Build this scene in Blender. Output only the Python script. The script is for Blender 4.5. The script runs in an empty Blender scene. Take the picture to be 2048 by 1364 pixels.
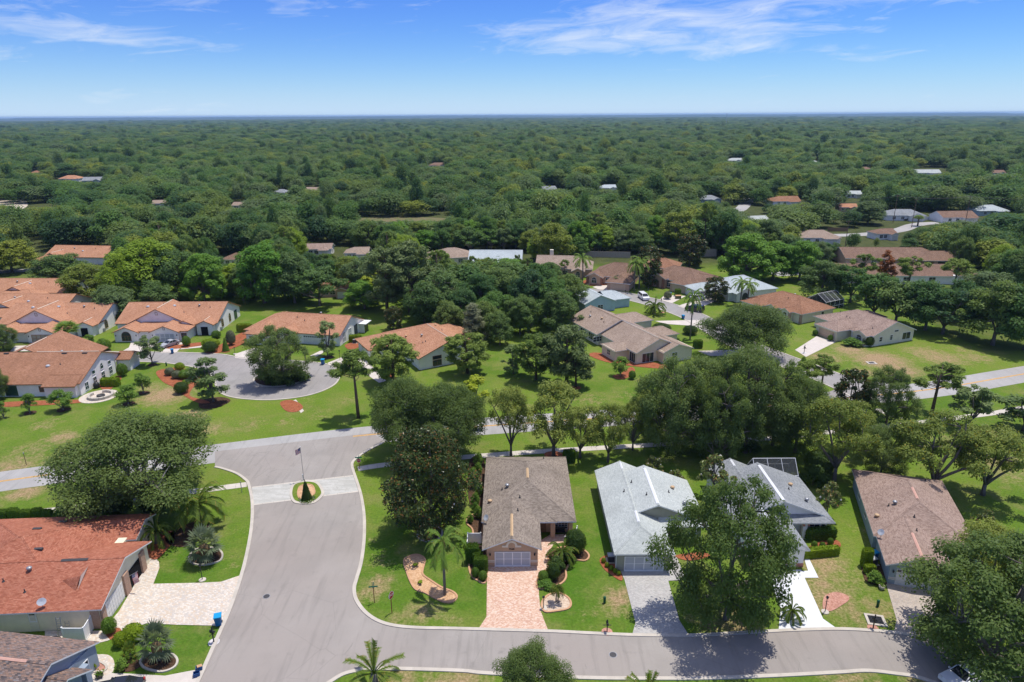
import bpy, bmesh, math, random
import numpy as np
from mathutils import Matrix, Vector
R = math.radians
SC = bpy.context.scene
COL = SC.collection
random.seed(7)
RNG = np.random.default_rng(7)

# ------------------------------------------------------------------ camera
CAMH, FPX = 53.0, 1365.33           # drone height (m), focal length in pixels of the 2048 wide photograph
PITCH, ROLL = R(18.35), R(0.30)
cam_d = bpy.data.cameras.new('camera'); cam = bpy.data.objects.new('camera', cam_d); COL.objects.link(cam)
cam_d.lens, cam_d.sensor_width = 24.0, 36.0
cam_d.clip_start, cam_d.clip_end = 0.5, 60000
cam.matrix_world = Matrix.Translation((0, 0, CAMH)) @ Matrix.Rotation(R(90) - PITCH, 4, 'X') @ Matrix.Rotation(-ROLL, 4, 'Z')
SC.camera = cam

# ------------------------------------------------------------------ sky and sun
SUN = Vector((2.4, 2.0, 10.5)).normalized()          # direction towards the sun, from the pine's shadow
wd = bpy.data.worlds.new('World'); SC.world = wd; wd.use_nodes = True
SKY_GRADE = ((2.0, .28, .052), (2.0, .58, .092), (1.0, .90, .085))   # contrast of the blue as the photograph renders it
wd.cycles.sampling_method = 'MANUAL'; wd.cycles.sample_map_resolution = 256
def build_world():
    nt = wd.node_tree; nt.nodes.clear(); N = nt.nodes.new; L = nt.links.new
    out = N('ShaderNodeOutputWorld'); bg = N('ShaderNodeBackground'); sky = N('ShaderNodeTexSky')
    sky.sky_type = 'NISHITA'; sky.sun_disc = False
    sky.sun_elevation = math.asin(SUN.z); sky.sun_rotation = math.atan2(SUN.x, SUN.y)
    sky.altitude = 0; sky.air_density = 1.0; sky.dust_density = 0.0; sky.ozone_density = 2.0
    # a cleaner, deeper blue than the default air, everywhere alike
    sc_ = N('ShaderNodeVectorMath'); sc_.operation = 'SCALE'; sc_.inputs['Scale'].default_value = 0.1; L(sky.outputs[0], sc_.inputs[0])
    sp_ = N('ShaderNodeSeparateXYZ'); L(sc_.outputs[0], sp_.inputs[0]); cb_ = N('ShaderNodeCombineXYZ')
    for i_, (e_, k_, f_) in enumerate(SKY_GRADE):
        pw = N('ShaderNodeMath'); pw.operation = 'POWER'; L(sp_.outputs[i_], pw.inputs[0]); pw.inputs[1].default_value = e_
        ml = N('ShaderNodeMath'); ml.operation = 'MULTIPLY_ADD'; L(pw.outputs[0], ml.inputs[0]); ml.inputs[1].default_value = k_ * 10; ml.inputs[2].default_value = f_ * 10; L(ml.outputs[0], cb_.inputs[i_])
    # thin cirrus: noise stretched along the horizon, in azimuth and elevation
    tc = N('ShaderNodeTexCoord'); sx = N('ShaderNodeSeparateXYZ'); L(tc.outputs['Generated'], sx.inputs[0])
    def M(op, a, b=None, c=None):
        n = N('ShaderNodeMath'); n.operation = op
        for i, v in enumerate((a, b, c)):
            if v is None: continue
            if isinstance(v, (int, float)): n.inputs[i].default_value = v
            else: L(v, n.inputs[i])
        return n.outputs[0]
    az = M('ARCTAN2', sx.outputs[0], sx.outputs[1]); el = M('ARCSINE', sx.outputs[2])
    elw = M('ADD', el, M('MULTIPLY', az, -0.045))
    cv = N('ShaderNodeCombineXYZ'); L(M('MULTIPLY', az, 11.0), cv.inputs[0]); L(M('MULTIPLY', elw, 58.0), cv.inputs[1]); cv.inputs[2].default_value = 3.7
    n1 = N('ShaderNodeTexNoise'); n1.inputs['Scale'].default_value = 1.0; n1.inputs['Detail'].default_value = 6; n1.inputs['Roughness'].default_value = 0.62; n1.inputs['Distortion'].default_value = 0.9
    L(cv.outputs[0], n1.inputs['Vector'])
    cv2 = N('ShaderNodeCombineXYZ'); L(M('MULTIPLY', az, 2.1), cv2.inputs[0]); L(M('MULTIPLY', el, 9.0), cv2.inputs[1]); cv2.inputs[2].default_value = 1.35
    n2 = N('ShaderNodeTexNoise'); n2.inputs['Scale'].default_value = 1.0; n2.inputs['Detail'].default_value = 2
    L(cv2.outputs[0], n2.inputs['Vector'])
    # cloud banks where the photograph has them (azimuth, elevation, half widths, weight)
    tot = M('ADD', M('MULTIPLY', M('SUBTRACT', n2.outputs[0], 0.50), 0.9), M('MULTIPLY', el, 0.50))  # cover grows with elevation: unseen overhead cloud added to fill the shadows
    for a0, e0, wa, we, k in ((0.20, 0.108, .17, .034, .40), (0.06, 0.092, .12, .020, .28), (0.30, 0.080, .20, .010, .30), (-0.48, 0.090, .20, .016, .30), (0.50, 0.135, .10, .009, .48), (-0.72, 0.068, .16, .010, .28)):
        da = M('DIVIDE', M('SUBTRACT', az, a0), wa); de = M('DIVIDE', M('SUBTRACT', M('ADD', el, M('MULTIPLY', M('SUBTRACT', az, a0), .06)), e0), we)
        g = M('MULTIPLY', M('EXPONENT', M('MULTIPLY', M('ADD', M('MULTIPLY', da, da), M('MULTIPLY', de, de)), -1.0)), k)
        tot = M('ADD', tot, g)
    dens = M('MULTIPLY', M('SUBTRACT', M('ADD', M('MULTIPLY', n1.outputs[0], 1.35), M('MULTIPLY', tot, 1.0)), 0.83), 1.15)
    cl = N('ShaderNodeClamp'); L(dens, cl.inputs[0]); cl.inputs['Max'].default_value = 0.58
    mx = N('ShaderNodeMix'); mx.data_type = 'RGBA'
    L(cl.outputs[0], mx.inputs['Factor']); hz = M('EXPONENT', M('MULTIPLY', M('POWER', M('DIVIDE', M('MAXIMUM', el, 0.0), 0.055), 1.25), -1.0))
    hm = N('ShaderNodeMix'); hm.data_type = 'RGBA'; L(M('MULTIPLY', hz, 0.9), hm.inputs['Factor']); L(cb_.outputs[0], hm.inputs['A']); hm.inputs['B'].default_value = (4.5, 5.8, 7.3, 1)   # pale air low over the horizon, all round
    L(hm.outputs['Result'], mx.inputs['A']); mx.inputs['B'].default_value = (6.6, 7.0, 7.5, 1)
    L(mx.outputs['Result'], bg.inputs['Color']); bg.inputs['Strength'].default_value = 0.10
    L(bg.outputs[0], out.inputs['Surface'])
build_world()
sun_d = bpy.data.lights.new('sun', 'SUN'); sun = bpy.data.objects.new('sun', sun_d); COL.objects.link(sun)
sun_d.energy = 3.3; sun_d.angle = R(0.53); sun_d.color = (1.0, 0.955, 0.88)
sun.rotation_euler = SUN.to_track_quat('Z', 'Y').to_euler(); sun.location = (0, 0, 200)
SC.view_settings.view_transform = 'Standard'; SC.view_settings.look = 'None'
SC.view_settings.exposure = 0.42; SC.view_settings.gamma = 1.0
SC.render.engine = 'CYCLES'
cy = SC.cycles; cy.max_bounces = 8; cy.diffuse_bounces = 4; cy.glossy_bounces = 2; cy.transmission_bounces = 4; cy.transparent_max_bounces = 6; cy.volume_bounces = 0
cy.caustics_reflective = False; cy.caustics_refractive = False; cy.use_denoising = True

# ------------------------------------------------------------------ pixels to places
_cp, _sp, _cr, _sr = math.cos(PITCH), math.sin(PITCH), math.cos(ROLL), math.sin(ROLL)
def G(px, py, z=0.0):
    """point at height z seen at pixel (px, py) of the 2048 x 1364 photograph"""
    u, v = (px - 1024) / FPX, -(py - 682) / FPX
    u, v = u * _cr + v * _sr, -u * _sr + v * _cr
    d = (u, _cp + v * _sp, -_sp + v * _cp); t = (z - CAMH) / d[2]
    return Vector((d[0] * t, d[1] * t, z))
def PX(x, y, z):
    z -= CAMH; w = y * _cp - z * _sp; v = (y * _sp + z * _cp) / w; u = x / w
    u, v = u * _cr - v * _sr, u * _sr + v * _cr
    return 1024 + u * FPX, 682 - v * FPX
def top_h(p, py_top):
    """height whose top is seen at row py_top above ground point p"""
    lo, hi = 0.0, 45.0
    for _ in range(30):
        m = (lo + hi) / 2
        if PX(p.x, p.y, m)[1] > py_top: lo = m
        else: hi = m
    return lo
def mpp(p, z=0):   # metres per pixel at point p
    return (p.y * _cp - (z - CAMH) * _sp) / FPX

# ------------------------------------------------------------------ objects
def tag(o, label=None, cat=None, group=None, kind=None):
    if label: o['label'] = label
    if cat: o['category'] = cat
    if group: o['group'] = group
    if kind: o['kind'] = kind
    return o
def thing(name, label, cat, loc, rz=0.0, group=None, scale=None):
    o = bpy.data.objects.new(name, None); COL.objects.link(o); o.empty_display_size = 0.3
    o.location = loc; o.rotation_euler = (0, 0, rz)
    if scale is not None: o.scale = (scale,) * 3 if isinstance(scale, (int, float)) else scale
    return tag(o, label, cat, group)
def link(name, me, parent=None):
    o = bpy.data.objects.new(name, me); COL.objects.link(o)
    if parent is not None: o.parent = parent
    return o
def copy_tree(root, loc, rz, scale=None, label=None, group=None):
    r = root.copy(); COL.objects.link(r); r.location = loc; r.rotation_euler = (0, 0, rz)
    if scale is not None: r.scale = (scale,) * 3 if isinstance(scale, (int, float)) else scale
    if label: r['label'] = label
    if group: r['group'] = group
    for c in list(root.children):
        k = c.copy(); COL.objects.link(k); k.parent = r
        for g in list(c.children):
            q = g.copy(); COL.objects.link(q); q.parent = k
    return r

class MB:
    """collects shapes into one mesh; uv in metres"""
    def __init__(s): s.v = []; s.f = []; s.uv = []; s.m = []
    def face(s, pts, uv=None, m=0):
        i = len(s.v); s.v += [tuple(p) for p in pts]; s.f.append(tuple(range(i, i + len(pts))))
        if uv is None:
            p = [Vector(q) for q in pts]; e = (p[1] - p[0]); e = e.normalized() if e.length > 1e-9 else Vector((1, 0, 0))
            n = (p[1] - p[0]).cross(p[-1] - p[0]); b = n.cross(e).normalized() if n.length > 1e-12 else Vector((0, 1, 0))
            uv = [((q - p[0]).dot(e), (q - p[0]).dot(b)) for q in p]
        s.uv += uv; s.m.append(m); return s
    def box(s, x0, x1, y0, y1, z0, z1, m=0, skip=''):
        A = lambda x, y, z: (x, y, z)
        if 'b' not in skip: s.face([A(x0, y1, z0), A(x1, y1, z0), A(x1, y0, z0), A(x0, y0, z0)], m=m)
        if 't' not in skip: s.face([A(x0, y0, z1), A(x1, y0, z1), A(x1, y1, z1), A(x0, y1, z1)], m=m)
        s.face([A(x0, y0, z0), A(x1, y0, z0), A(x1, y0, z1), A(x0, y0, z1)], m=m)
        s.face([A(x1, y0, z0), A(x1, y1, z0), A(x1, y1, z1), A(x1, y0, z1)], m=m)
        s.face([A(x1, y1, z0), A(x0, y1, z0), A(x0, y1, z1), A(x1, y1, z1)], m=m)
        s.face([A(x0, y1, z0), A(x0, y0, z0), A(x0, y0, z1), A(x0, y1, z1)], m=m)
        return s
    def tube(s, pts, rad, n=8, m=0, cap=True):
        pts = [Vector(p) for p in pts]; rings = []
        for k, p in enumerate(pts):
            d = (pts[min(k + 1, len(pts) - 1)] - pts[max(k - 1, 0)]); d = d.normalized() if d.length > 1e-9 else Vector((0, 0, 1))
            a = d.cross(Vector((0, 0, 1)) if abs(d.z) < .95 else Vector((1, 0, 0))).normalized(); b = d.cross(a)
            r = rad[k] if isinstance(rad, (list, tuple)) else rad
            rings.append([p + (a * math.cos(t) + b * math.sin(t)) * r for t in [2 * math.pi * j / n for j in range(n)]])
        i0 = len(s.v)
        for r in rings: s.v += [tuple(q) for q in r]
        for k in range(len(rings) - 1):
            for j in range(n):
                j2 = (j + 1) % n; s.f.append((i0 + k * n + j2, i0 + k * n + j, i0 + (k + 1) * n + j, i0 + (k + 1) * n + j2)); s.m.append(m)
                s.uv += [(j2 / n, k), (j / n, k), (j / n, k + 1), (j2 / n, k + 1)]
        if cap:
            s.f.append(tuple(i0 + j for j in range(n))); s.m.append(m); s.uv += [(0, 0)] * n
            s.f.append(tuple(i0 + (len(rings) - 1) * n + j for j in reversed(range(n)))); s.m.append(m); s.uv += [(0, 0)] * n
        return s
    def lathe(s, prof, n=16, c=(0, 0, 0), m=0):
        i0 = len(s.v)
        for r, z in prof: s.v += [(c[0] + r * math.cos(2 * math.pi * j / n), c[1] + r * math.sin(2 * math.pi * j / n), c[2] + z) for j in range(n)]
        for k in range(len(prof) - 1):
            for j in range(n):
                j2 = (j + 1) % n; s.f.append((i0 + k * n + j, i0 + k * n + j2, i0 + (k + 1) * n + j2, i0 + (k + 1) * n + j)); s.m.append(m)
                s.uv += [(j / n, k), ((j + 1) / n, k), ((j + 1) / n, k + 1), (j / n, k + 1)]
        s.f.append(tuple(i0 + j for j in reversed(range(n)))); s.m.append(m); s.uv += [(0, 0)] * n
        s.f.append(tuple(i0 + (len(prof) - 1) * n + j for j in range(n))); s.m.append(m); s.uv += [(0, 0)] * n
        return s
    def prism(s, poly, z0, z1, m=0, mt=None):
        """poly: ccw list of (x, y)"""
        s.face([(x, y, z1) for x, y in poly], uv=[(x, y) for x, y in poly], m=m if mt is None else mt)
        s.face([(x, y, z0) for x, y in reversed(poly)], uv=[(x, y) for x, y in reversed(poly)], m=m)
        for k in range(len(poly)):
            a, b = poly[k], poly[(k + 1) % len(poly)]
            s.face([(a[0], a[1], z0), (b[0], b[1], z0), (b[0], b[1], z1), (a[0], a[1], z1)], m=m)
        return s
    def mesh(s, name, mats, smooth=False):
        me = bpy.data.meshes.new(name); me.from_pydata(s.v, [], s.f)
        ul = me.uv_layers.new(name='UVMap'); ul.data.foreach_set('uv', np.array(s.uv, 'f').ravel())
        for q in (mats if isinstance(mats, (list, tuple)) else [mats]): me.materials.append(q)
        me.polygons.foreach_set('material_index', np.array(s.m, 'i'))
        if smooth: me.polygons.foreach_set('use_smooth', np.ones(len(s.f), 'i'))
        me.update(); return me
    def build(s, name, mats, parent=None, smooth=False):
        return link(name, s.mesh(name, mats, smooth), parent)

def npmesh(name, V, F, mat, smooth=False, attr=None):
    """V (n,3), F (m,4 or 3)"""
    me = bpy.data.meshes.new(name); k = F.shape[1]
    me.vertices.add(len(V)); me.vertices.foreach_set('co', V.astype('f').ravel())
    me.loops.add(F.size); me.loops.foreach_set('vertex_index', F.astype('i').ravel())
    me.polygons.add(len(F)); me.polygons.foreach_set('loop_start', np.arange(0, F.size, k, dtype='i'))
    if smooth: me.polygons.foreach_set('use_smooth', np.ones(len(F), 'i'))
    me.update(calc_edges=True)
    for m in (mat if isinstance(mat, (list, tuple)) else [mat]): me.materials.append(m)
    if attr:
        for an, av in attr.items():
            a = me.attributes.new(an, 'FLOAT', 'POINT'); a.data.foreach_set('value', av.astype('f'))
    return me

# ------------------------------------------------------------------ materials
def srgb(r, g, b):
    f = lambda c: (c / 12.92) if c <= .04045 else ((c + .055) / 1.055) ** 2.4
    return (f(r / 255), f(g / 255), f(b / 255))
class NT:
    def __init__(s, name):
        s.mat = bpy.data.materials.new(name); s.mat.use_nodes = True; s.t = s.mat.node_tree; s.t.nodes.clear()
        s.out = s.N('ShaderNodeOutputMaterial')
    def N(s, t, **k):
        n = s.t.nodes.new(t)
        for a, v in k.items(): setattr(n, a, v)
        return n
    def L(s, a, b): s.t.links.new(a, b)
    def math(s, op, a, b=None):
        n = s.N('ShaderNodeMath', operation=op)
        for i, v in enumerate((a, b)):
            if v is None: continue
            if isinstance(v, (int, float)): n.inputs[i].default_value = v
            else: s.L(v, n.inputs[i])
        return n.outputs[0]
    def mix(s, f, a, b, mode='MIX'):
        n = s.N('ShaderNodeMix', data_type='RGBA', blend_type=mode)
        for k, v in (('Factor', f), ('A', a), ('B', b)):
            if isinstance(v, (int, float)): n.inputs[k].default_value = v
            elif isinstance(v, tuple): n.inputs[k].default_value = (*v, 1)[:4]
            else: s.L(v, n.inputs[k])
        return n.outputs['Result']
    def noise(s, scale, vec=None, detail=4, rough=.55, out=0):
        n = s.N('ShaderNodeTexNoise'); n.inputs['Scale'].default_value = scale; n.inputs['Detail'].default_value = detail; n.inputs['Roughness'].default_value = rough
        if vec is not None: s.L(vec, n.inputs['Vector'])
        return n.outputs[out]
    def ramp(s, f, lo, hi):
        n = s.N('ShaderNodeMapRange'); s.L(f, n.inputs[0]); n.inputs[1].default_value = lo; n.inputs[2].default_value = hi
        return n.outputs[0]
    def bsdf(s, col, rough=.8, spec=.3, bump=None, bstr=.3, bdist=.02, metal=0, **k):
        b = s.N('ShaderNodeBsdfPrincipled')
        if isinstance(col, tuple): b.inputs['Base Color'].default_value = (*col, 1)[:4]
        else: s.L(col, b.inputs['Base Color'])
        if isinstance(rough, (int, float)): b.inputs['Roughness'].default_value = rough
        else: s.L(rough, b.inputs['Roughness'])
        b.inputs['Specular IOR Level'].default_value = spec; b.inputs['Metallic'].default_value = metal
        if bump is not None:
            n = s.N('ShaderNodeBump'); n.inputs['Strength'].default_value = bstr; n.inputs['Distance'].default_value = bdist
            s.L(bump, n.inputs['Height']); s.L(n.outputs[0], b.inputs['Normal'])
        return b
    def done(s, b): s.L(b.outputs[0], s.out.inputs['Surface']); return s.mat
    def pos(s): return s.N('ShaderNodeNewGeometry').outputs['Position']
    def uv(s): return s.N('ShaderNodeTexCoord').outputs['UV']
    def objc(s): return s.N('ShaderNodeTexCoord').outputs['Object']
_MATS = {}
def plain(name, col, rough=.6, spec=.3, var=.12, metal=0, nscale=3.0):
    """painted or plain surface with slight mottling"""
    if name in _MATS: return _MATS[name]
    t = NT(name); n = t.noise(nscale, t.objc(), 5); c = t.mix(t.ramp(n, .3, .7), tuple(x * (1 - var) for x in col), tuple(min(1, x * (1 + var)) for x in col))
    _MATS[name] = t.done(t.bsdf(c, rough, spec, metal=metal)); return _MATS[name]

# ------------------------------------------------------------------ surface materials
def m_grass():
    t = NT('grass'); p = t.pos()
    big = t.noise(.030, p, 3, .6); mid = t.noise(.22, p, 6, .68); fine = t.noise(3.2, p, 5, .75)
    c = t.mix(t.ramp(big, .35, .65), (.088, .160, .018), (.142, .208, .026))
    c = t.mix(t.ramp(mid, .45, .72), c, (.178, .198, .048))
    tone = t.N('ShaderNodeAttribute', attribute_name='lush').outputs['Fac']
    c = t.mix(t.math('MULTIPLY', tone, t.ramp(mid, .75, .35)), c, (.046, .128, .010))
    dry = t.N('ShaderNodeAttribute', attribute_name='dry').outputs['Fac']
    dn = t.math('ADD', dry, t.math('MULTIPLY', t.math('SUBTRACT', t.noise(.8, p, 6, .72), .5), 1.5))
    df = t.math('MULTIPLY', t.ramp(dn, .30, .85), t.ramp(dry, .02, .25))
    c = t.mix(df, c, t.mix(t.ramp(fine, .3, .7), (.24, .165, .078), (.40, .285, .170)))
    st = t.ramp(t.noise(.13, p, 6, .66), .55, .70)
    c = t.mix(t.math('MULTIPLY', st, .60), c, (.235, .205, .080))
    wood = t.N('ShaderNodeAttribute', attribute_name='wood').outputs['Fac']
    c = t.mix(wood, c, t.mix(t.ramp(mid, .3, .7), (.045, .060, .020), (.090, .100, .036)))
    fm = t.ramp(fine, .28, .72); c = t.mix(.55, c, t.mix(fm, (.22, .22, .22), (.80, .80, .80)), 'OVERLAY')
    return t.done(t.bsdf(c, .95, .06, fine, .8, .12))
def m_asphalt(name, ca, cb, warm):
    t = NT(name); p = t.pos(); a = t.noise(.22, p, 6, .6); b = t.noise(30, p, 3); w = t.noise(.05, p, 2)
    c = t.mix(t.ramp(a, .3, .72), ca, cb); c = t.mix(t.ramp(w, .4, .65), c, warm)
    mp = t.N('ShaderNodeMapping'); mp.inputs['Scale'].default_value = (1.3, .10, 1); mp.inputs['Rotation'].default_value = (0, 0, R(-8)); t.L(p, mp.inputs[0])
    s = t.ramp(t.noise(1.0, mp.outputs[0], 4, .6), .52, .72); c = t.mix(t.math('MULTIPLY', s, .38), c, tuple(x * .58 for x in ca))
    v = t.N('ShaderNodeTexVoronoi', feature='DISTANCE_TO_EDGE'); v.inputs['Scale'].default_value = .13
    wp = t.mix(.35, p, t.noise(.5, p, 4, .6, 1), 'ADD'); t.L(wp, v.inputs['Vector'])
    ck = t.math('LESS_THAN', v.outputs[0], .003); gate = t.math('GREATER_THAN', t.noise(.06, p, 2), .5)
    c = t.mix(t.math('MULTIPLY', t.math('MULTIPLY', ck, gate), .22), c, (.09, .085, .08))
    pt = t.ramp(t.noise(.085, p, 4, .5), .50, .58); c = t.mix(t.math('MULTIPLY', pt, .16), c, tuple(x * .6 for x in ca))
    st = t.ramp(t.noise(.55, p, 5, .65), .60, .74); c = t.mix(t.math('MULTIPLY', st, .42), c, tuple(x * .6 for x in ca))
    c = t.mix(.16, c, t.mix(t.ramp(b, .2, .8), (.1, .1, .1), (.9, .9, .9)), 'OVERLAY')
    return t.done(t.bsdf(c, .85, .25, b, .25, .01))
def m_concrete(name, col, joint=0.0, var=.16):
    t = NT(name); p = t.pos(); a = t.noise(.6, p, 6, .62); b = t.noise(14, p, 4)
    c = t.mix(t.ramp(a, .3, .7), tuple(x * (1 - var) for x in col), tuple(min(.95, x * (1 + var * .6)) for x in col))
    c = t.mix(t.math('MULTIPLY', t.ramp(t.noise(1.7, p, 6, .7), .58, .75), .35), c, tuple(x * .5 for x in col))
    if joint:
        sp = t.N('ShaderNodeSeparateXYZ'); t.L(t.uv(), sp.inputs[0])
        j = t.math('LESS_THAN', t.math('FRACT', t.math('DIVIDE', sp.outputs[0], joint)), .035); c = t.mix(t.math('MULTIPLY', j, .55), c, tuple(x * .35 for x in col))
    return t.done(t.bsdf(c, .85, .25, b, .2, .01))
def m_paver(name, cols, bw=.22, bh=.11, mortar=(.2, .18, .15), rot=0.0, dirt=.25):
    t = NT(name); p = t.pos(); mp = t.N('ShaderNodeMapping'); mp.inputs['Rotation'].default_value = (0, 0, rot); t.L(p, mp.inputs[0])
    br = t.N('ShaderNodeTexBrick'); t.L(mp.outputs[0], br.inputs['Vector']); br.inputs['Scale'].default_value = 1.0
    br.inputs['Brick Width'].default_value = bw; br.inputs['Row Height'].default_value = bh; br.inputs['Mortar Size'].default_value = .007
    br.inputs['Color1'].default_value = (0, 0, 0, 1); br.inputs['Color2'].default_value = (1, 1, 1, 1); br.inputs['Mortar'].default_value = (.5, .5, .5, 1)
    rp = t.N('ShaderNodeValToRGB'); rp.color_ramp.interpolation = 'CONSTANT'
    vn = t.mix(.5, br.outputs['Color'], t.noise(1.9, mp.outputs[0], 3, .8)); t.L(vn, rp.inputs[0])
    e = rp.color_ramp.elements; n = len(cols)
    e[0].color = (*cols[0], 1); e[1].position = .22; e[1].color = (*cols[1 % n], 1)
    for k in range(2, n): q = e.new(.22 + .56 * (k - 1) / (n - 1)); q.color = (*cols[k], 1)
    c = t.mix(t.math('MULTIPLY', br.outputs['Fac'], .6), rp.outputs[0], mortar)
    c = t.mix(t.math('MULTIPLY', t.ramp(t.noise(.35, p, 5, .6), .45, .75), dirt), c, tuple(x * .55 for x in cols[0]))
    return t.done(t.bsdf(c, .85, .2, t.math('SUBTRACT', 1.0, br.outputs['Fac']), .35, .01))
def m_mulch(name, ca, cb, sc=9.0):
    t = NT(name); p = t.pos(); v = t.N('ShaderNodeTexVoronoi'); v.inputs['Scale'].default_value = sc; t.L(p, v.inputs['Vector'])
    sp = t.N('ShaderNodeSeparateColor'); t.L(v.outputs['Color'], sp.inputs[0])
    c = t.mix(sp.outputs[0], ca, cb); c = t.mix(t.math('MULTIPLY', t.ramp(t.noise(.9, p, 4), .4, .7), .4), c, tuple(x * .55 for x in ca))
    return t.done(t.bsdf(c, .95, .1, v.outputs['Distance'], .8, .05))
GRASS = m_grass()
ASPH = m_asphalt('asphalt_street', (.285, .260, .234), (.345, .315, .285), (.310, .272, .242))
ASPH_MAIN = m_asphalt('asphalt_main', (.345, .335, .318), (.410, .398, .378), (.370, .350, .325))
ASPH_VILLA = m_asphalt('asphalt_villa', (.272, .258, .244), (.342, .325, .308), (.305, .280, .260))
KERB = m_concrete('kerb_concrete', (.52, .47, .40)); WALK = m_concrete('sidewalk_concrete', (.56, .51, .44), 1.5)
CROSS = m_paver('stamped_crosswalk', [(.40, .39, .35), (.46, .45, .41), (.50, .49, .45), (.43, .42, .38)], 2.6, .30, (.28, .26, .23), R(7), .3)
DRIVE_W = m_concrete('white_concrete', (.66, .67, .68), 0, .07); DRIVE_C = m_concrete('driveway_concrete', (.58, .52, .46), 0, .10)
PAV_PINK = m_paver('paver_pink', [(.46, .27, .19), (.60, .39, .28), (.66, .48, .36), (.54, .32, .23), (.70, .55, .44)], .23, .12, (.40, .28, .2), 0, .10)
PAV_GREY = m_paver('paver_grey', [(.34, .33, .31), (.42, .41, .385), (.48, .46, .43), (.38, .36, .34)], .23, .12, (.25, .24, .22), 0, .2)
PAV_CREAM = m_paver('paver_cream', [(.48, .40, .32), (.60, .52, .43), (.66, .60, .52), (.52, .47, .42), (.58, .47, .36)], .28, .18, (.36, .3, .24), R(20), .15)
PAV_BROWN = m_paver('paver_brown', [(.36, .29, .24), (.45, .38, .32), (.50, .43, .37), (.40, .35, .31)], .25, .15, (.26, .22, .18), R(-16), .3)
MULCH_R = m_mulch('red_mulch', (.25, .075, .035), (.42, .15, .075)); MULCH_B = m_mulch('brown_mulch', (.06, .035, .022), (.13, .075, .045))
ROCK_T = m_mulch('tan_rock', (.50, .29, .15), (.68, .45, .27), 7); ROCK_P = m_mulch('pink_rock', (.42, .20, .14), (.58, .32, .25), 7); ROCK_W = m_mulch('pale_rock', (.55, .52, .50), (.75, .73, .72), 7)
EDGING = m_concrete('terracotta_edging', (.52, .30, .17)); YELLOW = plain('road_paint_yellow', (.70, .36, .045), .7, .2, .25)

# ------------------------------------------------------------------ ground sheet
def spl(pts, n=6, closed=False):
    pts = [Vector(p) for p in pts]; m = len(pts); out = []
    rng = range(m) if closed else range(m - 1)
    for i in rng:
        p1, p2 = pts[i], pts[(i + 1) % m]
        p0 = pts[(i - 1) % m] if closed or i > 0 else p1 * 2 - p2
        p3 = pts[(i + 2) % m] if closed or i + 2 < m else p2 * 2 - p1
        for k in range(n):
            t = k / n; out.append(.5 * ((2 * p1) + (p2 - p0) * t + (2 * p0 - 5 * p1 + 4 * p2 - p3) * t * t + (3 * p1 - p0 - 3 * p2 + p3) * t ** 3))
    if not closed: out.append(pts[-1])
    return out
def P(*a, z=0.0): return [G(x, y, z) for x, y in a]

def inpoly(x, y, poly):
    c = False; j = len(poly) - 1
    for i in range(len(poly)):
        xi, yi = poly[i]; xj, yj = poly[j]
        if (yi > y) != (yj > y) and x < (xj - xi) * (y - yi) / (yj - yi) + xi: c = not c
        j = i
    return c
# worn patches: pixel x, y, radius (m), amount
DRY = [(150, 905, 5, .4), (250, 880, 5, .35), (500, 850, 4, .35), (640, 830, 4, .3), (90, 850, 4, .4), (1010, 720, 4, .25), (1180, 800, 5, .35), (1250, 790, 4, .3), (1900, 880, 6, .35), (2000, 870, 6, .4), (1850, 900, 5, .3), (330, 1140, 2, .2), (470, 1130, 1.2, .4), (760, 1120, 2.5, .35), (800, 1240, 2.5, .4), (900, 1240, 2, .35), (1180, 1230, 2, .3), (1700, 1230, 3, .45), (1720, 1060, 2.5, .3), (1290, 950, 3, .3), (1480, 1250, 3, .6), (1420, 1245, 3, .5), (330, 790, 6, .75), (370, 835, 4, .95), (300, 775, 4, .5), (415, 860, 4, .5), (25, 935, 6, .55), (60, 900, 5, .4), (620, 800, 3, .3), (700, 800, 2.5, .4), (570, 845, 3, .35), (50, 985, 3, .7), (125, 875, 3.5, .6),
       (760, 1165, 2.0, .65), (735, 1190, 2, .55), (850, 1225, 2.2, .6), (745, 1080, 2, .3), (1760, 720, 7, .8), (1700, 700, 5, .7), (1850, 705, 6, .55), (1880, 715, 7, .6), (1800, 740, 5, .75), (1730, 745, 4, .5), (1930, 700, 5, .4), (1950, 715, 5, .5), (1650, 715, 5, .6),
       (1660, 1190, 5, .55), (1650, 1130, 4, .6), (1700, 1150, 4, .35), (1640, 1170, 3, .6), (1760, 1220, 3, .5), (1625, 1050, 2.2, .7), (1790, 1245, 2, .4), (1240, 1195, 2, .75), (1225, 1210, 2, .5), (1235, 1225, 1.5, .5), (2000, 930, 8, .45), (1960, 920, 6, .4), (1850, 1350, 4, .5), (800, 1355, 4, .5), (930, 1352, 3, .6), (1700, 1358, 4, .5), (1110, 1175, 1.2, .4), (900, 1375, 4, .5),
       (460, 1110, 2, .25), (480, 1060, 1.5, .3), (1170, 1175, 2, .2)]
LUSH = [(380, 1140, 10, .8), (430, 1060, 7, .6), (380, 1290, 6, .8), (430, 1180, 5, .5), (1150, 1150, 8, .75), (1180, 1080, 6, .7), (1170, 980, 8, .5), (850, 1130, 8, .65), (930, 1180, 6, .75), (780, 1080, 5, .4), (1690, 1010, 5, .3), (800, 1200, 5, .5), (1130, 1220, 6, .6), (1250, 980, 9, .4), (1420, 1200, 8, .5), (230, 780, 8, .2)]
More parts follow.
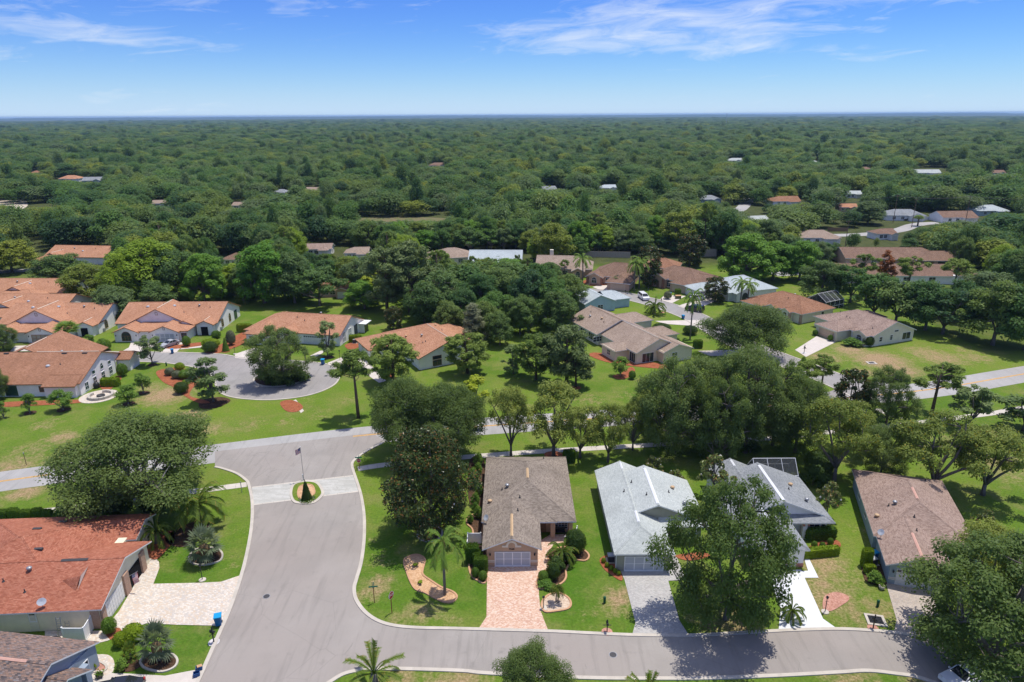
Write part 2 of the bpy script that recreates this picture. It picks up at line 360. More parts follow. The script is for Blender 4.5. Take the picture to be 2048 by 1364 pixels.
def ground():
    xs = np.concatenate([-np.geomspace(15000, 262, 16), np.arange(-260, 262, 2.0)[0:-1] if False else np.arange(-150, 151, 1.25), np.geomspace(152, 15000, 22)])
    xs = np.unique(np.concatenate([-np.geomspace(15000, 152, 22), np.arange(-150, 151, 1.25), np.geomspace(152, 15000, 22)]))
    ys = np.unique(np.concatenate([[-300, -80, 0, 20, 35], np.arange(40, 200, 1.25), np.arange(200, 420, 4.0), np.geomspace(420, 26000, 26)]))
    X, Y = np.meshgrid(xs, ys); V = np.stack([X.ravel(), Y.ravel(), np.zeros(X.size)], 1)
    nx, ny = len(xs), len(ys); I = np.arange(nx * ny).reshape(ny, nx)
    F = np.stack([I[:-1, :-1].ravel(), I[:-1, 1:].ravel(), I[1:, 1:].ravel(), I[1:, :-1].ravel()], 1)
    def field(lst):
        a = np.zeros(len(V))
        for px, py, r, k in lst:
            g = G(px, py); d2 = ((V[:, 0] - g.x) ** 2 + (V[:, 1] - g.y) ** 2) / (r * r); a = np.maximum(a, min(1.0, k * (1.25 if lst is DRY else 1)) * np.exp(-d2))
        return a
    wood = np.clip((V[:, 1] - 240) / 14, 0, 1)
    wood[(np.abs(V[:, 0]) > 110) & (V[:, 1] > 150)] = np.maximum(wood, .5)[(np.abs(V[:, 0]) > 110) & (V[:, 1] > 150)]
    o = link('ground', npmesh('ground', V, F, GRASS, attr={'dry': field(DRY), 'lush': field(LUSH), 'wood': wood}))
    tag(o, kind='structure')
ground()

def sheet(name, pts, mat, z, kind='structure'):
    b = MB(); q = [(p.x, p.y) for p in pts]
    a = sum(q[i][0] * q[(i + 1) % len(q)][1] - q[(i + 1) % len(q)][0] * q[i][1] for i in range(len(q)))
    if a < 0: q.reverse()
    b.face([(x, y, z) for x, y in q], uv=q)
    o = b.build(name, mat); tag(o, kind=kind); return o
def offs(line, d):
    out = []
    for k, p in enumerate(line):
        t = line[min(k + 1, len(line) - 1)] - line[max(k - 1, 0)]; t.z = 0; t = t.normalized() if t.length > 1e-6 else Vector((1, 0, 0))
        out.append(p + Vector((-t.y, t.x, 0)) * d)
    return out
def ribbon(b, line, w, z0, z1, closed=False, m=0):
    """a kerb-like strip with depth: line = middle, w wide, z0..z1"""
    if closed: line = line + [line[0]]
    Lf, Rt = offs(line, w / 2), offs(line, -w / 2); s = 0
    if closed:
        t = line[1] - line[-2]; t = t.normalized(); n = Vector((-t.y, t.x, 0)) * w / 2; Lf[0] = Lf[-1] = line[0] + n; Rt[0] = Rt[-1] = line[0] - n
    for k in range(len(line) - 1):
        a, c, d, e = Lf[k], Lf[k + 1], Rt[k + 1], Rt[k]; l = (line[k + 1] - line[k]).length
        b.face([(e.x, e.y, z1), (d.x, d.y, z1), (c.x, c.y, z1), (a.x, a.y, z1)], uv=[(s, 0), (s + l, 0), (s + l, w), (s, w)], m=m)
        if z1 - z0 > .03:
            b.face([(e.x, e.y, z0), (d.x, d.y, z0), (d.x, d.y, z1), (e.x, e.y, z1)], m=m); b.face([(c.x, c.y, z0), (a.x, a.y, z0), (a.x, a.y, z1), (c.x, c.y, z1)], m=m)
        s += l
    if not closed and z1 - z0 > .03:
        for k in (0, -1): b.face([(Lf[k].x, Lf[k].y, z0), (Rt[k].x, Rt[k].y, z0), (Rt[k].x, Rt[k].y, z1), (Lf[k].x, Lf[k].y, z1)], m=m)
    return b
def kerb(line, w=.42, h=.11, mat=None, closed=False, name='kerb'):
    o = ribbon(MB(), line, w, 0, h, closed).build(name, mat or KERB); tag(o, kind='structure'); return o

# ------------------------------------------------------------------ roads
L1 = spl(P((430, 934), (444, 937), (472.5, 946.8), (491.6, 960), (498, 971), (504.5, 1005), (503, 1055), (492, 1116.5), (477, 1170), (457.6, 1224), (430.7, 1285.5), (400, 1354.6), (360, 1440)), 5)
R1 = spl(P((770, 884), (745.6, 895.7), (726, 907), (707, 922.6), (705, 936), (715, 966.7), (722.6, 993.6), (728.3, 1032), (728.3, 1078), (722.6, 1124), (713, 1158.7), (708.4, 1178), (713, 1201), (734, 1228), (768.7, 1247), (822.4, 1255.5), (920, 1258), (1095, 1263), (1180, 1267), (1265, 1270.5), (1375, 1271.5), (1450, 1268), (1560, 1262), (1620, 1259.5), (1675, 1258.5), (1730, 1260.7), (1793, 1266), (1850, 1278), (1920, 1305), (2000, 1350), (2090, 1420)), 5)
B1 = spl(P((560, 1460), (610, 1400), (661, 1364), (692, 1347), (730, 1340.4), (784, 1338), (920, 1342), (975, 1347), (1163, 1356), (1302, 1357.5), (1408, 1357), (1550, 1352), (1680, 1345), (1736, 1342), (1793, 1348), (1840, 1356), (1900, 1380), (1960, 1420)), 5)
YL = spl(P((-700, 1062), (-260, 1000), (0, 963), (125, 946), (420, 908), (735, 870), (1000, 850), (1180, 838), (1370, 826), (1620, 803), (1860, 779), (2048, 748), (2400, 690)), 8)
sheet('street', L1 + B1 + R1[::-1] + P((745, 866), (590, 884), (430, 903)), ASPH, .026)
tag(ribbon(MB(), YL, 7.0, 0, .016).build('main_road', ASPH_MAIN), kind='structure')
for k, (a, b_) in enumerate(((0, 118), (706, 2500))):
    seg = [p for p in YL if a <= PX(p.x, p.y, 0)[0] <= b_]
    if k == 1: seg = [G(706, 873)] + seg
    if k == 0: seg = [G(-200, 991)] + seg
    b = MB(); ribbon(b, offs(seg, .13), .13, 0, .034); ribbon(b, offs(seg, -.13), .13, 0, .034)
    tag(b.build('road_marking', YELLOW), kind='structure')
kerb(L1); kerb(R1); kerb(B1)
sheet('crosswalk', P((504, 975), (707, 951.4), (717, 983), (508, 1009.7)), CROSS, .034)
band = MB()
for a, c in (((504, 975), (707, 951.4)), ((717, 983), (508, 1009.7))): ribbon(band, P(a, c), .3, 0, .042)
tag(band.build('crosswalk_border', WALK), kind='structure')
VU = spl(P((60, 703), (150, 703), (234, 704), (330, 704.5), (434, 708), (480, 715), (539, 722), (578, 721), (640, 726), (664, 732), (678, 742), (679, 754), (668, 770), (637, 785), (595, 795), (539, 800), (484, 797.5), (449, 790), (434, 776), (426, 757), (402, 738), (340, 727), (296, 724), (237, 723), (60, 723)), 5)
sheet('villa_street', VU, ASPH_VILLA, .02); kerb(VU, .35, .09)
RS = spl(P((1120, 578), (1166, 582), (1240, 590), (1310, 606), (1380, 630), (1425, 655), (1480, 686), (1560, 718), (1640, 748), (1720, 782), (1752, 800)), 6)
tag(ribbon(MB(), RS, 7.2, 0, .022).build('side_street', ASPH_VILLA), kind='structure')
kerb(offs(RS, 3.75)[:-3], .35, .09); kerb(offs(RS, -3.75)[:-3], .35, .09)
sheet('side_street_mouth', P((1650, 742), (1800, 772), (1835, 781), (1715, 796), (1600, 806), (1668, 780)), ASPH_VILLA, .030)
for ln in (((-600, 1150), (-100, 1052), (0, 1032), (102, 1021), (218, 1004.5), (340, 989), (456, 974), (494, 969)), ((716, 938), (760, 931), (850, 921), (985, 910), (1090, 902.5), (1200, 896), (1340, 888), (1460, 882), (1560, 875), (1640, 866), (1740, 856), (1830, 846), (1975, 828), (2048, 816), (2300, 775))):
    tag(ribbon(MB(), spl(P(*ln), 6), 1.5, 0, .03).build('sidewalk', WALK), kind='structure')
tag(ribbon(MB(), P((1752, 818), (1802, 838)), 1.5, 0, .034).build('sidewalk', WALK), kind='structure')
# far streets glimpsed between the trees
for ln, w in (((( 1560, 470), (1700, 470), (1790, 462), (1830, 450), (1870, 446), (1960, 446)), 7), (((1500, 392), (1488, 412), (1470, 424), (1440, 432)), 7), (((1545, 548), (1620, 545), (1700, 547)), 7), (((-40, 545), (60, 540), (110, 530), (200, 524)), 6), (((0, 440), (60, 428), (120, 418)), 6), (((680, 530), (760, 536)), 6)):
    tag(ribbon(MB(), spl(P(*ln), 6), w, 0, .02).build('far_street', ASPH_MAIN), kind='structure')
sheet('clearing', spl(P((700, 440), (760, 434), (830, 434), (900, 438), (880, 448), (800, 450), (730, 448)), 3, True), m_mulch('dry_meadow', (.20, .15, .09), (.12, .15, .05), .5), .012)
sheet('sand_lot', spl(P((-40, 402), (20, 396), (52, 402), (50, 416), (0, 428), (-60, 426)), 3, True), m_concrete('sand', (.52, .44, .36)), .012)
0 and sheet('far_lawn', spl(P((1740, 430), (1850, 428), (1960, 440), (2000, 452), (1900, 462), (1800, 470), (1720, 460)), 3, True), m_mulch('pale_grass', (.09, .13, .03), (.12, .15, .05), .6), .008)

# ------------------------------------------------------------------ driveways, paths
sheet('driveway', P((974.5, 1132), (1076, 1132), (1078, 1190), (1081, 1222), (1097, 1263), (957, 1258), (973, 1234)), PAV_PINK, .045)
sheet('garden_path', P((1075, 1085), (1100, 1070), (1150, 1068), (1152, 1082), (1108, 1088), (1100, 1100), (1096, 1130), (1098, 1142), (1076, 1146)), PAV_PINK, .050)
sheet('garden_path', P((955, 1050), (965, 1050), (966, 1086), (950, 1092)), PAV_PINK, .045)
sheet('driveway', P((1240, 1140), (1338, 1140), (1337, 1164), (1359, 1242), (1378, 1271), (1264, 1271), (1271, 1246), (1249, 1160)), PAV_GREY, .045)
sheet('garden_path', P((1338, 1106), (1350, 1106), (1372, 1160), (1336, 1162)), PAV_GREY, .050)
sheet('driveway', P((1534, 1140), (1602, 1140), (1646, 1238), (1676, 1259), (1557, 1263), (1561, 1217)), DRIVE_W, .045)
sheet('garden_path', P((1604, 1105), (1612, 1105), (1637, 1156), (1600, 1156), (1597, 1143), (1616, 1142)), DRIVE_W, .050)
sheet('driveway', P((1768, 1154), (1860, 1162), (1868, 1200), (1890, 1276), (1788, 1266), (1793, 1240)), PAV_BROWN, .045)
sheet('garden_path', P((1860, 1180), (1885, 1186), (1900, 1192), (1895, 1197), (1862, 1190)), PAV_BROWN, .050)
sheet('driveway', P((262, 1110), (306, 1112), (318, 1124), (319, 1136), (307, 1168), (400, 1166), (442, 1164), (481, 1151), (470, 1200), (459, 1228), (442, 1252), (354, 1250), (293, 1247), (262, 1258), (245, 1267), (215, 1282), (186, 1289), (90, 1286), (90, 1262), (205, 1262), (238, 1223), (272, 1165)), PAV_CREAM, .045)
sheet('driveway', P((150, 1345), (210, 1346), (260, 1348), (330, 1352), (392, 1340), (400, 1354), (384, 1395), (130, 1410)), DRIVE_C, .045)
sheet('garden_path', spl(P((186, 1312), (215, 1310), (228, 1322), (226, 1344), (205, 1352), (170, 1346), (190, 1330)), 3, True), PAV_CREAM, .050)
for q in (((262, 685), (320, 680), (318, 690), (300, 698), (288, 705), (240, 705), (258, 695)), ((345, 686), (372, 684), (352, 706), (320, 706)), ((30, 692), (80, 690), (76, 702), (20, 703)), ((470, 708), (508, 696), (530, 700), (520, 722), (470, 716)), ((655, 726), (690, 712), (700, 730), (690, 748), (676, 744)),):
    sheet('driveway', P(*q), DRIVE_C, .04)
sheet('garden_path', P((720, 712), (732, 720), (772, 762), (758, 766), (700, 726)), DRIVE_C, .045)
sheet('garden_path', P((640, 702), (656, 700), (632, 714), (620, 712)), DRIVE_C, .045)
sheet('garden_path', P((150, 692), (166, 678), (174, 682), (166, 692)), DRIVE_C, .045)
sheet('garden_path', P((366, 694), (404, 691), (402, 695), (360, 699)), DRIVE_C, .045)
for q in (((1185, 574), (1215, 566), (1245, 572), (1230, 580), (1200, 580)), ((1330, 590), (1372, 592), (1345, 606), (1318, 600)), ((1355, 612), (1430, 588), (1450, 594), (1385, 622)), ((1310, 642), (1400, 640), (1420, 660), (1390, 652), (1330, 648)), ((1395, 702), (1470, 700), (1500, 712), (1420, 712)), ((1590, 700), (1634, 672), (1672, 684), (1612, 714)),):
    sheet('driveway', P(*q), DRIVE_C, .04)
sheet('gutter_drain', P((582, 803), (592, 799), (608, 822), (602, 826)), WALK, .03)

IC = Vector((-49.3, 135.8, 0)); ring = [IC + Vector((math.cos(t) * 5.5, math.sin(t) * 5.2, 0)) for t in [2 * math.pi * k / 40 for k in range(40)]]
kerb(ring, .4, .16, KERB, True); tag(MB().prism([((IC + (p - IC) * .965).x, (IC + (p - IC) * .965).y) for p in ring], 0, .13).build('roundabout_island', MULCH_B), kind='structure')

# ------------------------------------------------------------------ foliage
def m_leaf(name, dark, light, accent=None, acc=.0, trans=.42, rough=.5, hue=.5, far=False, ramp=None):
    t = NT(name); oi = t.N('ShaderNodeObjectInfo').outputs['Random']; r = t.N('ShaderNodeAttribute', attribute_name='rnd').outputs['Fac']
    if far: r = t.math('ADD', t.math('MULTIPLY', r, .6), t.math('MULTIPLY', t.ramp(t.noise(.005, t.pos(), 3, .6), .35, .65), .4))
    k = t.math('ADD', t.math('MULTIPLY', r, (1 - hue) * .8), t.math('ADD', t.math('MULTIPLY', oi, hue), .05)); c = t.mix(k, dark, light)
    if ramp:
        rp = t.N('ShaderNodeValToRGB'); t.L(oi, rp.inputs[0]); e = rp.color_ramp.elements; e[0].color = (*ramp[0], 1); e[1].color = (*ramp[-1], 1)
        for q in range(1, len(ramp) - 1): w = e.new(q / (len(ramp) - 1)); w.color = (*ramp[q], 1)
        c = t.mix(1.0, rp.outputs[0], t.mix(r, (.78, .76, .74), (1.62, 1.58, 1.45)), 'MULTIPLY')
    if accent: c = t.mix(t.math('GREATER_THAN', t.math('FRACT', t.math('MULTIPLY', r, 17.31)), 1 - acc), c, accent)
    b = t.bsdf(c, rough, .14)
    tr = t.N('ShaderNodeBsdfTranslucent'); t.L(t.mix(.55, c, (.24, .32, .03)), tr.inputs[0])
    mx = t.N('ShaderNodeMixShader'); mx.inputs[0].default_value = trans; t.L(b.outputs[0], mx.inputs[1]); t.L(tr.outputs[0], mx.inputs[2])
    return t.done(mx)
def m_bark(name, a, b_):
    t = NT(name); mp = t.N('ShaderNodeMapping'); mp.inputs['Scale'].default_value = (6, 6, 1.2); t.L(t.objc(), mp.inputs[0])
    n = t.noise(1.0, mp.outputs[0], 5, .65); return t.done(t.bsdf(t.mix(t.ramp(n, .3, .7), a, b_), .9, .15, n, .6, .04))
BARK = m_bark('bark_grey', (.10, .085, .075), (.22, .19, .17)); BARK_P = m_bark('bark_pine', (.075, .055, .045), (.17, .125, .10)); BARK_L = m_bark('bark_light', (.17, .155, .14), (.30, .275, .25))
PALM_T = m_bark('palm_trunk', (.13, .115, .10), (.24, .22, .195)); PALM_B = m_bark('palm_boots', (.10, .065, .035), (.23, .15, .08))
LEAF = dict(
    oak=m_leaf('leaf_oak', (.074, .126, .030), (.195, .262, .074)),
    oak2=m_leaf('leaf_laurel', (.080, .138, .032), (.215, .285, .085)),
    sparse=m_leaf('leaf_sparse', (0.15, 0.21, 0.04), (0.3903, 0.4343, 0.1), (0.3, 0.25, 0.02), .05),
    yellow=m_leaf('leaf_yellow', (0.3903, 0.4762, 0.025), (0.3312, 0.3588, 0.0276), trans=.3),
    mag=m_leaf('leaf_magnolia', (0.0304, 0.0607, 0.0166), (0.1035, 0.1242, 0.0359), (0.2, 0.095, 0.028), .11, .06, .28, .15),
    mag2=m_leaf('leaf_magnolia_pale', (0.0901, 0.1401, 0.04), (0.2251, 0.2521, 0.0751), (0.33, 0.182, 0.0625), .14, .08, .3, .3),
    pine=m_leaf('leaf_pine', (0.0901, 0.1569, 0.0299), (0.255, 0.3305, 0.06), trans=.28),
    pine2=m_leaf('leaf_pine_grey', (0.102, 0.1541, 0.0501), (0.2251, 0.2801, 0.1), trans=.28),
    rust=m_leaf('leaf_rust', (0.348, 0.1117, 0.0326), (0.26, 0.1, 0.035), trans=.15),
    camphor=m_leaf('leaf_camphor', (0.1801, 0.2941, 0.025), (0.3602, 0.4762, 0.045)),
    bright=m_leaf('leaf_bright', (0.078, 0.2185, 0.025), (0.2251, 0.3922, 0.0501)),
    young=m_leaf('leaf_young', (0.1201, 0.1961, 0.06), (0.3151, 0.3922, 0.15)),
    myrtle=m_leaf('leaf_myrtle', (0.078, 0.1849, 0.025), (0.255, 0.3922, 0.065)),
    mid=m_leaf('leaf_mid', (.07, .125, .033), (.25, .315, .09), ramp=[(.040, .095, .040), (.068, .150, .036), (.140, .195, .085), (.095, .190, .040), (.050, .118, .040), (.150, .215, .058), (.090, .165, .048), (.235, .275, .040)]),
    far=m_leaf('leaf_far', (.056, .112, .04), (.25, .315, .075), far=True, ramp=[(.040, .095, .040), (.068, .150, .036), (.140, .195, .085), (.095, .190, .040), (.050, .118, .040), (.150, .215, .058), (.090, .165, .048), (.235, .275, .040)]),
    shrub=m_leaf('leaf_shrub', (0.06, 0.1401, 0.02), (0.21, 0.3362, 0.045)),
    shrub_d=m_leaf('leaf_shrub_dark', (0.0301, 0.0672, 0.015), (0.096, 0.1569, 0.0351)),
    shrub_y=m_leaf('leaf_shrub_lime', (0.2251, 0.3501, 0.025), (0.3208, 0.4154, 0.031)),
    shrub_g=m_leaf('leaf_shrub_grey', (0.1305, 0.1522, 0.0906), (0.2828, 0.2943, 0.1903)),
    palm=m_leaf('leaf_palm', (0.102, 0.21, 0.0299), (0.3001, 0.4202, 0.0876), (0.3, 0.24, 0.06), .06),
    palm_y=m_leaf('leaf_palm_yellow', (.085, .150, .020), (.200, .270, .045), (.34, .24, .05), .08),
    silver=m_leaf('leaf_palm_silver', (.120, .160, .095), (.270, .310, .200)),
    casu=m_leaf('leaf_casuarina', (0.1652, 0.1961, 0.1), (0.3602, 0.3642, 0.2125)),
)
PETAL = plain('magnolia_petal', (.75, .72, .62), .6, .2, .05)

def unit(n, rng):
    d = rng.normal(size=(n, 3)); return d / np.linalg.norm(d, axis=1)[:, None]
def leafquads(c, nrm, ln, wd_, rng, along=None):
    """diamond leaves at c facing nrm; along = preferred long direction"""
    n = len(c); t = unit(n, rng) if along is None else along + .35 * unit(n, rng)
    a = t - (t * nrm).sum(1)[:, None] * nrm; a /= np.linalg.norm(a, axis=1)[:, None] + 1e-9; b = np.cross(nrm, a)
    s = rng.uniform(.7, 1.3, n)[:, None]; a = a * ln * s; b = b * wd_ * s
    V = np.stack([c - a, c - b + a * .1, c + a, c + b + a * .1], 1).reshape(-1, 3)
    F = np.arange(4 * n).reshape(n, 4); return V, F
def clumpleaves(cen, rad, per, ln, wd_, rng, flat=.75, up=.35, jit=.55, fill=.5):
    cs, ns = [], []
    for C, r, k in zip(cen, rad, per):
        d = unit(k, rng); d[:, 2] = np.where(rng.random(k) < .62, np.abs(d[:, 2]), d[:, 2])
        rr = r * (fill + (1 - fill) * rng.random(k) ** .5) * (1 + .12 * rng.normal(size=k))
        p = d * rr[:, None]; p[:, 2] *= flat; cs.append(C + p)
        m = d + np.array([0, 0, up]) + jit * unit(k, rng); ns.append(m / np.linalg.norm(m, axis=1)[:, None])
    c = np.concatenate(cs); n = np.concatenate(ns); return leafquads(c, n, ln, wd_, rng)
def leafmesh(name, parts, mat, rng, extra=None):
    V = np.concatenate([p[0] for p in parts]); off = 0; Fs = []
    for v, f in parts: Fs.append(f + off); off += len(v)
    F = np.concatenate(Fs); r = np.repeat(rng.random(len(V) // 4), 4); me = npmesh(name, V, F, mat, attr={'rnd': r}); return me
def dome(n, r, h0, h1, rng, shape='oak', mind=.0):
    """clump centres of a crown between heights h0 and h1"""
    out = []; tries = 0
    while len(out) < n and tries < n * 60:
        tries += 1; th = rng.uniform(0, 2 * math.pi); t = rng.random() ** .85
        if shape == 'cone': prof = (1 - t) ** .75 * .95 + .08 if t > .12 else .6 + 3 * t
        elif shape == 'egg': prof = math.sqrt(max(0, 1 - (2 * t - .9) ** 2 / 1.21))
        elif shape == 'flat': prof = (1 - max(0, t - .45) ** 2 * 2.2) * (1 if t > .25 else .55 + 1.8 * t)
        else: prof = math.sqrt(max(0, 1 - max(0, t - .12) ** 2 * 1.25)) * (1 if t > .2 else .72 + 1.4 * t)
        q = rng.uniform(.25, 1) ** .45; wob = 1 + .17 * math.sin(3 * th + h1 + 5 * t) + .13 * math.sin(5 * th + r * 7 - 4 * t)
        p = np.array([math.cos(th) * r * prof * q * wob, math.sin(th) * r * prof * q * wob, h0 + (h1 - h0) * t])
        if mind and any(np.linalg.norm((p - o) * (1, 1, 1.3)) < mind for o in out): continue
        out.append(p)
    return np.array(out)
def bend(a, b, rng, n=4, sag=.08):
    a, b = np.array(a, float), np.array(b, float); L = np.linalg.norm(b - a); o = rng.normal(size=3) * L * .07; pts = []
    for k in range(n + 1):
        t = k / n; p = a + (b - a) * t + o * math.sin(math.pi * t); p[2] += sag * L * math.sin(math.pi * t) * .6; pts.append(p)
    return pts
def wood(cen, rng, h0, tr, fork, nl, mat, name, lean=(0, 0), sides=7, twigs=True, forks=None, spread=.75):
    b = MB(); f = np.array([lean[0], lean[1], fork]); b.tube([(0, 0, -.15), (lean[0] * .3, lean[1] * .3, fork * .45), f], [tr * 1.35, tr * .98, tr * .85], sides)
    limbs = []
    if nl > 0 and len(cen):
        pick = cen[np.argsort(rng.random(len(cen)))][:]; sel = []
        for p in pick:
            a = math.atan2(p[1], p[0])
            if all(abs((a - s + math.pi) % (2 * math.pi) - math.pi) > spread * math.pi * 2 / (nl + 1) for s in sel) or len(sel) == 0:
                sel.append(a); limbs.append(bend(f - (0, 0, fork * .12 * rng.random()), p, rng, 5, .1))
            if len(limbs) >= nl: break
        top = cen[np.argmax(cen[:, 2])]; limbs.append(bend(f, top * (0.8, .8, .9), rng, 5, 0))
        for l in limbs: b.tube(l, [tr * .62 * (1 - .8 * k / (len(l) - 1)) + .02 for k in range(len(l))], sides - 1)
        if twigs:
            J = np.array([q for l in limbs for q in l[2:]])
            for c in cen:
                j = J[np.argmin(np.linalg.norm(J - c, axis=1) + np.where(J[:, 2] > c[2], 3, 0))]
                b.tube(bend(j, c, rng, 2, 0), [tr * .2 + .01, tr * .13 + .01, .02], 4, cap=False)
    return b.mesh(name, mat, True)

TREE = {}
def reg(kind, name, trunk, crown, r, h, extra=()): TREE.setdefault(kind, []).append((name, trunk, crown, r, h, list(extra)))
def broad(kind, name, seed, r, h, h0, ncl, nleaf, ln, leaf, bark, shape='oak', tr=.35, fork=2.2, nl=5, cr=.24, lean=(0, 0), mind=None, flat=.72, wd_=.55, jit=.55, fill=.5, inner=True, up=1.0):
    rng = np.random.default_rng(seed); cen = dome(ncl, r * (1 - cr * .75), h0, h - r * cr * flat, rng, shape, mind if mind is not None else r * .17); cen[:, :2] -= (cen[:, :2].max(0) + cen[:, :2].min(0)) / 2
    rad = r * cr * rng.uniform(.55, 1.35, len(cen)); per = np.maximum(20, (nleaf * rad ** 2 / (rad ** 2).sum())).astype(int)
    crown = leafmesh('crown', [clumpleaves(cen, rad, per, ln, ln * wd_, rng, flat, up, jit, fill)], LEAF[leaf], rng)
    reg(kind, name, wood(cen, rng, h0, tr, fork, nl, bark, 'trunk', lean), crown, r, h)
for s in range(3): broad('oak', 'oak_tree', 11 + s, 7, 9.5, 2.6, 120, 52000, .115, 'oak', BARK_L, tr=.36, fork=1.9, cr=.19, nl=6, fill=.3, jit=.75)
for s in range(3): broad('laurel', 'laurel_oak', 31 + s, 7, 10.5, 1.3, 120, 44000, .12, 'oak2', BARK, ('egg', 'oak', 'egg')[s], tr=.34, fork=2.2, cr=.175, nl=6, fill=.2, jit=.8)
for s in range(2): broad('ragged', 'ragged_oak', 37 + s, 7, 10, .9, 74, 36000, .13, 'oak2', BARK, 'flat', tr=.30, fork=1.6, cr=.18, nl=7, fill=.05, jit=.9, mind=1.45)
for s in range(3): broad('sparse', 'open_crowned_oak', 41 + s, 6, 9, 3.4, 38, 13500, .15, 'sparse', BARK, 'flat', tr=.30, fork=1.5, cr=.20, nl=6, fill=.1, jit=.85)
for s in range(2): broad('yellow', 'yellow_leaved_tree', 51 + s, 3, 8, 3, 16, 2600, .22, 'yellow', BARK, 'egg', tr=.16, fork=2.2, cr=.3, nl=3)
for s in range(3): broad('young', 'young_tree', 61 + s, 2.2, 6.5, 1.3, 30, 4200, .15, 'young', BARK, 'egg', tr=.11, fork=1.2, cr=.26, nl=4, fill=.2, jit=.8)
for s in range(2): broad('myrtle', 'crepe_myrtle', 71 + s, 1.5, 3.2, 1.0, 22, 3200, .10, 'myrtle', BARK_L, 'oak', tr=.08, fork=.35, cr=.32, nl=5)
for s in range(2): broad('camphor', 'camphor_tree', 81 + s, 9, 13, 2.5, 130, 22000, .28, 'camphor', BARK, 'oak', tr=.45, fork=2.5, cr=.17, nl=5, fill=.75)
for s in range(3): broad('bright', 'dense_green_tree', 91 + s, 7, 12, 2.0, 90, 16000, .27, 'bright', BARK, 'oak', tr=.4, fork=2.5, cr=.19, nl=5, fill=.6)
for s in range(5): broad('mid', 'live_oak', 101 + s, 7.5, 11.5, 2.2, 80, 15000, .26, 'mid', BARK, ('oak', 'egg')[s % 2], tr=.4, fork=2.4, cr=.20, nl=5, fill=.45)
for s in range(3): broad('midsparse', 'slender_oak', 121 + s, 5.5, 10, 3.4, 44, 7500, .24, 'mid', BARK, 'flat', tr=.26, fork=2.0, cr=.21, nl=5, fill=.2, jit=.8)
for s in range(1): broad('casu', 'feathery_tree', 131 + s, 3.4, 9.5, 1.0, 50, 6500, .30, 'casu', BARK, 'cone', tr=.2, fork=3, cr=.26, nl=4, fill=.2, wd_=.22, jit=.9)
for s in range(6): broad('far', 'wood_tree', 141 + s, 7, 11.5, 3.0, (16, 20, 13, 24, 18, 22)[s], 2600, .44, 'far', BARK, ('oak', 'egg', 'oak', 'oak', 'egg', 'oak')[s], tr=.4, fork=3, cr=(.40, .36, .44, .32, .38, .34)[s], nl=2, fill=.85, mind=2.0, jit=.45, flat=.8)
def magnolia(kind, seed, r, h, nleaf, ln, leaf, ncl, fl):
    rng = np.random.default_rng(seed); cen = dome(ncl, r * .86, .9, h - .6, rng, 'egg', r * .13); rad = r * .17 * rng.uniform(.75, 1.25, len(cen)); per = (nleaf * rad ** 2 / (rad ** 2).sum()).astype(int)
    crown = leafmesh('crown', [clumpleaves(cen, rad, per, ln, ln * .42, rng, .8, .2, .9, .55)], LEAF[leaf], rng)
    d = unit(fl, rng); k = rng.integers(0, len(cen), fl); c = cen[k] + d * rad[k][:, None] * 1.05; V, F = leafquads(np.repeat(c, 3, 0), unit(fl * 3, rng), .13, .11, rng)
    reg(kind, 'magnolia', wood(cen, rng, .9, r * .055, 1.4, 4, BARK, 'trunk', twigs=False), crown, r, h, [('blossom', npmesh('blossom', V, F, PETAL))])
magnolia('mag', 201, 5.6, 12, 26000, .17, 'mag', 150, 14); magnolia('mag2', 202, 2.0, 4.6, 2600, .16, 'mag2', 40, 16); magnolia('magmid', 203, 5, 11, 8000, .28, 'mag', 80, 16)
def pine(kind, seed, r, h, h0, leaf, ncl, ln, name='slash_pine', shape='egg', nleaf=7000):
    rng = np.random.default_rng(seed); cen = dome(ncl, r * .84, h0, h - .5, rng, shape, r * .16); rad = r * .21 * rng.uniform(.7, 1.3, len(cen)); per = np.maximum(12, nleaf * rad ** 2 / (rad ** 2).sum()).astype(int); b = MB(); tr = .15 + h * .008; lean = rng.normal(size=2) * .3
    b.tube([(0, 0, -.15), (lean[0] * .4, lean[1] * .4, h * .5), (lean[0], lean[1], h * .93)], [tr * 1.25, tr * .8, .05], 7)
    for c in cen: z = max(h0 * .8, c[2] - np.hypot(c[0], c[1]) * .45); b.tube(bend((lean[0] * z / h, lean[1] * z / h, z), c, rng, 2, .02), [.07, .05, .025], 4, cap=False)
    reg(kind, name, b.mesh('trunk', BARK_P, True), leafmesh('crown', [clumpleaves(cen, rad, per, ln, ln * .24, rng, .8, .5, .8, .15)], LEAF[leaf], rng), r, h)
for s in range(3): pine('pine', 301 + s, 4.2, 13, (8.2, 7.0, 7.6)[s], 'pine', 26, .34, shape=('oak', 'egg', 'flat')[s], nleaf=5200)
for s in range(2): pine('pinelow', 311 + s, 4.0, 9, 1.8, 'pine', 52, .32, nleaf=9500)
for s in range(2): pine('pinegrey', 321 + s, 4.2, 10.5, 2.2, 'pine2', 56, .34, shape=('egg', 'oak')[s], nleaf=9500)
pine('rust', 331, 3.6, 12, 3.5, 'rust', 34, .36, 'rusty_cypress', 'cone', 4500)

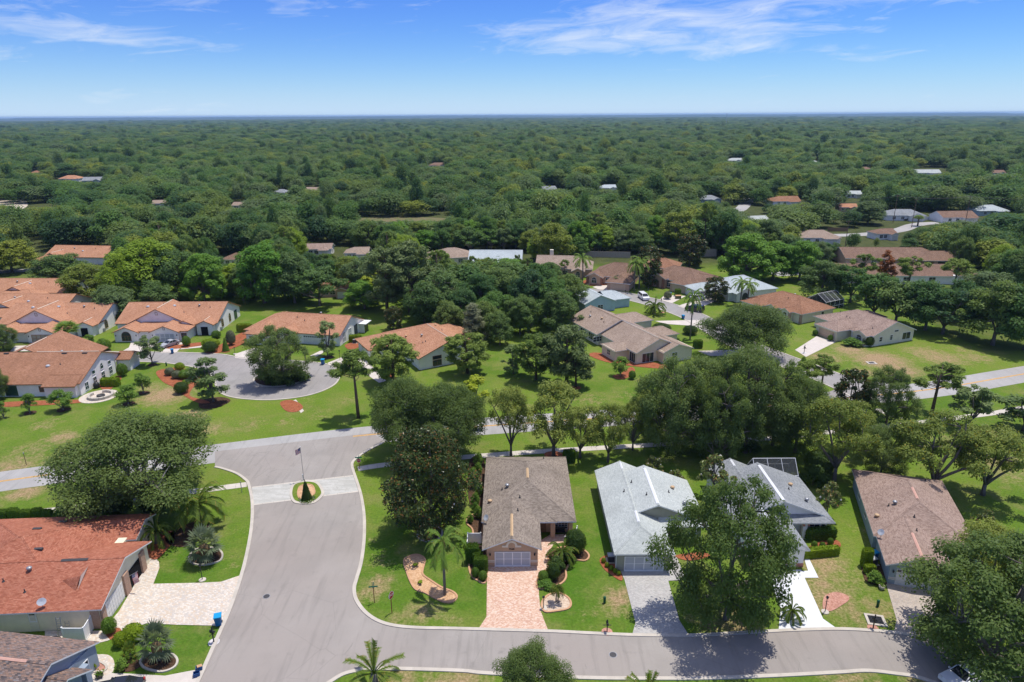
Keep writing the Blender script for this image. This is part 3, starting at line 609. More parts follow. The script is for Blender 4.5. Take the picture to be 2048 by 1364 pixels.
def feather(kind, name, seed, h, n, L, leaf, tr=.15, droop=1.0, up0=.9, seg=7, lw=.045, ll=.55, boots=False):
    rng = np.random.default_rng(seed); tb = MB(); tb.tube([(0, 0, -.1), (0, 0, h * .5), (.06, .05, h)], [tr * 1.25, tr, tr * .85], 9)
    V, F = [], []; stems = MB(); o = np.array([.06, .05, h])
    for k in range(n):
        a = k * 2.399 + rng.normal() * .15; el = up0 * (1 - 1.25 * (k / n) ** 1.1) + rng.normal() * .06; l = L * rng.uniform(.85, 1.1); p = o.copy(); d = np.array([math.cos(a) * math.cos(el), math.sin(a) * math.cos(el), math.sin(el)]); pts = [p.copy()]
        for s in range(seg):
            p = p + d * l / seg; d = d + np.array([0, 0, -.20 * droop * (1 + s * .12)]); d /= np.linalg.norm(d); pts.append(p.copy())
        stems.tube(pts, [.035 * (1 - .8 * q / seg) + .008 for q in range(seg + 1)], 4, cap=False)
        pts = np.array(pts); m = seg * 5
        for q in range(m):
            t = .12 + .88 * q / m; i = min(seg - 1, int(t * seg)); c = pts[i] + (pts[i + 1] - pts[i]) * (t * seg - i); dd = pts[i + 1] - pts[i]; dd /= np.linalg.norm(dd); sd = np.cross(dd, (0, 0, 1)); sd /= np.linalg.norm(sd) + 1e-9; w = ll * l / 3 * math.sin(math.pi * min(1, .25 + .75 * (1 - t * .75)))
            for sg in (-1, 1):
                e = c + (sd * sg * .8 + dd * .55 + np.array([0, 0, -.32 * droop + rng.normal() * .12])) * w; wv = dd * lw * l / 3
                V += [c - wv, c + wv, e + wv * .5, e - wv * .5]
    V = np.array(V); F = np.arange(len(V)).reshape(-1, 4); crown = npmesh('crown', V, F, LEAF[leaf], attr={'rnd': np.repeat(rng.random(len(F)), 4)})
    ex = [('frond_stems', stems.mesh('frond_stems', LEAF[leaf], True))]
    if boots: q = MB(); q.lathe([(tr * 1.0, h - .9), (tr * 1.9, h - .5), (tr * 1.9, h - .1), (tr * .8, h + .1)], 10); ex.append(('boots', q.mesh('boots', PALM_B, True)))
    reg(kind, name, tb.mesh('trunk', PALM_T, True), crown, L * .8, h + L * (.35 if up0 < 1.1 else .75), ex)
feather('queen', 'queen_palm', 401, 5.2, 17, 2.9, 'palm', .15, 1.05, 1.05, boots=True); feather('queen', 'queen_palm', 402, 5.2, 16, 2.8, 'palm', .15, 1.15, 1.0)
feather('robellini', 'pygmy_date_palm', 403, 1.5, 16, 1.2, 'palm_y', .09, 1.2, .8); feather('sago', 'sago_palm', 404, .5, 26, 1.5, 'palm_y', .20, .8, .85, lw=.05, ll=.42)
feather('date', 'young_date_palm', 405, 1.3, 16, 3.0, 'palm_y', .34, .55, 1.35, ll=.42, boots=False); feather('cane', 'bushy_feather_palm', 406, 2.6, 26, 3.2, 'palm_y', .16, 1.0, 1.2, ll=.6)
def fan(kind, name, seed, h, n, L, R_, leaf, tr=.18, boots=True):
    rng = np.random.default_rng(seed); tb = MB(); tb.tube([(0, 0, -.1), (0, 0, h * .6), (0, 0, h)], [tr * 1.2, tr, tr], 9); V, stems = [], MB(); o = np.array([0, 0, h])
    for k in range(n):
        a = k * 2.399; el = 1.25 - 1.75 * (k / n); d = np.array([math.cos(a) * math.cos(el), math.sin(a) * math.cos(el), math.sin(el)]); e = o + d * L * rng.uniform(.85, 1.1); e[2] -= .12 * L * math.cos(el); stems.tube([o, (o + e) / 2 + (0, 0, .05), e], [.03, .025, .02], 4, cap=False)
        sd = np.cross(d, (0, 0, 1)); sd /= np.linalg.norm(sd) + 1e-9; un = np.cross(sd, d); m = 15
        for q in range(m):
            t = (q / (m - 1) - .5) * 3.6; v = d * math.cos(t) + sd * math.sin(t) + un * rng.normal() * .07; v[2] -= .18 + .14 * abs(math.sin(t)); tip = e + v * R_ * (.75 + .25 * math.cos(t)); w = (-d * math.sin(t) + sd * math.cos(t)) * R_ * .075; mid = e + v * R_ * .45 + un * .03
            V += [e - w * .2, mid - w, tip, mid + w]
    V = np.array(V); F = np.arange(len(V)).reshape(-1, 4); crown = npmesh('crown', V, F, LEAF[leaf], attr={'rnd': np.repeat(rng.random(len(F)), 4)}); ex = [('frond_stems', stems.mesh('frond_stems', LEAF[leaf], True))]
    if boots: q = MB(); q.lathe([(tr * 1.1, h - 1.1), (tr * 2.0, h - .6), (tr * 2.0, h - .15), (tr * .8, h + .1)], 10); ex.append(('boots', q.mesh('boots', PALM_B, True)))
    reg(kind, name, tb.mesh('trunk', PALM_T, True), crown, L + R_ * .7, h + L + R_ * .5, ex)
fan('sabal', 'cabbage_palm', 421, 5, 30, .9, .95, 'palm', .2); fan('silver', 'silver_fan_palm', 422, 1.3, 22, 1.0, 1.0, 'silver', .24); fan('fanlow', 'low_fan_palm', 423, .8, 26, 1.1, .9, 'palm_y', .2, False)

def bush(kind, name, seed, rx, ry, hz, leaf, n, ln, shape='ball', stem=False):
    rng = np.random.default_rng(seed); d = unit(n, rng); b = MB(); z0 = .0
    if shape == 'ball': d[:, 2] = np.where(d[:, 2] < -.6, -d[:, 2], d[:, 2]); c = d * (rx, ry, hz / 2) * (1 + .05 * rng.normal(size=(n, 1))) + (0, 0, hz / 2); core = [(rx * .86 * math.sin(math.pi * k / 7), hz / 2 - hz * .43 * math.cos(math.pi * k / 7)) for k in range(8)]
    elif shape == 'cone':
        t = 1 - np.sqrt(rng.random(n)); a = rng.uniform(0, 2 * math.pi, n); pr = (1 - t) ** .85 * .96 + .04; c = np.stack([np.cos(a) * rx * pr, np.sin(a) * rx * pr, .1 + t * (hz - .1)], 1) * (1 + .02 * rng.normal(size=(n, 1))); d = np.stack([np.cos(a), np.sin(a), np.full(n, .4)], 1); core = [(.05, .0), (rx * .9, .12), (rx * .5, hz * .5), (.03, hz * .95)]
    else:
        m = np.abs(d) ** 8; s = (m.sum(1) ** (1 / 8))[:, None]; c = d / s * (rx, ry, hz / 2) * (1 + .025 * rng.normal(size=(n, 1))) + (0, 0, hz / 2); core = None
        d = np.sign(d) * np.abs(d / s) ** 3; c = c[c[:, 2] > .03]; d = d[:len(c)]
    d = d + .55 * unit(len(d), rng); d /= np.linalg.norm(d, axis=1)[:, None]; parts = [leafquads(c, d, ln, ln * .6, rng)]
    if core:
        for k in range(len(core) - 1):
            for j in range(10):
                q = []
                for (r_, z_), jj in ((core[k], j), (core[k], j + 1), (core[k + 1], j + 1), (core[k + 1], j)): a = 2 * math.pi * jj / 10; q.append((r_ * math.cos(a), r_ * ry / rx * math.sin(a), z_))
                parts.append((np.array(q), np.arange(4)[None]))
    else:
        q = MB(); q.box(-rx * .9, rx * .9, -ry * .9, ry * .9, .0, hz * .93); parts.append((np.array(q.v), np.array(q.f)))
    me = leafmesh('foliage', parts, LEAF[leaf], rng); tk = None
    if stem: tb = MB(); tb.tube([(0, 0, -.1), (0, 0, hz * .5)], [.06, .04], 6); tk = tb.mesh('stem', BARK, True)
    TREE.setdefault(kind, []).append((name, tk, me, rx, hz, []))
bush('ball', 'round_bush', 501, .8, .8, 1.4, 'shrub', 1500, .075); bush('ball_d', 'dark_round_bush', 502, 1.2, 1.2, 2.2, 'shrub_d', 2600, .085); bush('ball_y', 'lime_bush', 503, .7, .7, .9, 'shrub_y', 1000, .075); bush('ball_g', 'grey_bush', 504, .9, .9, 1.4, 'shrub_g', 1200, .10)
bush('box', 'clipped_hedge', 505, 1.0, .5, 1.1, 'shrub', 2000, .07, 'box'); bush('box_y', 'lime_hedge', 506, 1.0, .5, .9, 'shrub_y', 2000, .07, 'box'); bush('cone', 'cone_topiary', 507, .85, .85, 3.0, 'shrub_d', 2200, .085, 'cone'); bush('conetree', 'cone_tree', 508, .8, .8, 2.6, 'shrub', 1500, .085, 'cone', True)
broad('loose', 'loose_shrub', 511, 1.2, 1.5, .25, 14, 1100, .12, 'myrtle', BARK, 'oak', tr=.05, fork=.15, cr=.36, nl=3, fill=.2, jit=.9); broad('loose_d', 'dark_shrub', 512, 1.2, 1.8, .3, 14, 1200, .13, 'shrub_d', BARK, 'oak', tr=.05, fork=.15, cr=.36, nl=3, fill=.4)
broad('tuft', 'leafy_plant', 513, .45, .6, .1, 6, 160, .12, 'shrub_y', BARK, 'oak', tr=.02, fork=.05, cr=.4, nl=2, fill=.1, jit=.9)

_cnt = {}
def plant(kind, loc, r, h, label, cat='tree', group=None, variant=None, rz=None, name=None):
    """place one tree, palm or bush scaled to radius r and height h (metres)"""
    vs = TREE[kind]; i = _cnt.get(kind, 0); _cnt[kind] = i + 1; nm, tk, cr, r0, h0, ex = vs[(i if variant is None else variant) % len(vs)]
    rz = random.uniform(0, 6.28) if rz is None else rz; s = (r / r0, r / r0, h / h0)
    o = thing(name or nm, label, cat, (loc[0], loc[1], loc[2] if len(loc) > 2 else 0), rz, group, s)
    if tk is not None: link('trunk' if tk.name.startswith('trunk') else 'stem', tk, o)
    link('crown' if cat in ('tree', 'palm') else 'foliage', cr, o)
    for en, em in ex: link(en, em, o)
    return o

# ------------------------------------------------------------------ building materials
def m_shingle(name, cols, stain=(.10, .09, .08), st=.35, rowh=.145):
    t = NT(name); u = t.uv(); br = t.N('ShaderNodeTexBrick'); t.L(u, br.inputs['Vector']); br.inputs['Scale'].default_value = 1.0
    br.inputs['Brick Width'].default_value = .31; br.inputs['Row Height'].default_value = rowh; br.inputs['Mortar Size'].default_value = .010; br.offset = .37
    br.inputs['Color1'].default_value = (0, 0, 0, 1); br.inputs['Color2'].default_value = (1, 1, 1, 1); br.inputs['Mortar'].default_value = (.45, .45, .45, 1)
    n = len(cols); rp = t.N('ShaderNodeValToRGB'); t.L(t.mix(.45, br.outputs['Color'], t.noise(1.1, u, 3, .75)), rp.inputs[0]); e = rp.color_ramp.elements
    e[0].position = .2; e[0].color = (*cols[0], 1); e[1].position = .8; e[1].color = (*cols[-1], 1)
    for k in range(1, n - 1): q = e.new(.2 + .6 * k / (n - 1)); q.color = (*cols[k], 1)
    c = t.mix(t.math('MULTIPLY', br.outputs['Fac'], .55), rp.outputs[0], tuple(x * .35 for x in cols[0]))
    mp = t.N('ShaderNodeMapping'); mp.inputs['Scale'].default_value = (.75, .10, 1); t.L(u, mp.inputs[0]); s = t.ramp(t.noise(1.0, mp.outputs[0], 5, .65), .45, .75)
    c = t.mix(t.math('MULTIPLY', s, st), c, stain); p = t.pos(); c = t.mix(t.math('MULTIPLY', t.ramp(t.noise(.28, p, 4), .4, .7), .28), c, tuple(x * .62 for x in cols[0]))
    return t.done(t.bsdf(c, .9, .15, t.math('SUBTRACT', 1.0, br.outputs['Fac']), .4, .015))
def m_stucco(name, col, dirt=.25):
    t = NT(name); p = t.objc(); c = t.mix(t.ramp(t.noise(.9, p, 5, .6), .3, .7), tuple(x * .92 for x in col), tuple(min(.9, x * 1.05) for x in col))
    mp = t.N('ShaderNodeMapping'); mp.inputs['Scale'].default_value = (2.2, 2.2, .25); t.L(p, mp.inputs[0])
    c = t.mix(t.math('MULTIPLY', t.ramp(t.noise(1, mp.outputs[0], 4), .52, .8), dirt), c, tuple(x * .6 for x in col))
    return t.done(t.bsdf(c, .9, .15, t.noise(22, p, 4), .25, .01))
def m_brick(name, a, b_, mo):
    t = NT(name); br = t.N('ShaderNodeTexBrick'); t.L(t.uv(), br.inputs['Vector']); br.inputs['Scale'].default_value = 1; br.inputs['Brick Width'].default_value = .24; br.inputs['Row Height'].default_value = .085; br.inputs['Mortar Size'].default_value = .008
    br.inputs['Color1'].default_value = (*a, 1); br.inputs['Color2'].default_value = (*b_, 1); br.inputs['Mortar'].default_value = (*mo, 1); return t.done(t.bsdf(br.outputs['Color'], .9, .15))
def m_glass(name, col=(.018, .024, .030), rough=.06):
    t = NT(name); n = t.noise(.7, t.pos(), 3); return t.done(t.bsdf(t.mix(n, col, tuple(x * 2.2 for x in col)), rough, .6))
def m_screen(name, col, alpha=.55):
    t = NT(name); b = t.bsdf(col, .6, .2); tr = t.N('ShaderNodeBsdfTransparent'); mx = t.N('ShaderNodeMixShader'); mx.inputs[0].default_value = alpha; t.L(tr.outputs[0], mx.inputs[1]); t.L(b.outputs[0], mx.inputs[2]); return t.done(mx)
RF = dict(
    taupe=m_shingle('shingle_taupe', [(.185, .150, .120), (.285, .235, .190), (.345, .290, .235)], (.10, .085, .07), .35),
    pale=m_shingle('shingle_pale', [(.39, .42, .40), (.48, .51, .485), (.53, .56, .53)], (.32, .34, .33), .3),
    grey=m_shingle('shingle_grey', [(.20, .215, .225), (.29, .305, .315), (.34, .355, .365)], (.15, .16, .17), .35),
    rose=m_shingle('shingle_rose', [(.245, .165, .130), (.355, .255, .205), (.42, .31, .255)], (.15, .11, .09), .4),
    red=m_shingle('shingle_red', [(.29, .095, .055), (.41, .150, .092), (.48, .205, .130)], (.20, .075, .045), .3),
    multi=m_shingle('shingle_multi', [(.07, .065, .07), (.20, .15, .13), (.33, .20, .14), (.24, .22, .22)], (.08, .07, .07), .2),
    orange=m_shingle('shingle_orange', [(.37, .175, .095), (.48, .245, .145), (.55, .305, .19)], (.30, .14, .08), .35),
    orange_d=m_shingle('shingle_orange_worn', [(.28, .135, .075), (.37, .185, .11), (.43, .225, .14)], (.20, .10, .06), .45),
    beige=m_shingle('shingle_beige', [(.26, .19, .14), (.36, .275, .215), (.42, .325, .26)], (.24, .17, .13), .25),
    brown=m_shingle('shingle_brown', [(.16, .095, .065), (.25, .155, .11), (.30, .20, .145)], (.12, .08, .06), .3),
    rust=m_shingle('shingle_rust', [(.22, .105, .06), (.33, .17, .10), (.39, .215, .135)], (.16, .09, .05), .3),
    blue=m_shingle('shingle_blue', [(.38, .43, .44), (.46, .51, .52), (.52, .56, .57)], (.33, .40, .42), .2))
WL = dict(tan=m_stucco('stucco_tan', (.55, .37, .24)), olive=m_stucco('stucco_olive', (.34, .34, .27)), white=m_stucco('stucco_white', (.84, .83, .81), .08), bluegrey=m_stucco('stucco_bluegrey', (.34, .42, .46)), cream=m_stucco('stucco_cream', (.80, .73, .54), .10),
          villa=m_stucco('stucco_villa', (.86, .84, .80), .10), beige=m_stucco('stucco_beige', (.74, .68, .53), .10), blue=m_stucco('stucco_blue', (.42, .54, .58)), peach=m_stucco('stucco_peach', (.58, .38, .27)), slate=m_stucco('stucco_slate', (.30, .36, .42)), pink=m_stucco('stucco_pink', (.58, .40, .33)))
WHITE = plain('white_trim', (.80, .80, .78), .5, .35, .05); TRIM_B = plain('brown_trim', (.30, .15, .075), .6, .3, .1); TRIM_S = plain('salmon_trim', (.55, .24, .19), .7, .2, .1); CREAMT = plain('cream_trim', (.72, .66, .54), .6, .3, .05); PINKT = plain('pink_vent', (.62, .36, .28), .7, .2, .08); TANV = plain('tan_vent', (.55, .38, .22), .7, .2, .1)
BRICK = m_brick('brick_tan', (.36, .20, .13), (.45, .28, .19), (.45, .4, .34)); BRICK_R = m_brick('brick_red', (.26, .08, .05), (.34, .12, .075), (.36, .3, .26))
GLASS = m_glass('window_glass'); GLASS_G = m_glass('window_glass_green', (.02, .045, .035)); SCREEN_W = m_screen('garage_screen', (.50, .53, .57), .88); SCREEN_T = m_screen('garage_screen_tan', (.46, .41, .33), .8); SCREEN_B = m_screen('cage_screen', (.05, .055, .06), .62)
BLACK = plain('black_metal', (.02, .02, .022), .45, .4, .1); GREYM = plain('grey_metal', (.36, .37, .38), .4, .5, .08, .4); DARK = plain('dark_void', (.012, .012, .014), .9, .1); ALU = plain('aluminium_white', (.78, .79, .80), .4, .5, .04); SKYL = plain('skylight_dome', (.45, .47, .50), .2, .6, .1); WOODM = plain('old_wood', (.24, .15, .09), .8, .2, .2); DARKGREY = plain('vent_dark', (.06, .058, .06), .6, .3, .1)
GDOOR = plain('garage_door_white', (.70, .70, .66), .5, .35, .04); GDOOR_P = plain('garage_door_peach', (.62, .46, .33), .6, .3, .05)

FACE = {'s': (Vector((1, 0, 0)), Vector((0, -1, 0))), 'n': (Vector((-1, 0, 0)), Vector((0, 1, 0))), 'e': (Vector((0, 1, 0)), Vector((1, 0, 0))), 'w': (Vector((0, -1, 0)), Vector((-1, 0, 0)))}
class House:
    def __init__(s, name, label, origin, rot=0, wall='tan', roof='taupe', trim=None, cat='house', th=.17, group=None):
        s.o = thing(name, label, cat, (origin[0], origin[1], 0), R(rot), group); s.W = WL[wall]; s.RM = RF[roof]; s.T = trim or WHITE; s.th = th
        s.wb, s.rb, s.fb = MB(), MB(), MB(); s.fn = []; s.nw = 0
    def walls(s, x0, x1, y0, y1, h, z0=0): s.wb.box(x0, x1, y0, y1, z0 - .05, h, skip='b'); return s
    def zr(s, x, y):
        v = [f(x, y) for f in s.fn]; v = [q for q in v if q is not None]; return max(v) if v else 3.0
    def roof(s, x0, x1, y0, y1, z, pitch, axis='y', ends='gg', ov=.42, wall=True):
        """x0..y1 = wall lines, z = wall top; ends: g gable, h hip, n buried in another roof; first = low coordinate end"""
        sw = axis == 'x'; a0, a1, b0, b1 = (y0, y1, x0, x1) if sw else (x0, x1, y0, y1)     # a across the ridge, b along it
        Q = (lambda a, b, c: (b, a, c)) if sw else (lambda a, b, c: (a, b, c))
        zb = z - pitch * ov; A0, A1 = a0 - ov, a1 + ov; m = (a0 + a1) / 2; hf = (A1 - A0) / 2; zt = zb + pitch * hf
        B0 = b0 - (ov if ends[0] != 'n' else 0); B1 = b1 + (ov if ends[1] != 'n' else 0); r0 = B0 + (hf if ends[0] == 'h' else 0); r1 = B1 - (hf if ends[1] == 'h' else 0)
        if r0 > r1: r0 = r1 = (r0 + r1) / 2
        pl = [[Q(A0, B1, zb), Q(A0, B0, zb), Q(m, r0, zt), Q(m, r1, zt)], [Q(A1, B0, zb), Q(A1, B1, zb), Q(m, r1, zt), Q(m, r0, zt)]]
        if r1 - r0 < 1e-4: pl = [p[:3] for p in pl]
        if ends[0] == 'h': pl.append([Q(A0, B0, zb), Q(A1, B0, zb), Q(m, r0, zt)])
        if ends[1] == 'h': pl.append([Q(A1, B1, zb), Q(A0, B1, zb), Q(m, r1, zt)])
        dn = lambda p: (p[0], p[1], p[2] - s.th)
        for p in pl:
            q = p if not sw else None
            s.rb.face(p); s.fb.face([dn(v) for v in reversed(p)])
        def band(p, q): s.fb.face([dn(p), dn(q), q, p])
        band(Q(A0, B1, zb), Q(A0, B0, zb)); band(Q(A1, B0, zb), Q(A1, B1, zb))
        for i, (B, e) in enumerate(((B0, ends[0]), (B1, ends[1]))):
            if e == 'h': band(Q(A0, B, zb), Q(A1, B, zb))
            elif e == 'g': band(Q(A0, B, zb), Q(m, B, zt)); band(Q(m, B, zt), Q(A1, B, zb))
        if wall:
            for b, e in ((b0, ends[0]), (b1, ends[1])):
                if e == 'g': s.wb.face([Q(a0, b, z - .02), Q(a1, b, z - .02), Q(m, b, zt - s.th * .6 - .02)])
        def cap(p, q):
            p, q = Vector(p), Vector(q); d = q - p
            if d.length < .3: return
            n = Vector((-d.y, d.x, 0)).normalized() * .15; e = Vector((0, 0, .05)); k = Vector((0, 0, .02 - pitch * .10))
            for sg in (1, -1): s.rb.face([p + n * sg + k, q + n * sg + k, q + e, p + e])
        cap(Q(m, r0, zt), Q(m, r1, zt))
        for B, rr, e in ((B0, r0, ends[0]), (B1, r1, ends[1])):
            if e == 'h': cap(Q(A0, B, zb), Q(m, rr, zt)); cap(Q(A1, B, zb), Q(m, rr, zt))
        def f(x, y):
            a, b = (y, x) if sw else (x, y)
            if not (A0 <= a <= A1 and B0 <= b <= B1): return None
            d = min(a - A0, A1 - a)
            if ends[0] == 'h': d = min(d, b - B0)
            if ends[1] == 'h': d = min(d, B1 - b)
            return zb + pitch * d
        s.fn.append(f); s.ridge = (Q(m, r0, zt), Q(m, r1, zt)); return s
    def ridgevent(s, t0, t1, mat=None, ridge=None, w=.34):
        p, q = [Vector(v) for v in (ridge or s.ridge)]; a, b = p.lerp(q, t0), p.lerp(q, t1); d = (b - a).normalized(); n = Vector((-d.y, d.x, 0)) * w / 2; m = MB()
        for sg in (1, -1): m.face([a + n * sg + Vector((0, 0, -.03)), b + n * sg + Vector((0, 0, -.03)), b + Vector((0, 0, .09)), a + Vector((0, 0, .09))] if sg < 0 else [a + Vector((0, 0, .09)), b + Vector((0, 0, .09)), b + n + Vector((0, 0, -.03)), a + n + Vector((0, 0, -.03))])
        m.face([a + n - Vector((0, 0, .03)), a + Vector((0, 0, .09)), a - n - Vector((0, 0, .03))]); m.face([b - n - Vector((0, 0, .03)), b + Vector((0, 0, .09)), b + n - Vector((0, 0, .03))])
        m.build('ridge_vent', mat or TANV, s.o); return s
    def pipe(s, x, y, kind=0):
        z = s.zr(x, y); m = MB()
        if kind == 0: m.tube([(x, y, z - .1), (x, y, z + .38)], .06, 8); m.lathe([(.17, 0), (.09, .12)], 10, (x, y, z - .02)); m.build('vent_pipe', DARKGREY, s.o)
        elif kind == 1: m.lathe([(.20, -.1), (.20, .14), (.30, .16), (.30, .30), (.12, .38), (.02, .4)], 12, (x, y, z)); m.build('roof_vent', TANV, s.o, True)
        elif kind == 2: m.lathe([(.42, -.12), (.42, .06), (.34, .20), (.18, .28), (.02, .30)], 14, (x, y, z)); m.build('skylight', SKYL, s.o, True)
        elif kind == 3: m.lathe([(.15, -.1), (.15, .2), (.26, .24), (.30, .36), (.24, .48), (.02, .54)], 12, (x, y, z)); m.build('roof_vent', GREYM, s.o, True)
        elif kind == 4: m.box(x - .5, x + .5, y - .18, y + .18, z - .1, z + .15); m.build('roof_vent', DARKGREY, s.o)
        return s
    def win(s, c, f, w, h, grid=(2, 2), arch=False, frame=None, glass=None, name='window', fr=.07, sill=True):
        """c = middle of the sill on the wall plane, f = facing"""
        ex, en = FACE[f]; c = Vector(c); up = Vector((0, 0, 1)); fm, gm = MB(), MB()
        def bar(u0, u1, v0, v1, d0, d1):
            P_ = lambda u, v, d: c + ex * u + up * v + en * d
            fm.face([P_(u0, v0, d1), P_(u1, v0, d1), P_(u1, v1, d1), P_(u0, v1, d1)])
            for (a, b) in (((u0, v0), (u1, v0)), ((u1, v0), (u1, v1)), ((u1, v1), (u0, v1)), ((u0, v1), (u0, v0))): fm.face([P_(a[0], a[1], d0), P_(b[0], b[1], d0), P_(b[0], b[1], d1), P_(a[0], a[1], d1)])
        bar(-w / 2 - fr, -w / 2, 0, h, -.02, .07); bar(w / 2, w / 2 + fr, 0, h, -.02, .07); bar(-w / 2 - fr, w / 2 + fr, -fr, 0, -.02, .09 if sill else .07)
        if not arch: bar(-w / 2 - fr, w / 2 + fr, h, h + fr, -.02, .07)
        for k in range(1, grid[0]): u = -w / 2 + w * k / grid[0]; bar(u - .025, u + .025, 0, h, -.02, .055)
        for k in range(1, grid[1]): v = h * k / grid[1]; bar(-w / 2, w / 2, v - .025, v + .025, -.02, .05)
        pts = [(-w / 2, 0), (w / 2, 0), (w / 2, h)] + ([(w / 2 * math.cos(t), h + w / 2 * math.sin(t)) for t in [math.pi * k / 8 for k in range(1, 8)]] if arch else []) + [(-w / 2, h)]
        gm.face([c + ex * u + up * v + en * .025 for u, v in pts])
        if arch:
            for k in range(8):
                t0, t1 = math.pi * k / 8, math.pi * (k + 1) / 8; r0, r1 = w / 2, w / 2 + fr
                fm.face([c + ex * (r * math.cos(t)) + up * (h + r * math.sin(t)) + en * .07 for r, t in ((r0, t0), (r1, t0), (r1, t1), (r0, t1))])
            bar(-w / 2, w / 2, h - .03, h + .03, -.02, .055)
        fo = fm.build(name, frame or WHITE, s.o); gm.build('pane', glass or GLASS, fo); return s
    def garage(s, x0, x1, y, h, style='panel', f='s', mat=None, z=0.0):
        """door in a wall that faces f; x0..x1 along the wall in local x (or y for e/w)"""
        ex, en = FACE[f]; mid = (x0 + x1) / 2; w = x1 - x0; c = Vector((mid, y, z)) if f in 'sn' else Vector((y, mid, z)); up = Vector((0, 0, 1))
        P_ = lambda u, v, d: c + ex * u + up * v + en * d; base = MB(); base.face([P_(-w / 2, 0, .02), P_(w / 2, 0, .02), P_(w / 2, h, .02), P_(-w / 2, h, .02)])
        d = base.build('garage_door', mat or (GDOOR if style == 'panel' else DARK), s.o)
        def slab(name, u0, u1, v0, v1, d0, d1, m):
            b = MB(); b.face([P_(u0, v0, d1), P_(u1, v0, d1), P_(u1, v1, d1), P_(u0, v1, d1)])
            for (a, q) in (((u0, v0), (u1, v0)), ((u1, v0), (u1, v1)), ((u1, v1), (u0, v1)), ((u0, v1), (u0, v0))): b.face([P_(a[0], a[1], d0), P_(q[0], q[1], d0), P_(q[0], q[1], d1), P_(a[0], a[1], d1)])
            b.build(name, m, d)
        if style == 'panel':
            for r in range(4):
                for k in range(8):
                    u0 = -w / 2 + w * k / 8 + .05; u1 = -w / 2 + w * (k + 1) / 8 - .05; v0 = h * r / 4 + .05; v1 = h * (r + 1) / 4 - .05
                    if r == 3 and k % 1 == 0 and mat is None: slab('pane', u0 + .04, u1 - .04, v0 + .1, v1 - .05, .02, .045, GLASS)
                    else: slab('panel', u0, u1, v0, v1, .02, .05, mat or GDOOR)
        elif style == 'screen':
            fm = ALU if mat is None else TRIM_B; sm = SCREEN_W if mat is None else SCREEN_T
            for k in range(5): u = -w / 2 + w * k / 4; slab('mullion', u - .05, u + .05, 0, h, .02, .10, fm)
            for k in range(4):
                u0, u1 = -w / 2 + w * k / 4 + .05, -w / 2 + w * (k + 1) / 4 - .05
                slab('rail', u0, u1, 0, .26, .02, .09, ALU); slab('rail', u0, u1, h * .52, h * .52 + .06, .02, .09, fm); slab('rail', u0, u1, h - .08, h, .02, .09, fm)
                slab('screen_panel', u0, u1, .26, h * .52, .02, .06, sm); slab('screen_panel', u0, u1, h * .52 + .06, h - .08, .02, .06, sm)
        return s
    def part(s, name, mb, mat, smooth=False): mb.build(name, mat, s.o, smooth); return s
    def box(s, name, x0, x1, y0, y1, z0, z1, mat): return s.part(name, MB().box(x0, x1, y0, y1, z0, z1), mat)
    def dish(s, x, y, z=None, az=200):
        z = s.zr(x, y) if z is None else z; b = MB(); b.tube([(x, y, z - .1), (x, y, z + .45), (x + .1 * math.sin(R(az)), y + .1 * math.cos(R(az)), z + .6)], .035, 6); m = b.build('dish_mast', GREYM, s.o)
        d = MB(); n = Vector((math.sin(R(az)) * .75, math.cos(R(az)) * .75, .55)).normalized(); a = n.cross(Vector((0, 0, 1))).normalized(); q = n.cross(a); c = Vector((x, y, z + .62)) + n * .1
        for k in range(16):
            t0, t1 = 2 * math.pi * k / 16, 2 * math.pi * (k + 1) / 16; e = lambda t, r: c + (a * math.cos(t) * r + q * math.sin(t) * r * .9) + n * (.35 * r * r)
            d.face([c, e(t0, .45), e(t1, .45)]); d.face([e(t0, .45), c - n * .03, e(t1, .45)])
        d.build('dish', SKYL, m); return s
    def done(s):
        s.part('wall', s.wb, s.W); s.part('roof', s.rb, s.RM); s.part('fascia', s.fb, s.T); return s
def arch_trim(h, cx, y, z, r, mat, wide=.5):
    b = MB(); P_ = lambda x, zz, d: (cx + x, y - d, z + zz)
    for k in range(10):
        t0, t1 = math.pi * k / 10, math.pi * (k + 1) / 10; o = [P_(q * math.cos(t), q * math.sin(t), d) for q, t, d in ((r, t0, .08), (r + .26, t0, .08), (r + .26, t1, .08), (r, t1, .08))]; b.face(o)
        b.face([P_((r + .26) * math.cos(t0), (r + .26) * math.sin(t0), 0), P_((r + .26) * math.cos(t1), (r + .26) * math.sin(t1), 0), o[2], o[1]])
    for sg in (-1, 1): x0, x1 = sorted((sg * r, sg * (r + wide + .26))); b.box(cx + x0, cx + x1, y - .085, y - .001, z - .24, z)
    h.part('arch_trim', b, mat)

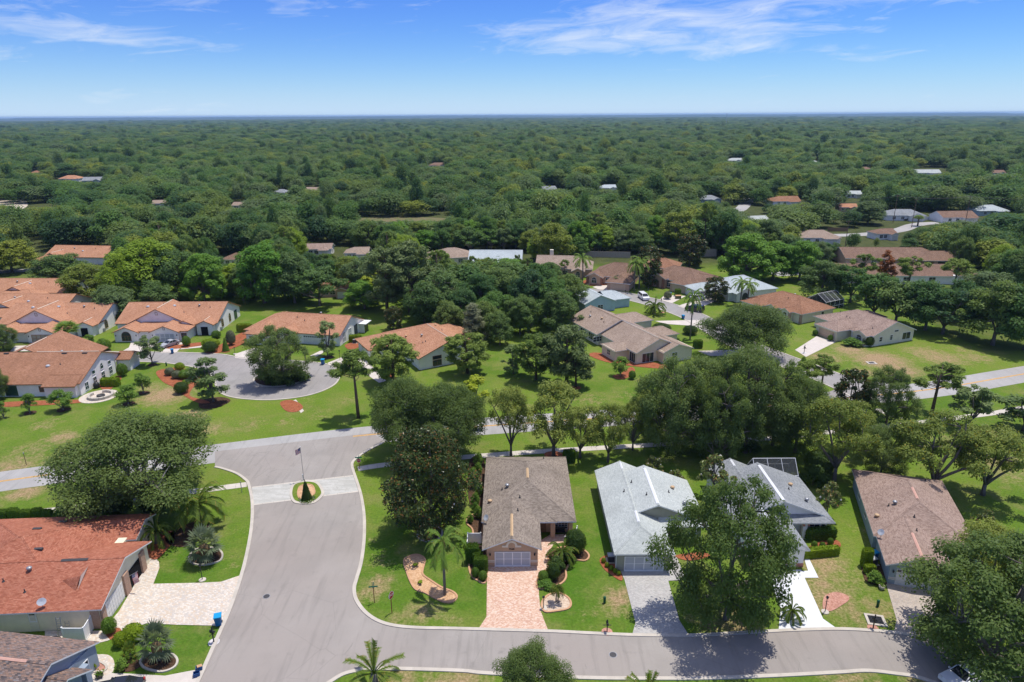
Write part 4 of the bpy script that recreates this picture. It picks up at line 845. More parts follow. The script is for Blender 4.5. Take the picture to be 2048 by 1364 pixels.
# ------------------------------------------------------------------ the four houses on the near street
def plan_c(name, label, origin, rot, wall, roof, trim, vent, screen, number, W=11.5):
    """garden side at +y; origin = back left wall corner"""
    h = House(name, label, origin, rot, wall, roof); D = -22.9   # garage front wall
    h.walls(0, W, -15.6, 0, 2.9); h.walls(.45, 6.7, D, -15, 2.85)
    h.roof(0, W, -16.9, 0, 2.9, .42, 'y', 'hh'); h.ridgevent(.12, .62, vent); h.roof(.25, 6.8, D, -13.4, 2.87, .42, 'y', 'gn', .38); h.ridgevent(.06, .55, vent)
    h.roof(5.3, 9.0, -17.0, -12.0, 2.88, .43, 'y', 'hn', .40, False)
    h.roof(2.2, 9.0, -16.4, -8.5, 2.9, .44, 'y', 'hn', .30, False)
    if screen: h.garage(1.45, 5.75, D - .0, 2.15, 'screen')
    else: h.garage(1.2, 5.9, D - .0, 2.2, 'panel')
    arch_trim(h, 3.5, D, 3.05, .42, CREAMT)
    h.box('band', .45, 1.38, D - .04, D - .002, .62, .74, CREAMT); h.box('band', .45, 1.38, D - .04, D - .002, .82, .94, CREAMT); h.box('band', 5.83, 6.7, D - .04, D - .002, .62, .74, CREAMT); h.box('band', 5.83, 6.7, D - .04, D - .002, .82, .94, CREAMT)
    for x in (.85, 6.3):
        b = MB(); b.lathe([(.03, 0), (.09, .05), (.11, .25), (.05, .36), (.02, .42)], 8, (x, D - .14, 1.65)); b.box(x - .03, x + .03, D - .12, D, 1.8, 1.86); h.part('wall_lamp', b, BLACK)
    h.box('column', 8.6, 9.2, -16.95, -16.4, 0, 2.78, h.W); h.box('beam', 6.7, 11.5, -16.95, -16.6, 2.45, 2.78, h.W); h.box('door', 7.1, 8.1, -15.68, -15.6, 0, 2.1, WOODM); h.box('column', 11.0, 11.5, -16.95, -15.6, 0, 2.76, h.W)
    h.win((10.1, -15.6, .55), 's', 1.6, 1.35, (4, 4), True); h.pipe(.55, -13.2, 1); h.pipe(2.2, -11.2, 0); h.pipe(2.9, -11.0, 3); h.pipe(8.3, -3.0, 0); h.pipe(4.3, -16.6, 0); h.pipe(4.6, -13.8, 0)
    h.win((0, -5, 1.0), 'w', 1.2, 1.2, (2, 2)); h.win((0, -10, 1.0), 'w', 1.2, 1.2, (2, 2)); h.win((W, -6, 1.0), 'e', 1.2, 1.2, (2, 2)); h.win((3, 0, .9), 'n', 1.8, 1.3, (2, 2)); h.win((8, 0, .1), 'n', 2.4, 2.0, (2, 1))
    h.dish(.3, -17.6, None, 235); h.done()
    if number:
        cu = bpy.data.curves.new('numerals', 'FONT'); cu.body = number; cu.size = .34; cu.align_x = 'CENTER'; cu.extrude = .015; to = bpy.data.objects.new('numerals', cu); COL.objects.link(to)
        bpy.context.view_layer.update(); me = bpy.data.meshes.new_from_object(to); bpy.data.objects.remove(to); me.materials.clear(); me.materials.append(DARK)
        for v in me.vertices: v.co = Vector((3.5 + v.co.x, D - .03 - v.co.z, 2.42 + v.co.y))
        link('house_number', me, h.o)
    return h
hc = plan_c('tan_house', 'tan stucco house with taupe shingle roof and pink paver driveway', (-3.67, 94.2), 0, 'tan', 'taupe', CREAMT, TANV, True, '7558')
hf = plan_c('blue_grey_house', 'blue grey house with rosy brown roof and white panel garage door, set at an angle', (50.72, 89.78), -17.3, 'bluegrey', 'rose', WHITE, PINKT, False, '7570', 11.0)
b = MB(); q = hf; b.box(6.75, 7.7, -16.3, -13.6, 3.05, 3.12); b.build('flat_roof_patch', plain('roof_patch', (.45, .52, .56), .5, .3), hf.o)

def plan_d(name, label, origin, rot, wall, roof, vent, front):
    """origin = front left garage wall corner"""
    h = House(name, label, origin, rot, wall, roof)
    h.walls(0, 6.5, 0, 19.6, 2.9); h.walls(6.0, 12.2, 7.2, 16.6, 2.88); h.walls(6.3, 12.0, 7.0, 8.0, 2.85)
    h.roof(0, 6.5, 0, 19.6, 2.9, .43, 'y', 'hg'); h.ridgevent(.05, .2, vent); h.ridgevent(.86, .97, vent)
    h.roof(.1, 12.2, 6.7, 16.6, 2.92, .385, 'y', 'gg', .35); h.ridgevent(.04, .92, vent, None, .42)
    h.roof(6.3, 12.2, 5.8, 9.4, 2.85, .42, 'x', 'nh', .40, False)
    h.pipe(5.2, 9.5, 0); h.pipe(2.6, 11.8, 0); h.pipe(3.9, 13.6, 0); h.pipe(8.5, 11, 0); h.pipe(10.2, 9.0, 3); h.pipe(9.4, 12.6, 1)
    h.win((0, 6, 1), 'w', 1.2, 1.2); h.win((0, 12, 1), 'w', 1.2, 1.2); h.win((12.2, 11, 1), 'e', 1.2, 1.2); h.win((9, 16.6, .1), 'n', 2.4, 2.0, (2, 1)); h.win((3, 19.6, .9), 'n', 1.8, 1.2)
    if front == 'olive':
        h.garage(.95, 5.65, -.0, 2.15, 'screen'); h.box('arch_wall', 6.9, 7.4, 5.75, 6.2, 0, 2.75, h.W); h.box('column', 9.0, 9.5, 5.75, 6.2, 0, 2.75, h.W); h.box('beam', 6.5, 12.0, 5.78, 6.1, 2.4, 2.75, h.W)
        h.box('door', 7.6, 8.6, 6.93, 7.0, 0, 2.1, WOODM); h.win((10.6, 7.0, .6), 's', 1.7, 1.5, (2, 2)); h.box('downspout', -.12, -.04, .05, .14, 0, 2.7, WHITE)
    else:
        h.garage(.95, 5.65, -.0, 2.2, 'panel', mat=GDOOR); h.box('band', -.03, 6.53, -.03, 0.6, .0, .55, TRIM_S)
        h.box('column', 8.7, 9.25, 5.8, 6.3, 0, 2.75, h.W); h.box('column', 6.6, 7.0, 5.8, 6.3, 0, 2.75, h.W); h.box('beam', 6.6, 9.25, 5.8, 6.2, 2.5, 2.78, h.W); h.box('door', 7.4, 8.4, 6.93, 7.0, 0, 2.2, WHITE)
        b = MB()
        for k in range(10):
            t0, t1 = math.pi * k / 10, math.pi * (k + 1) / 10; e = lambda r, t: (7.85 + r * math.cos(t), 5.74, 1.95 + r * .65 * math.sin(t)); b.face([e(.82, t0), e(1.12, t0), e(1.12, t1), e(.82, t1)])
        b.box(9.28, 9.5, 5.7, 5.8, 2.05, 2.3); h.part('arch_trim', b, TRIM_S); h.win((10.3, 7.0, .7), 's', 1.3, 1.5, (2, 4)); h.win((11.6, 7.0, .7), 's', .6, 1.5, (1, 4))
        h.walls(9.3, 12.0, 6.4, 7.1, 2.8)
        h.win((10.4, 6.4, .75), 's', 1.3, 1.5, (2, 4)); h.win((11.55, 6.4, .75), 's', .5, 1.5, (1, 4))
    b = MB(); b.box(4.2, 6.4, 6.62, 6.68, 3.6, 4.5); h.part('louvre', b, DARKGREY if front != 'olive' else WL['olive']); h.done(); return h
hd = plan_d('pale_roofed_house', 'olive house with pale silvery shingle roof and white ridge vents', (12.6, 70.25), 0, 'olive', 'pale', ALU, 'olive')
he = plan_d('white_house', 'white house with grey shingle roof and salmon trimmed entry arch, half hidden by a tree', (29.1, 70.9), 0, 'white', 'grey', ALU, 'white')
def cage(name, label, x0, x1, y0, y1, h0, h1, loc=(0, 0), rot=0, nx=4, ny=2, mat=None):
    """screened pool cage with sloped sides"""
    o = thing(name, label, 'pool cage', (loc[0], loc[1], 0), R(rot)); fr, sc = MB(), MB()
    def bar(a, c): fr.tube([a, c], .045, 4)
    xs = [x0 + (x1 - x0) * k / nx for k in range(nx + 1)]; ys = [y0 + (y1 - y0) * k / ny for k in range(ny + 1)]; zz = lambda y: h0 + (h1 - h0) * (1 - abs(2 * (y - y0) / (y1 - y0) - 1))
    for x in xs:
        for y in (y0, y1): bar((x, y, 0), (x, y, h0))
        for k in range(ny): bar((x, ys[k], zz(ys[k])), (x, ys[k + 1], zz(ys[k + 1])))
    for y in ys: bar((x0, y, zz(y)), (x1, y, zz(y)))
    for y in (y0, y1): bar((x0, y, 1.0), (x1, y, 1.0))
    fr.build('frame', ALU, o)
    for k in range(nx):
        for j in range(ny): b = MB(); b.face([(xs[k], ys[j], zz(ys[j]) + .01), (xs[k + 1], ys[j], zz(ys[j]) + .01), (xs[k + 1], ys[j + 1], zz(ys[j + 1]) + .01), (xs[k], ys[j + 1], zz(ys[j + 1]) + .01)]); b.build('screen_panel', SCREEN_B, o)
        for y in (y0, y1): b = MB(); b.face([(xs[k], y, 0), (xs[k + 1], y, 0), (xs[k + 1], y, h0), (xs[k], y, h0)]); b.build('screen_panel', SCREEN_B, o)
    for x in (x0, x1): b = MB(); b.face([(x, y0, 0), (x, y1, 0), (x, y1, h0), (x, (y0 + y1) / 2, h1), (x, y0, h0)]); b.build('screen_panel', SCREEN_B, o)
    return o
cage('pool_cage', 'dark screened cage with white frame behind the white grey-roofed house', 0, 6.2, 0, 3.6, 3.0, 4.9, (35.3, 87.9), 0, 3, 2)

# ------------------------------------------------------------------ red roofed house and its neighbour, bottom left
def house_a():
    h = House('red_roofed_house', 'cream house with brick red shingle roof beside the entry road', (-44.6, 60.95), 3.5, 'cream', 'red'); W = h.walls
    W(-24, -.2, 0, 11.6, 2.95); W(-22, -3, 9, 18.0, 2.9); W(-6.4, -2.2, 13.4, 18.0, 2.9)
    h.roof(-24, -.1, 0, 11.6, 2.95, .335, 'x', 'hg', .42); r1 = h.ridge
    h.roof(-22, -4.2, .6, 18.0, 2.95, .345, 'x', 'hh', .4, False); h.roof(-9.2, -2.2, 12.9, 18.0, 2.92, .34, 'x', 'ng', .4)
    h.ridgevent(.62, .78, DARKGREY, r1, .5)
    # little triangular cricket above the garage
    z = h.zr(-3.6, 3.6); b = MB(); b.face([(-5.4, 3.2, h.zr(-5.4, 3.2) + .02), (-3.2, 3.0, h.zr(-3.2, 3.0) + .75), (-3.2, 4.6, h.zr(-3.2, 4.6) + .3)]); b.face([(-5.4, 3.2, h.zr(-5.4, 3.2) + .02), (-3.4, 1.9, h.zr(-3.4, 1.9) + .02), (-3.2, 3.0, h.zr(-3.2, 3.0) + .75)]); h.part('roof_cricket', b, h.RM)
    b = MB(); b.face([(-3.18, 1.9, h.zr(-3.2, 1.9) + .02), (-3.18, 4.6, h.zr(-3.2, 4.6) + .3), (-3.18, 3.0, h.zr(-3.2, 3.0) + .75)]); h.part('cricket_face', b, CREAMT)
    h.garage(1.0, 5.0, -.18, 2.25, 'panel', 'e', mat=GDOOR); h.box('pier', -.22, .05, .05, .85, -.02, 2.75, BRICK); h.box('pier', -.22, .05, 5.2, 6.3, -.02, 2.75, BRICK); h.box('pier', -.22, .05, 9.4, 10.4, -.02, 2.75, BRICK); h.box('corner_brick', -1.2, -.24, -.05, -.003, 0, 2.72, BRICK)
    h.box('garage_opening_shade', -.21, -.14, 6.4, 9.3, 0, 2.3, DARK); h.box('column', -2.9, -2.15, 12.7, 13.35, 0, 2.7, BRICK); h.box('entry_recess_shade', -6.2, -3.4, 11.62, 11.7, 0, 2.3, DARK)  # near-black slabs on the walls paint the shade of garage opening and entry
    h.win((-12.4, 0, 1.05), 's', 3.2, 1.25, (2, 2)); h.win((-7.2, 0, 1.35), 's', .62, 1.0, (1, 2)); h.box('door', -7.65, -6.75, -.05, -.003, .1, 2.15, CREAMT); h.win((-17, 0, 1), 's', 2, 1.2, (2, 2))
    for x, y, k in ((-10.4, 7.8, 4), (-13.2, 12.4, 4), (-9.6, 4.6, 3), (-11.8, 3.4, 0), (-8.8, 2.0, 0), (-14.6, 3.0, 1), (-12.0, 15.4, 4)): h.pipe(x, y, k)
    b = MB(); n = 14   # wreath like iron ornament on the entry wall
    b.tube([(-4.3 + .34 * math.cos(2 * math.pi * k / n), 13.13, 1.2 + .34 * math.sin(2 * math.pi * k / n)) for k in range(n + 1)], .05, 5)
    for k in range(3): b.tube([(-4.6, 13.13, 1.9 + k * .16), (-4.2, 13.13, 2.0 + k * .1), (-3.9, 13.13, 1.88 + k * .18)], .025, 4)
    h.part('wall_ornament', b, BLACK); h.dish(-6.0, .2, None, 150); h.done(); return h
ha = house_a()
def house_g():
    h = House('mottled_roof_house', 'grey house with mottled brown and charcoal shingle roof in the bottom left corner', (-43.5, 45.25), -8.0, 'slate', 'multi'); h.walls(-20, 0, 0, 10.4, 2.9)
    h.roof(-20, -.2, 0, 10.4, 2.9, .45, 'x', 'gg', .4); h.ridgevent(.45, .88, PINKT); h.roof(-6, 1.6, 2.4, 7.0, 2.9, .55, 'x', 'ng', .45); h.walls(-4, 1.3, 2.6, 6.8, 2.88)
    h.box('parapet', 1.0, 1.2, -.5, 4.4, 2.6, 3.6, h.W); h.box('column', .6, 1.25, 7.4, 8.0, 0, 2.7, h.W); h.box('opening_shade', 1.31, 1.37, 3.2, 5.8, 0, 2.2, DARK); h.win((-8, 10.4, .8), 'n', 1.6, 1.2); h.win((0, 8.6, .8), 'e', 1.0, 1.2); h.done(); return h  # near-black slab on the wing wall paints the shade inside its opening
house_g()

# ------------------------------------------------------------------ orange roofed villas
def villa(name, label, origin, rot, mir=False, roof='orange', door='screen', sx=1.0, lean=True):
    h = House(name, label, origin, rot, 'villa', roof, TRIM_B); X = (lambda a: 22 - a) if mir else (lambda a: a)
    def ro(a, b, *r, ends='gg', **k): a, b = sorted((X(a), X(b))); ax = r[4] if len(r) > 4 else 'y'; h.roof(a, b, *r, ends=(ends[::-1] if mir and ax == 'x' else ends), **k)
    def wa(a, b, *r): a, b = sorted((X(a), X(b))); h.walls(a, b, *r)
    wa(-3.4, 22, 6.5, 22.2, 2.95); wa(0, 17, 0, 7, 2.75); wa(17.6, 21.6, 4.6, 7, 2.9); wa(.2, 15.2, 5.2, 8, 3.1)
    ro(-3.4, 22, 6.5, 22.2, 2.95, .42, 'x', ends='gg'); ro(0, 15.4, 5.2, 15, 3.05, .49, 'y', ends='gn', ov=.3); h.ridgevent(.12, .95, CREAMT, None, .22); ro(12.2, 17.0, 4.4, 12, 3.0, .42, 'y', ends='gn', ov=.3)
    ro(-.1, 17.2, 0, 10, 2.75, .15, 'x', ends='hh', ov=.4, wall=False); ro(-.6, 5.4, -.5, 5, 2.62, .42, 'y', ends='gn', ov=.35); ro(8.4, 15.4, -.5, 5, 2.62, .42, 'y', ends='gn', ov=.35); ro(17.6, 21.8, 4.6, 9.5, 2.95, .44, 'y', ends='gn', ov=.35); h.ridgevent(.1, .8, CREAMT, None, .2)
    wa(-.5, 5.3, -.5, .2, 2.6); wa(8.5, 15.3, -.5, .2, 2.6)
    a, b_ = sorted((X(9.6), X(14.2)))
    if door == 'screen': h.garage(a, b_, -.5, 2.1, 'screen', mat=None if mir else None)
    else: h.garage(a, b_, -.5, 2.1, 'screen', mat=GDOOR)
    h.win((X(2.4), -.5, .35), 's', 2.2, 1.2, (3, 1), True, TRIM_B); a, b_ = sorted((X(5.6), X(8.2))); h.garage(a, b_, -.0, 2.1, 'screen' if mir else 'panel', mat=GDOOR); h.win((X(16.4), 0, .7), 's', 1.2, 1.3, (2, 2), frame=TRIM_B)
    h.box('entry_recess_shade', *sorted((X(18.7), X(20.4))), 4.5, 4.59, 0, 2.2, DARK); b = MB()  # flat near-black slab before the wall paints the shade of the entry
    for cx, zz, w, hh, yy in ((7.7, 5.2, .62, .8, 5.2), (11.9, 3.0, .5, .6, -.5)):
        cx = X(cx); b.box(cx - w / 2, cx + w / 2, yy - .06, yy - .002, zz, zz + .07); b.box(cx - w / 2, cx + w / 2, yy - .06, yy - .002, zz + hh - .07, zz + hh); b.box(cx - w / 2, cx - w / 2 + .07, yy - .061, yy - .003, zz, zz + hh); b.box(cx + w / 2 - .07, cx + w / 2, yy - .061, yy - .003, zz, zz + hh)
    h.part('gable_vent', b, TRIM_B); f = 'w' if mir else 'e'; x = X(22)
    for y, a in ((10, True), (15, True)): h.win((x, y, .7), f, 1.2, 1.5, (2, 3), a, TRIM_B, GLASS_G)
    h.win((x, 19, .2), f, 1.8, 2.3, (1, 1), False, DARKGREY, GLASS_G); b = MB(); b.box(*sorted((x, x + (.5 if not mir else -.5))), 8.2, 8.6, .2, 1.0); h.part('air_conditioner', b, GREYM)
    for lx in (8.9, 14.9, -.1, 4.9): c = MB(); c.lathe([(.05, 0), (.10, .06), (.10, .3), (.03, .42)], 8, (X(lx), -.64, 1.5)); h.part('wall_lamp', c, BLACK)
    for px_, py_, k in ((9.5, 11.5, 2), (6, 13, 0), (12.4, 10, 0), (18.5, 12.0, 0), (15.5, 12.6, 3), (2, 12.5, 2)): h.pipe(X(px_), py_, k)
    return h.done()
villa('orange_roofed_villa', 'white villa with orange roof, double gable and screened garage, behind the cul-de-sac', (-97.7, 161.1), 0.5)
villa('orange_roofed_villa', 'white villa with orange roof behind a fan palm at the left edge', (-106.5, 160.9), -0.5, False, 'orange', 'tan').o.location.x = -128.0
def villa_v1():
    h = House('worn_orange_villa', 'white villa with weathered orange brown roof, skylights and a round fire pit terrace', (-86.2, 126.4), 1.0, 'villa', 'orange_d', TRIM_B)
    h.walls(-26, 0, 0, 13.6, 2.9); h.walls(-17, -7, 8, 21, 2.9); h.walls(-6.5, -.4, -.9, 0.5, 2.6)
    h.roof(-26, 0, 0, 17.5, 2.9, .40, 'x', 'gg', .4); h.ridgevent(.50, .98, CREAMT, None, .2); h.roof(-25, -6, 8.75, 21, 3.2, .42, 'y', 'ng', .4); h.ridgevent(.05, .6, CREAMT, None, .2); h.roof(-.2, 2.8, 14.0, 18.4, 2.9, .45, 'x', 'ng', .35); h.walls(-.2, 2.6, 14.2, 18.2, 2.9)
    h.roof(-6.5, -.1, -1.0, 5, 2.62, .40, 'x', 'gn', .3, False)
    for x, y, k in ((-2.8, 8.2, 4), (-7.0, 8.2, 4), (-19, 8.3, 4), (-8.5, 4.6, 2), (-6.2, 5.0, 0), (-5.2, 11, 2), (-10, 12, 3)): h.pipe(x, y, k)
    h.win((-18.6, 0, .15), 's', 2.5, 2.2, (1, 1), False, WHITE, GLASS_G); h.win((-13.6, 0, .15), 's', 2.5, 2.2, (1, 1), False, WHITE, GLASS_G); h.win((-7.4, 0, 1.0), 's', 1.2, 1.1, (1, 1), False, TRIM_B, GLASS_G)
    for y in (2.2, 5.2, 8.3, 11.2): h.win((0, y, .5), 'e', 1.1, 1.5, (2, 2), False, WHITE, GLASS_G)
    for y in (5.2, 8.3, 11.2): h.win((0, y, 2.7), 'e', 1.0, .7, (1, 1), y == 8.3, WHITE, GLASS_G)
    h.box('downspout', .03, .12, 13.2, 13.3, 0, 3.4, CREAMT); h.done(); return h
villa_v1()
def villa_v4():
    h = House('long_orange_villa', 'long white villa with plain orange roof behind the roundabout tree', (-41.6, 156.6), -12.0, 'villa', 'orange', TRIM_B)
    h.walls(-25, 0, 0, 13.5, 2.95); h.roof(-25, 0, 0, 13.5, 2.95, .42, 'x', 'hg', .4); h.roof(-23.5, -16.5, -3.0, 6, 2.9, .42, 'y', 'hn', .35); h.walls(-23.2, -16.8, -2.8, 1, 2.85); h.roof(-16, -11, -1.0, 6, 3.2, .46, 'y', 'gn', .35); h.walls(-15.8, -11.2, -.8, 1, 3.1)
    h.win((-21.8, -2.8, .6), 's', 1.2, 1.4, (1, 2)); h.win((-19.4, -2.8, .6), 's', 1.2, 1.4, (1, 2)); h.win((-13.5, -.8, 1.2), 's', 1.4, 1.0, (2, 2), True, TRIM_B); h.garage(-9.5, -5, 0, 2.15, 'panel')
    for y in (2.4, 5.8): h.win((0, y, .3), 'e', 1.5, 2.4, (1, 2), False, WHITE, SKYL)
    h.win((0, 9.2, .1), 'e', 1.7, 2.5, (1, 1), False, DARKGREY); h.walls(-3.5, 1.6, 11.0, 13.3, 2.3); h.box('lanai_roof', -3.5, 2.2, 10.6, 14.2, 2.35, 2.5, WHITE); h.win((1.6, 12.1, .1), 'e', 2.0, 2.1, (2, 1), False, DARKGREY)
    for x, y, k in ((-19, 9.5, 1), (-4.5, 9.8, 2), (-11, 4, 0), (-13.5, 5, 0), (-8, 7, 3), (-6, 5, 0)): h.pipe(x, y, k)
    h.done()
villa_v4()
def villa_v5():
    h = House('hip_orange_villa', 'white villa with bright orange roof and gable turned to the main road', (-20.2, 139.8), 30.0, 'villa', 'orange', TRIM_B)
    h.walls(0, 15.6, 0, 20, 2.9); h.walls(-7.2, 0, 11.5, 20, 2.9); h.walls(15, 17.6, 12.5, 18.5, 2.9); h.roof(0, 15.6, 0, 21.5, 2.9, .38, 'y', 'gh', .4); h.ridgevent(.1, .98, CREAMT, None, .22); h.roof(-7.4, 6.6, 11, 20.4, 2.9, .38, 'x', 'hn', .4); h.roof(6, 17.8, 12, 19, 2.9, .42, 'x', 'nh', .4)
    h.win((4.2, 0, 1.9), 's', 2.0, .7, (1, 1), False, TRIM_B); h.win((4.2, 0, .4), 's', 2.0, 1.2, (2, 1), False, TRIM_B); h.win((11.2, 0, .4), 's', 2.2, 1.6, (2, 1), False, TRIM_B); h.win((17.6, 15.4, .6), 'e', 1.4, 1.4, (2, 2), False, TRIM_B); h.garage(13.2, 17.6, -7.2, 2.15, 'panel', 'w'); h.win((0, 4, .7), 'w', 1.6, 1.3); h.win((0, 8, .7), 'w', 1.6, 1.3); h.win((-4, 20, .8), 'n', 1.6, 1.3)
    for x, y, k in ((2.2, 13, 1), (1.0, 9.2, 0), (4.5, 9, 3), (3.3, 5.6, 0), (3.9, 5.4, 0), (10.2, 14, 1), (9.6, 9, 0)): h.pipe(x, y, k)
    h.done()
villa_v5()
def row_villa(label, px, py, rot, w, d, gx=(.2, .55), seed=0):
    p = G(px, py); h = House('orange_roofed_villa', label, (p.x, p.y), rot, 'villa', 'orange', TRIM_B); h.walls(0, w, 0, d, 2.9); h.roof(0, w, 0, d, 2.9, .42, 'x', 'gg', .4); g0, g1 = gx[0] * w, gx[1] * w; h.roof(g0, g1, -2.5, d * .5, 3.0, .46, 'y', 'gn', .4); h.ridgevent(.1, .9, CREAMT, None, .22); h.walls(g0, g1, -2.4, 1, 3.0)
    h.roof(g0 - 1, g1 + 4, -6.5, 2, 2.7, .36, 'x', 'hh', .4, False); h.walls(g0 - .8, g1 + 3.8, -6.3, 0, 2.65); h.garage(g0 + .5, g0 + 5, -6.3, 2.1, 'panel'); h.win((g1 + 2, -6.3, .7), 's', 1.3, 1.3); h.win((w, d * .3, .7), 'e', 1.2, 1.5, (2, 2), True, TRIM_B); h.win((w, d * .65, .7), 'e', 1.2, 1.5, (2, 2), True, TRIM_B)
    for k in range(4): h.pipe(w * (.2 + .18 * k), d * (.25 + .1 * (k % 2)), (0, 3, 2, 0)[k])
    h.done()
row_villa('middle villa of the three orange roofs stacked at the left edge', -55, 638, -2, 26, 13, (.25, .62)); row_villa('farthest of the three orange roofed villas stacked at the left edge', -45, 602, -2, 27, 13, (.35, .7)); row_villa('lone orange roofed villa among trees far left', 92, 527, -6, 24, 14, (.05, .35))

# ------------------------------------------------------------------ houses on the side street
def sh(name, label, px, py, rot, wall, roof, spec, trim=None):
    p = G(px, py) if py is not None else Vector(px); h = House(name, label, (p.x, p.y), rot, wall, roof, trim)
    for s in spec:
        k = s[0]
        if k == 'W': h.walls(*s[1:])
        elif k == 'R': h.roof(*s[1:])
        elif k == 'V': h.ridgevent(*s[1:])
        elif k == 'P': h.pipe(*s[1:])
        elif k == 'N': h.win(*s[1:])
        elif k == 'D': h.garage(*s[1:])
        elif k == 'B': h.box(*s[1:])
    return h.done()
sh('beige_house', 'beige house with long taupe gables and sliding doors facing the main road', (27.7, 142.9), None, 24, 'beige', 'beige', [
    ('W', 0, 11.6, 0, 15, 2.9), ('W', -3.5, 0, 3.5, 9, 2.6), ('W', 5.6, 13.4, -2.2, 3, 2.8), ('W', -1, 11, 15, 29, 3.0), ('W', 11, 17, 8, 14, 2.8), ('W', 10, 18, 20, 27, 2.8),
    ('R', 0, 11.6, 0, 15, 2.9, .42, 'y', 'gn', .4), ('V', .05, .95, CREAMT, None, .2), ('R', -3.4, 4, 3.5, 9, 2.6, .30, 'x', 'hn', .35), ('R', 5.6, 13.4, -2.2, 6, 2.75, .36, 'y', 'gn', .35), ('R', -1.2, 11.6, 15, 29, 3.05, .42, 'y', 'gg', .4), ('V', .05, .95, TRIM_B, None, .2), ('R', 6, 17, 8, 14, 2.8, .42, 'x', 'nh', .4), ('R', 6, 18, 20, 27, 2.9, .4, 'x', 'nh', .4),
    ('N', (3.0, 0, .1), 's', 3.0, 2.1, (3, 1)), ('N', (-1.0, 15, 1.0), 's', 2.6, 1.2, (3, 2)), ('N', (-1, 18, .6), 'w', 2.6, 1.6, (3, 1)), ('N', (-1, 22, .6), 'w', 2.6, 1.6, (3, 1)), ('N', (-1, 26, .9), 'w', 1.2, 1.2, (2, 2)), ('N', (-3.5, 6, .9), 'w', 1.2, 1.1), ('N', (0, 1.6, .1), 'w', 2.2, 2.1, (3, 1)), ('N', (8.6, -2.2, .8), 's', 1.4, 1.4), ('D', 9, 13, 17, 2.1, 'panel', 'e'), ('P', 2, 24, 3), ('P', 3, 20, 1), ('P', 2.4, 18, 0), ('P', 3.4, 26, 0)])
sh('cream_corner_house', 'cream house with brown roof on the corner lawn, gable end to the right', 1743, 693.5, 21.5, 'beige', 'rose', [
    ('W', 0, 13.4, 0, 18, 2.9), ('W', -4.8, 1, 6.2, 12.8, 2.85), ('W', 12.5, 16.5, 11, 17, 2.8), ('W', -1.6, 1, .6, 4.4, 2.8),
    ('R', 0, 13.4, 0, 18, 2.9, .40, 'y', 'gh', .4), ('R', -4.8, 6, 6.2, 12.8, 2.85, .42, 'x', 'hn', .4), ('R', -1.6, 5, .6, 4.4, 2.8, .45, 'x', 'gn', .3), ('R', -1.0, 4, 4.6, 6.4, 2.9, .42, 'x', 'hn', .3), ('R', 6, 16.5, 11, 17, 2.8, .40, 'x', 'nh', .4),
    ('D', 7.0, 11.8, -4.8, 2.1, 'panel', 'w', GDOOR_P), ('N', (-1.6, 2.5, .9), 'w', 1.4, .9, (2, 2), True), ('N', (2.6, 0, 1.0), 's', .9, 1.1, (1, 2)), ('N', (6.0, 0, 1.0), 's', .8, 1.2, (1, 3)), ('N', (11.0, 0, .6), 's', 2.6, 1.7, (2, 1)), ('N', (7.4, 0, 2.9), 's', 1.3, .4, (1, 1)), ('B', 'column', -1.0, -.6, 5.0, 5.4, 0, 2.7, WHITE), ('P', 4, 14, 0), ('P', 3, 11, 0), ('P', 2.5, 9.6, 0), ('P', 2.0, 2.2, 0)])
sh('hip_brown_house', 'cream house with broad brown hip roof and pool cage at its back corner', 1600, 648, 28, 'beige', 'rust', [
    ('W', 0, 12.6, 0, 18.5, 2.95), ('W', -3.2, 2, 11.2, 17.6, 2.85), ('W', -1.4, 1, 2.6, 5.6, 2.9), ('W', -1.4, 1, 7.4, 10.2, 2.9), ('R', 0, 12.6, 0, 18.5, 2.95, .42, 'y', 'hh', .42), ('R', -3.2, 5, 11.2, 17.6, 2.85, .42, 'x', 'hn', .4), ('R', -1.4, 5, 2.6, 5.6, 2.9, .5, 'x', 'gn', .3), ('R', -1.4, 5, 7.4, 10.2, 2.9, .5, 'x', 'gn', .3),
    ('B', 'column', -1.55, -1.0, 2.3, 2.9, 0, 2.8, BRICK), ('B', 'column', -1.55, -1.0, 5.3, 5.9, 0, 2.8, BRICK), ('B', 'column', -1.55, -1.0, 9.9, 10.5, 0, 2.8, BRICK), ('B', 'corner_brick', -.06, .5, -.06, .5, 0, 2.8, BRICK), ('N', (-1.4, 4.1, .8), 'w', 1.4, 1.0, (2, 2), True), ('N', (-1.4, 8.8, .3), 'w', 1.4, 1.6, (2, 2), True), ('D', 12, 16.8, -3.2, 2.1, 'panel', 'w', GDOOR_P), ('N', (8.4, 0, .9), 's', 1.0, 1.3, (1, 2)), ('P', 4, 8, 0), ('P', 9, 10, 3)])
cage('pool_cage', 'white framed pool cage behind the brown hip roofed house', 0, 8, 0, 6, 2.5, 4.4, tuple(G(1650, 622))[:2], 30, 4, 2)
sh('grey_roof_house', 'white house with blue grey hip roof behind two queen palms', 1455, 603, 18, 'white', 'blue', [
    ('W', 0, 17, 0, 14, 2.9), ('R', 0, 17, 0, 14, 2.9, .42, 'x', 'hh', .42), ('R', 1.5, 7.5, -2, 5, 2.85, .45, 'y', 'gn', .35), ('W', 1.7, 7.3, -1.9, 1, 2.8), ('N', (4.5, -1.9, .6), 's', 1.8, 1.2, (4, 3), True, DARKGREY), ('W', -7, 0, 5, 12, 2.8), ('R', -7.2, 3, 5, 12, 2.8, .4, 'x', 'hn', .4), ('D', -6.2, -1.6, 5, 2.1, 'panel'), ('P', 8, 3, 0), ('P', 12, 4, 0)])
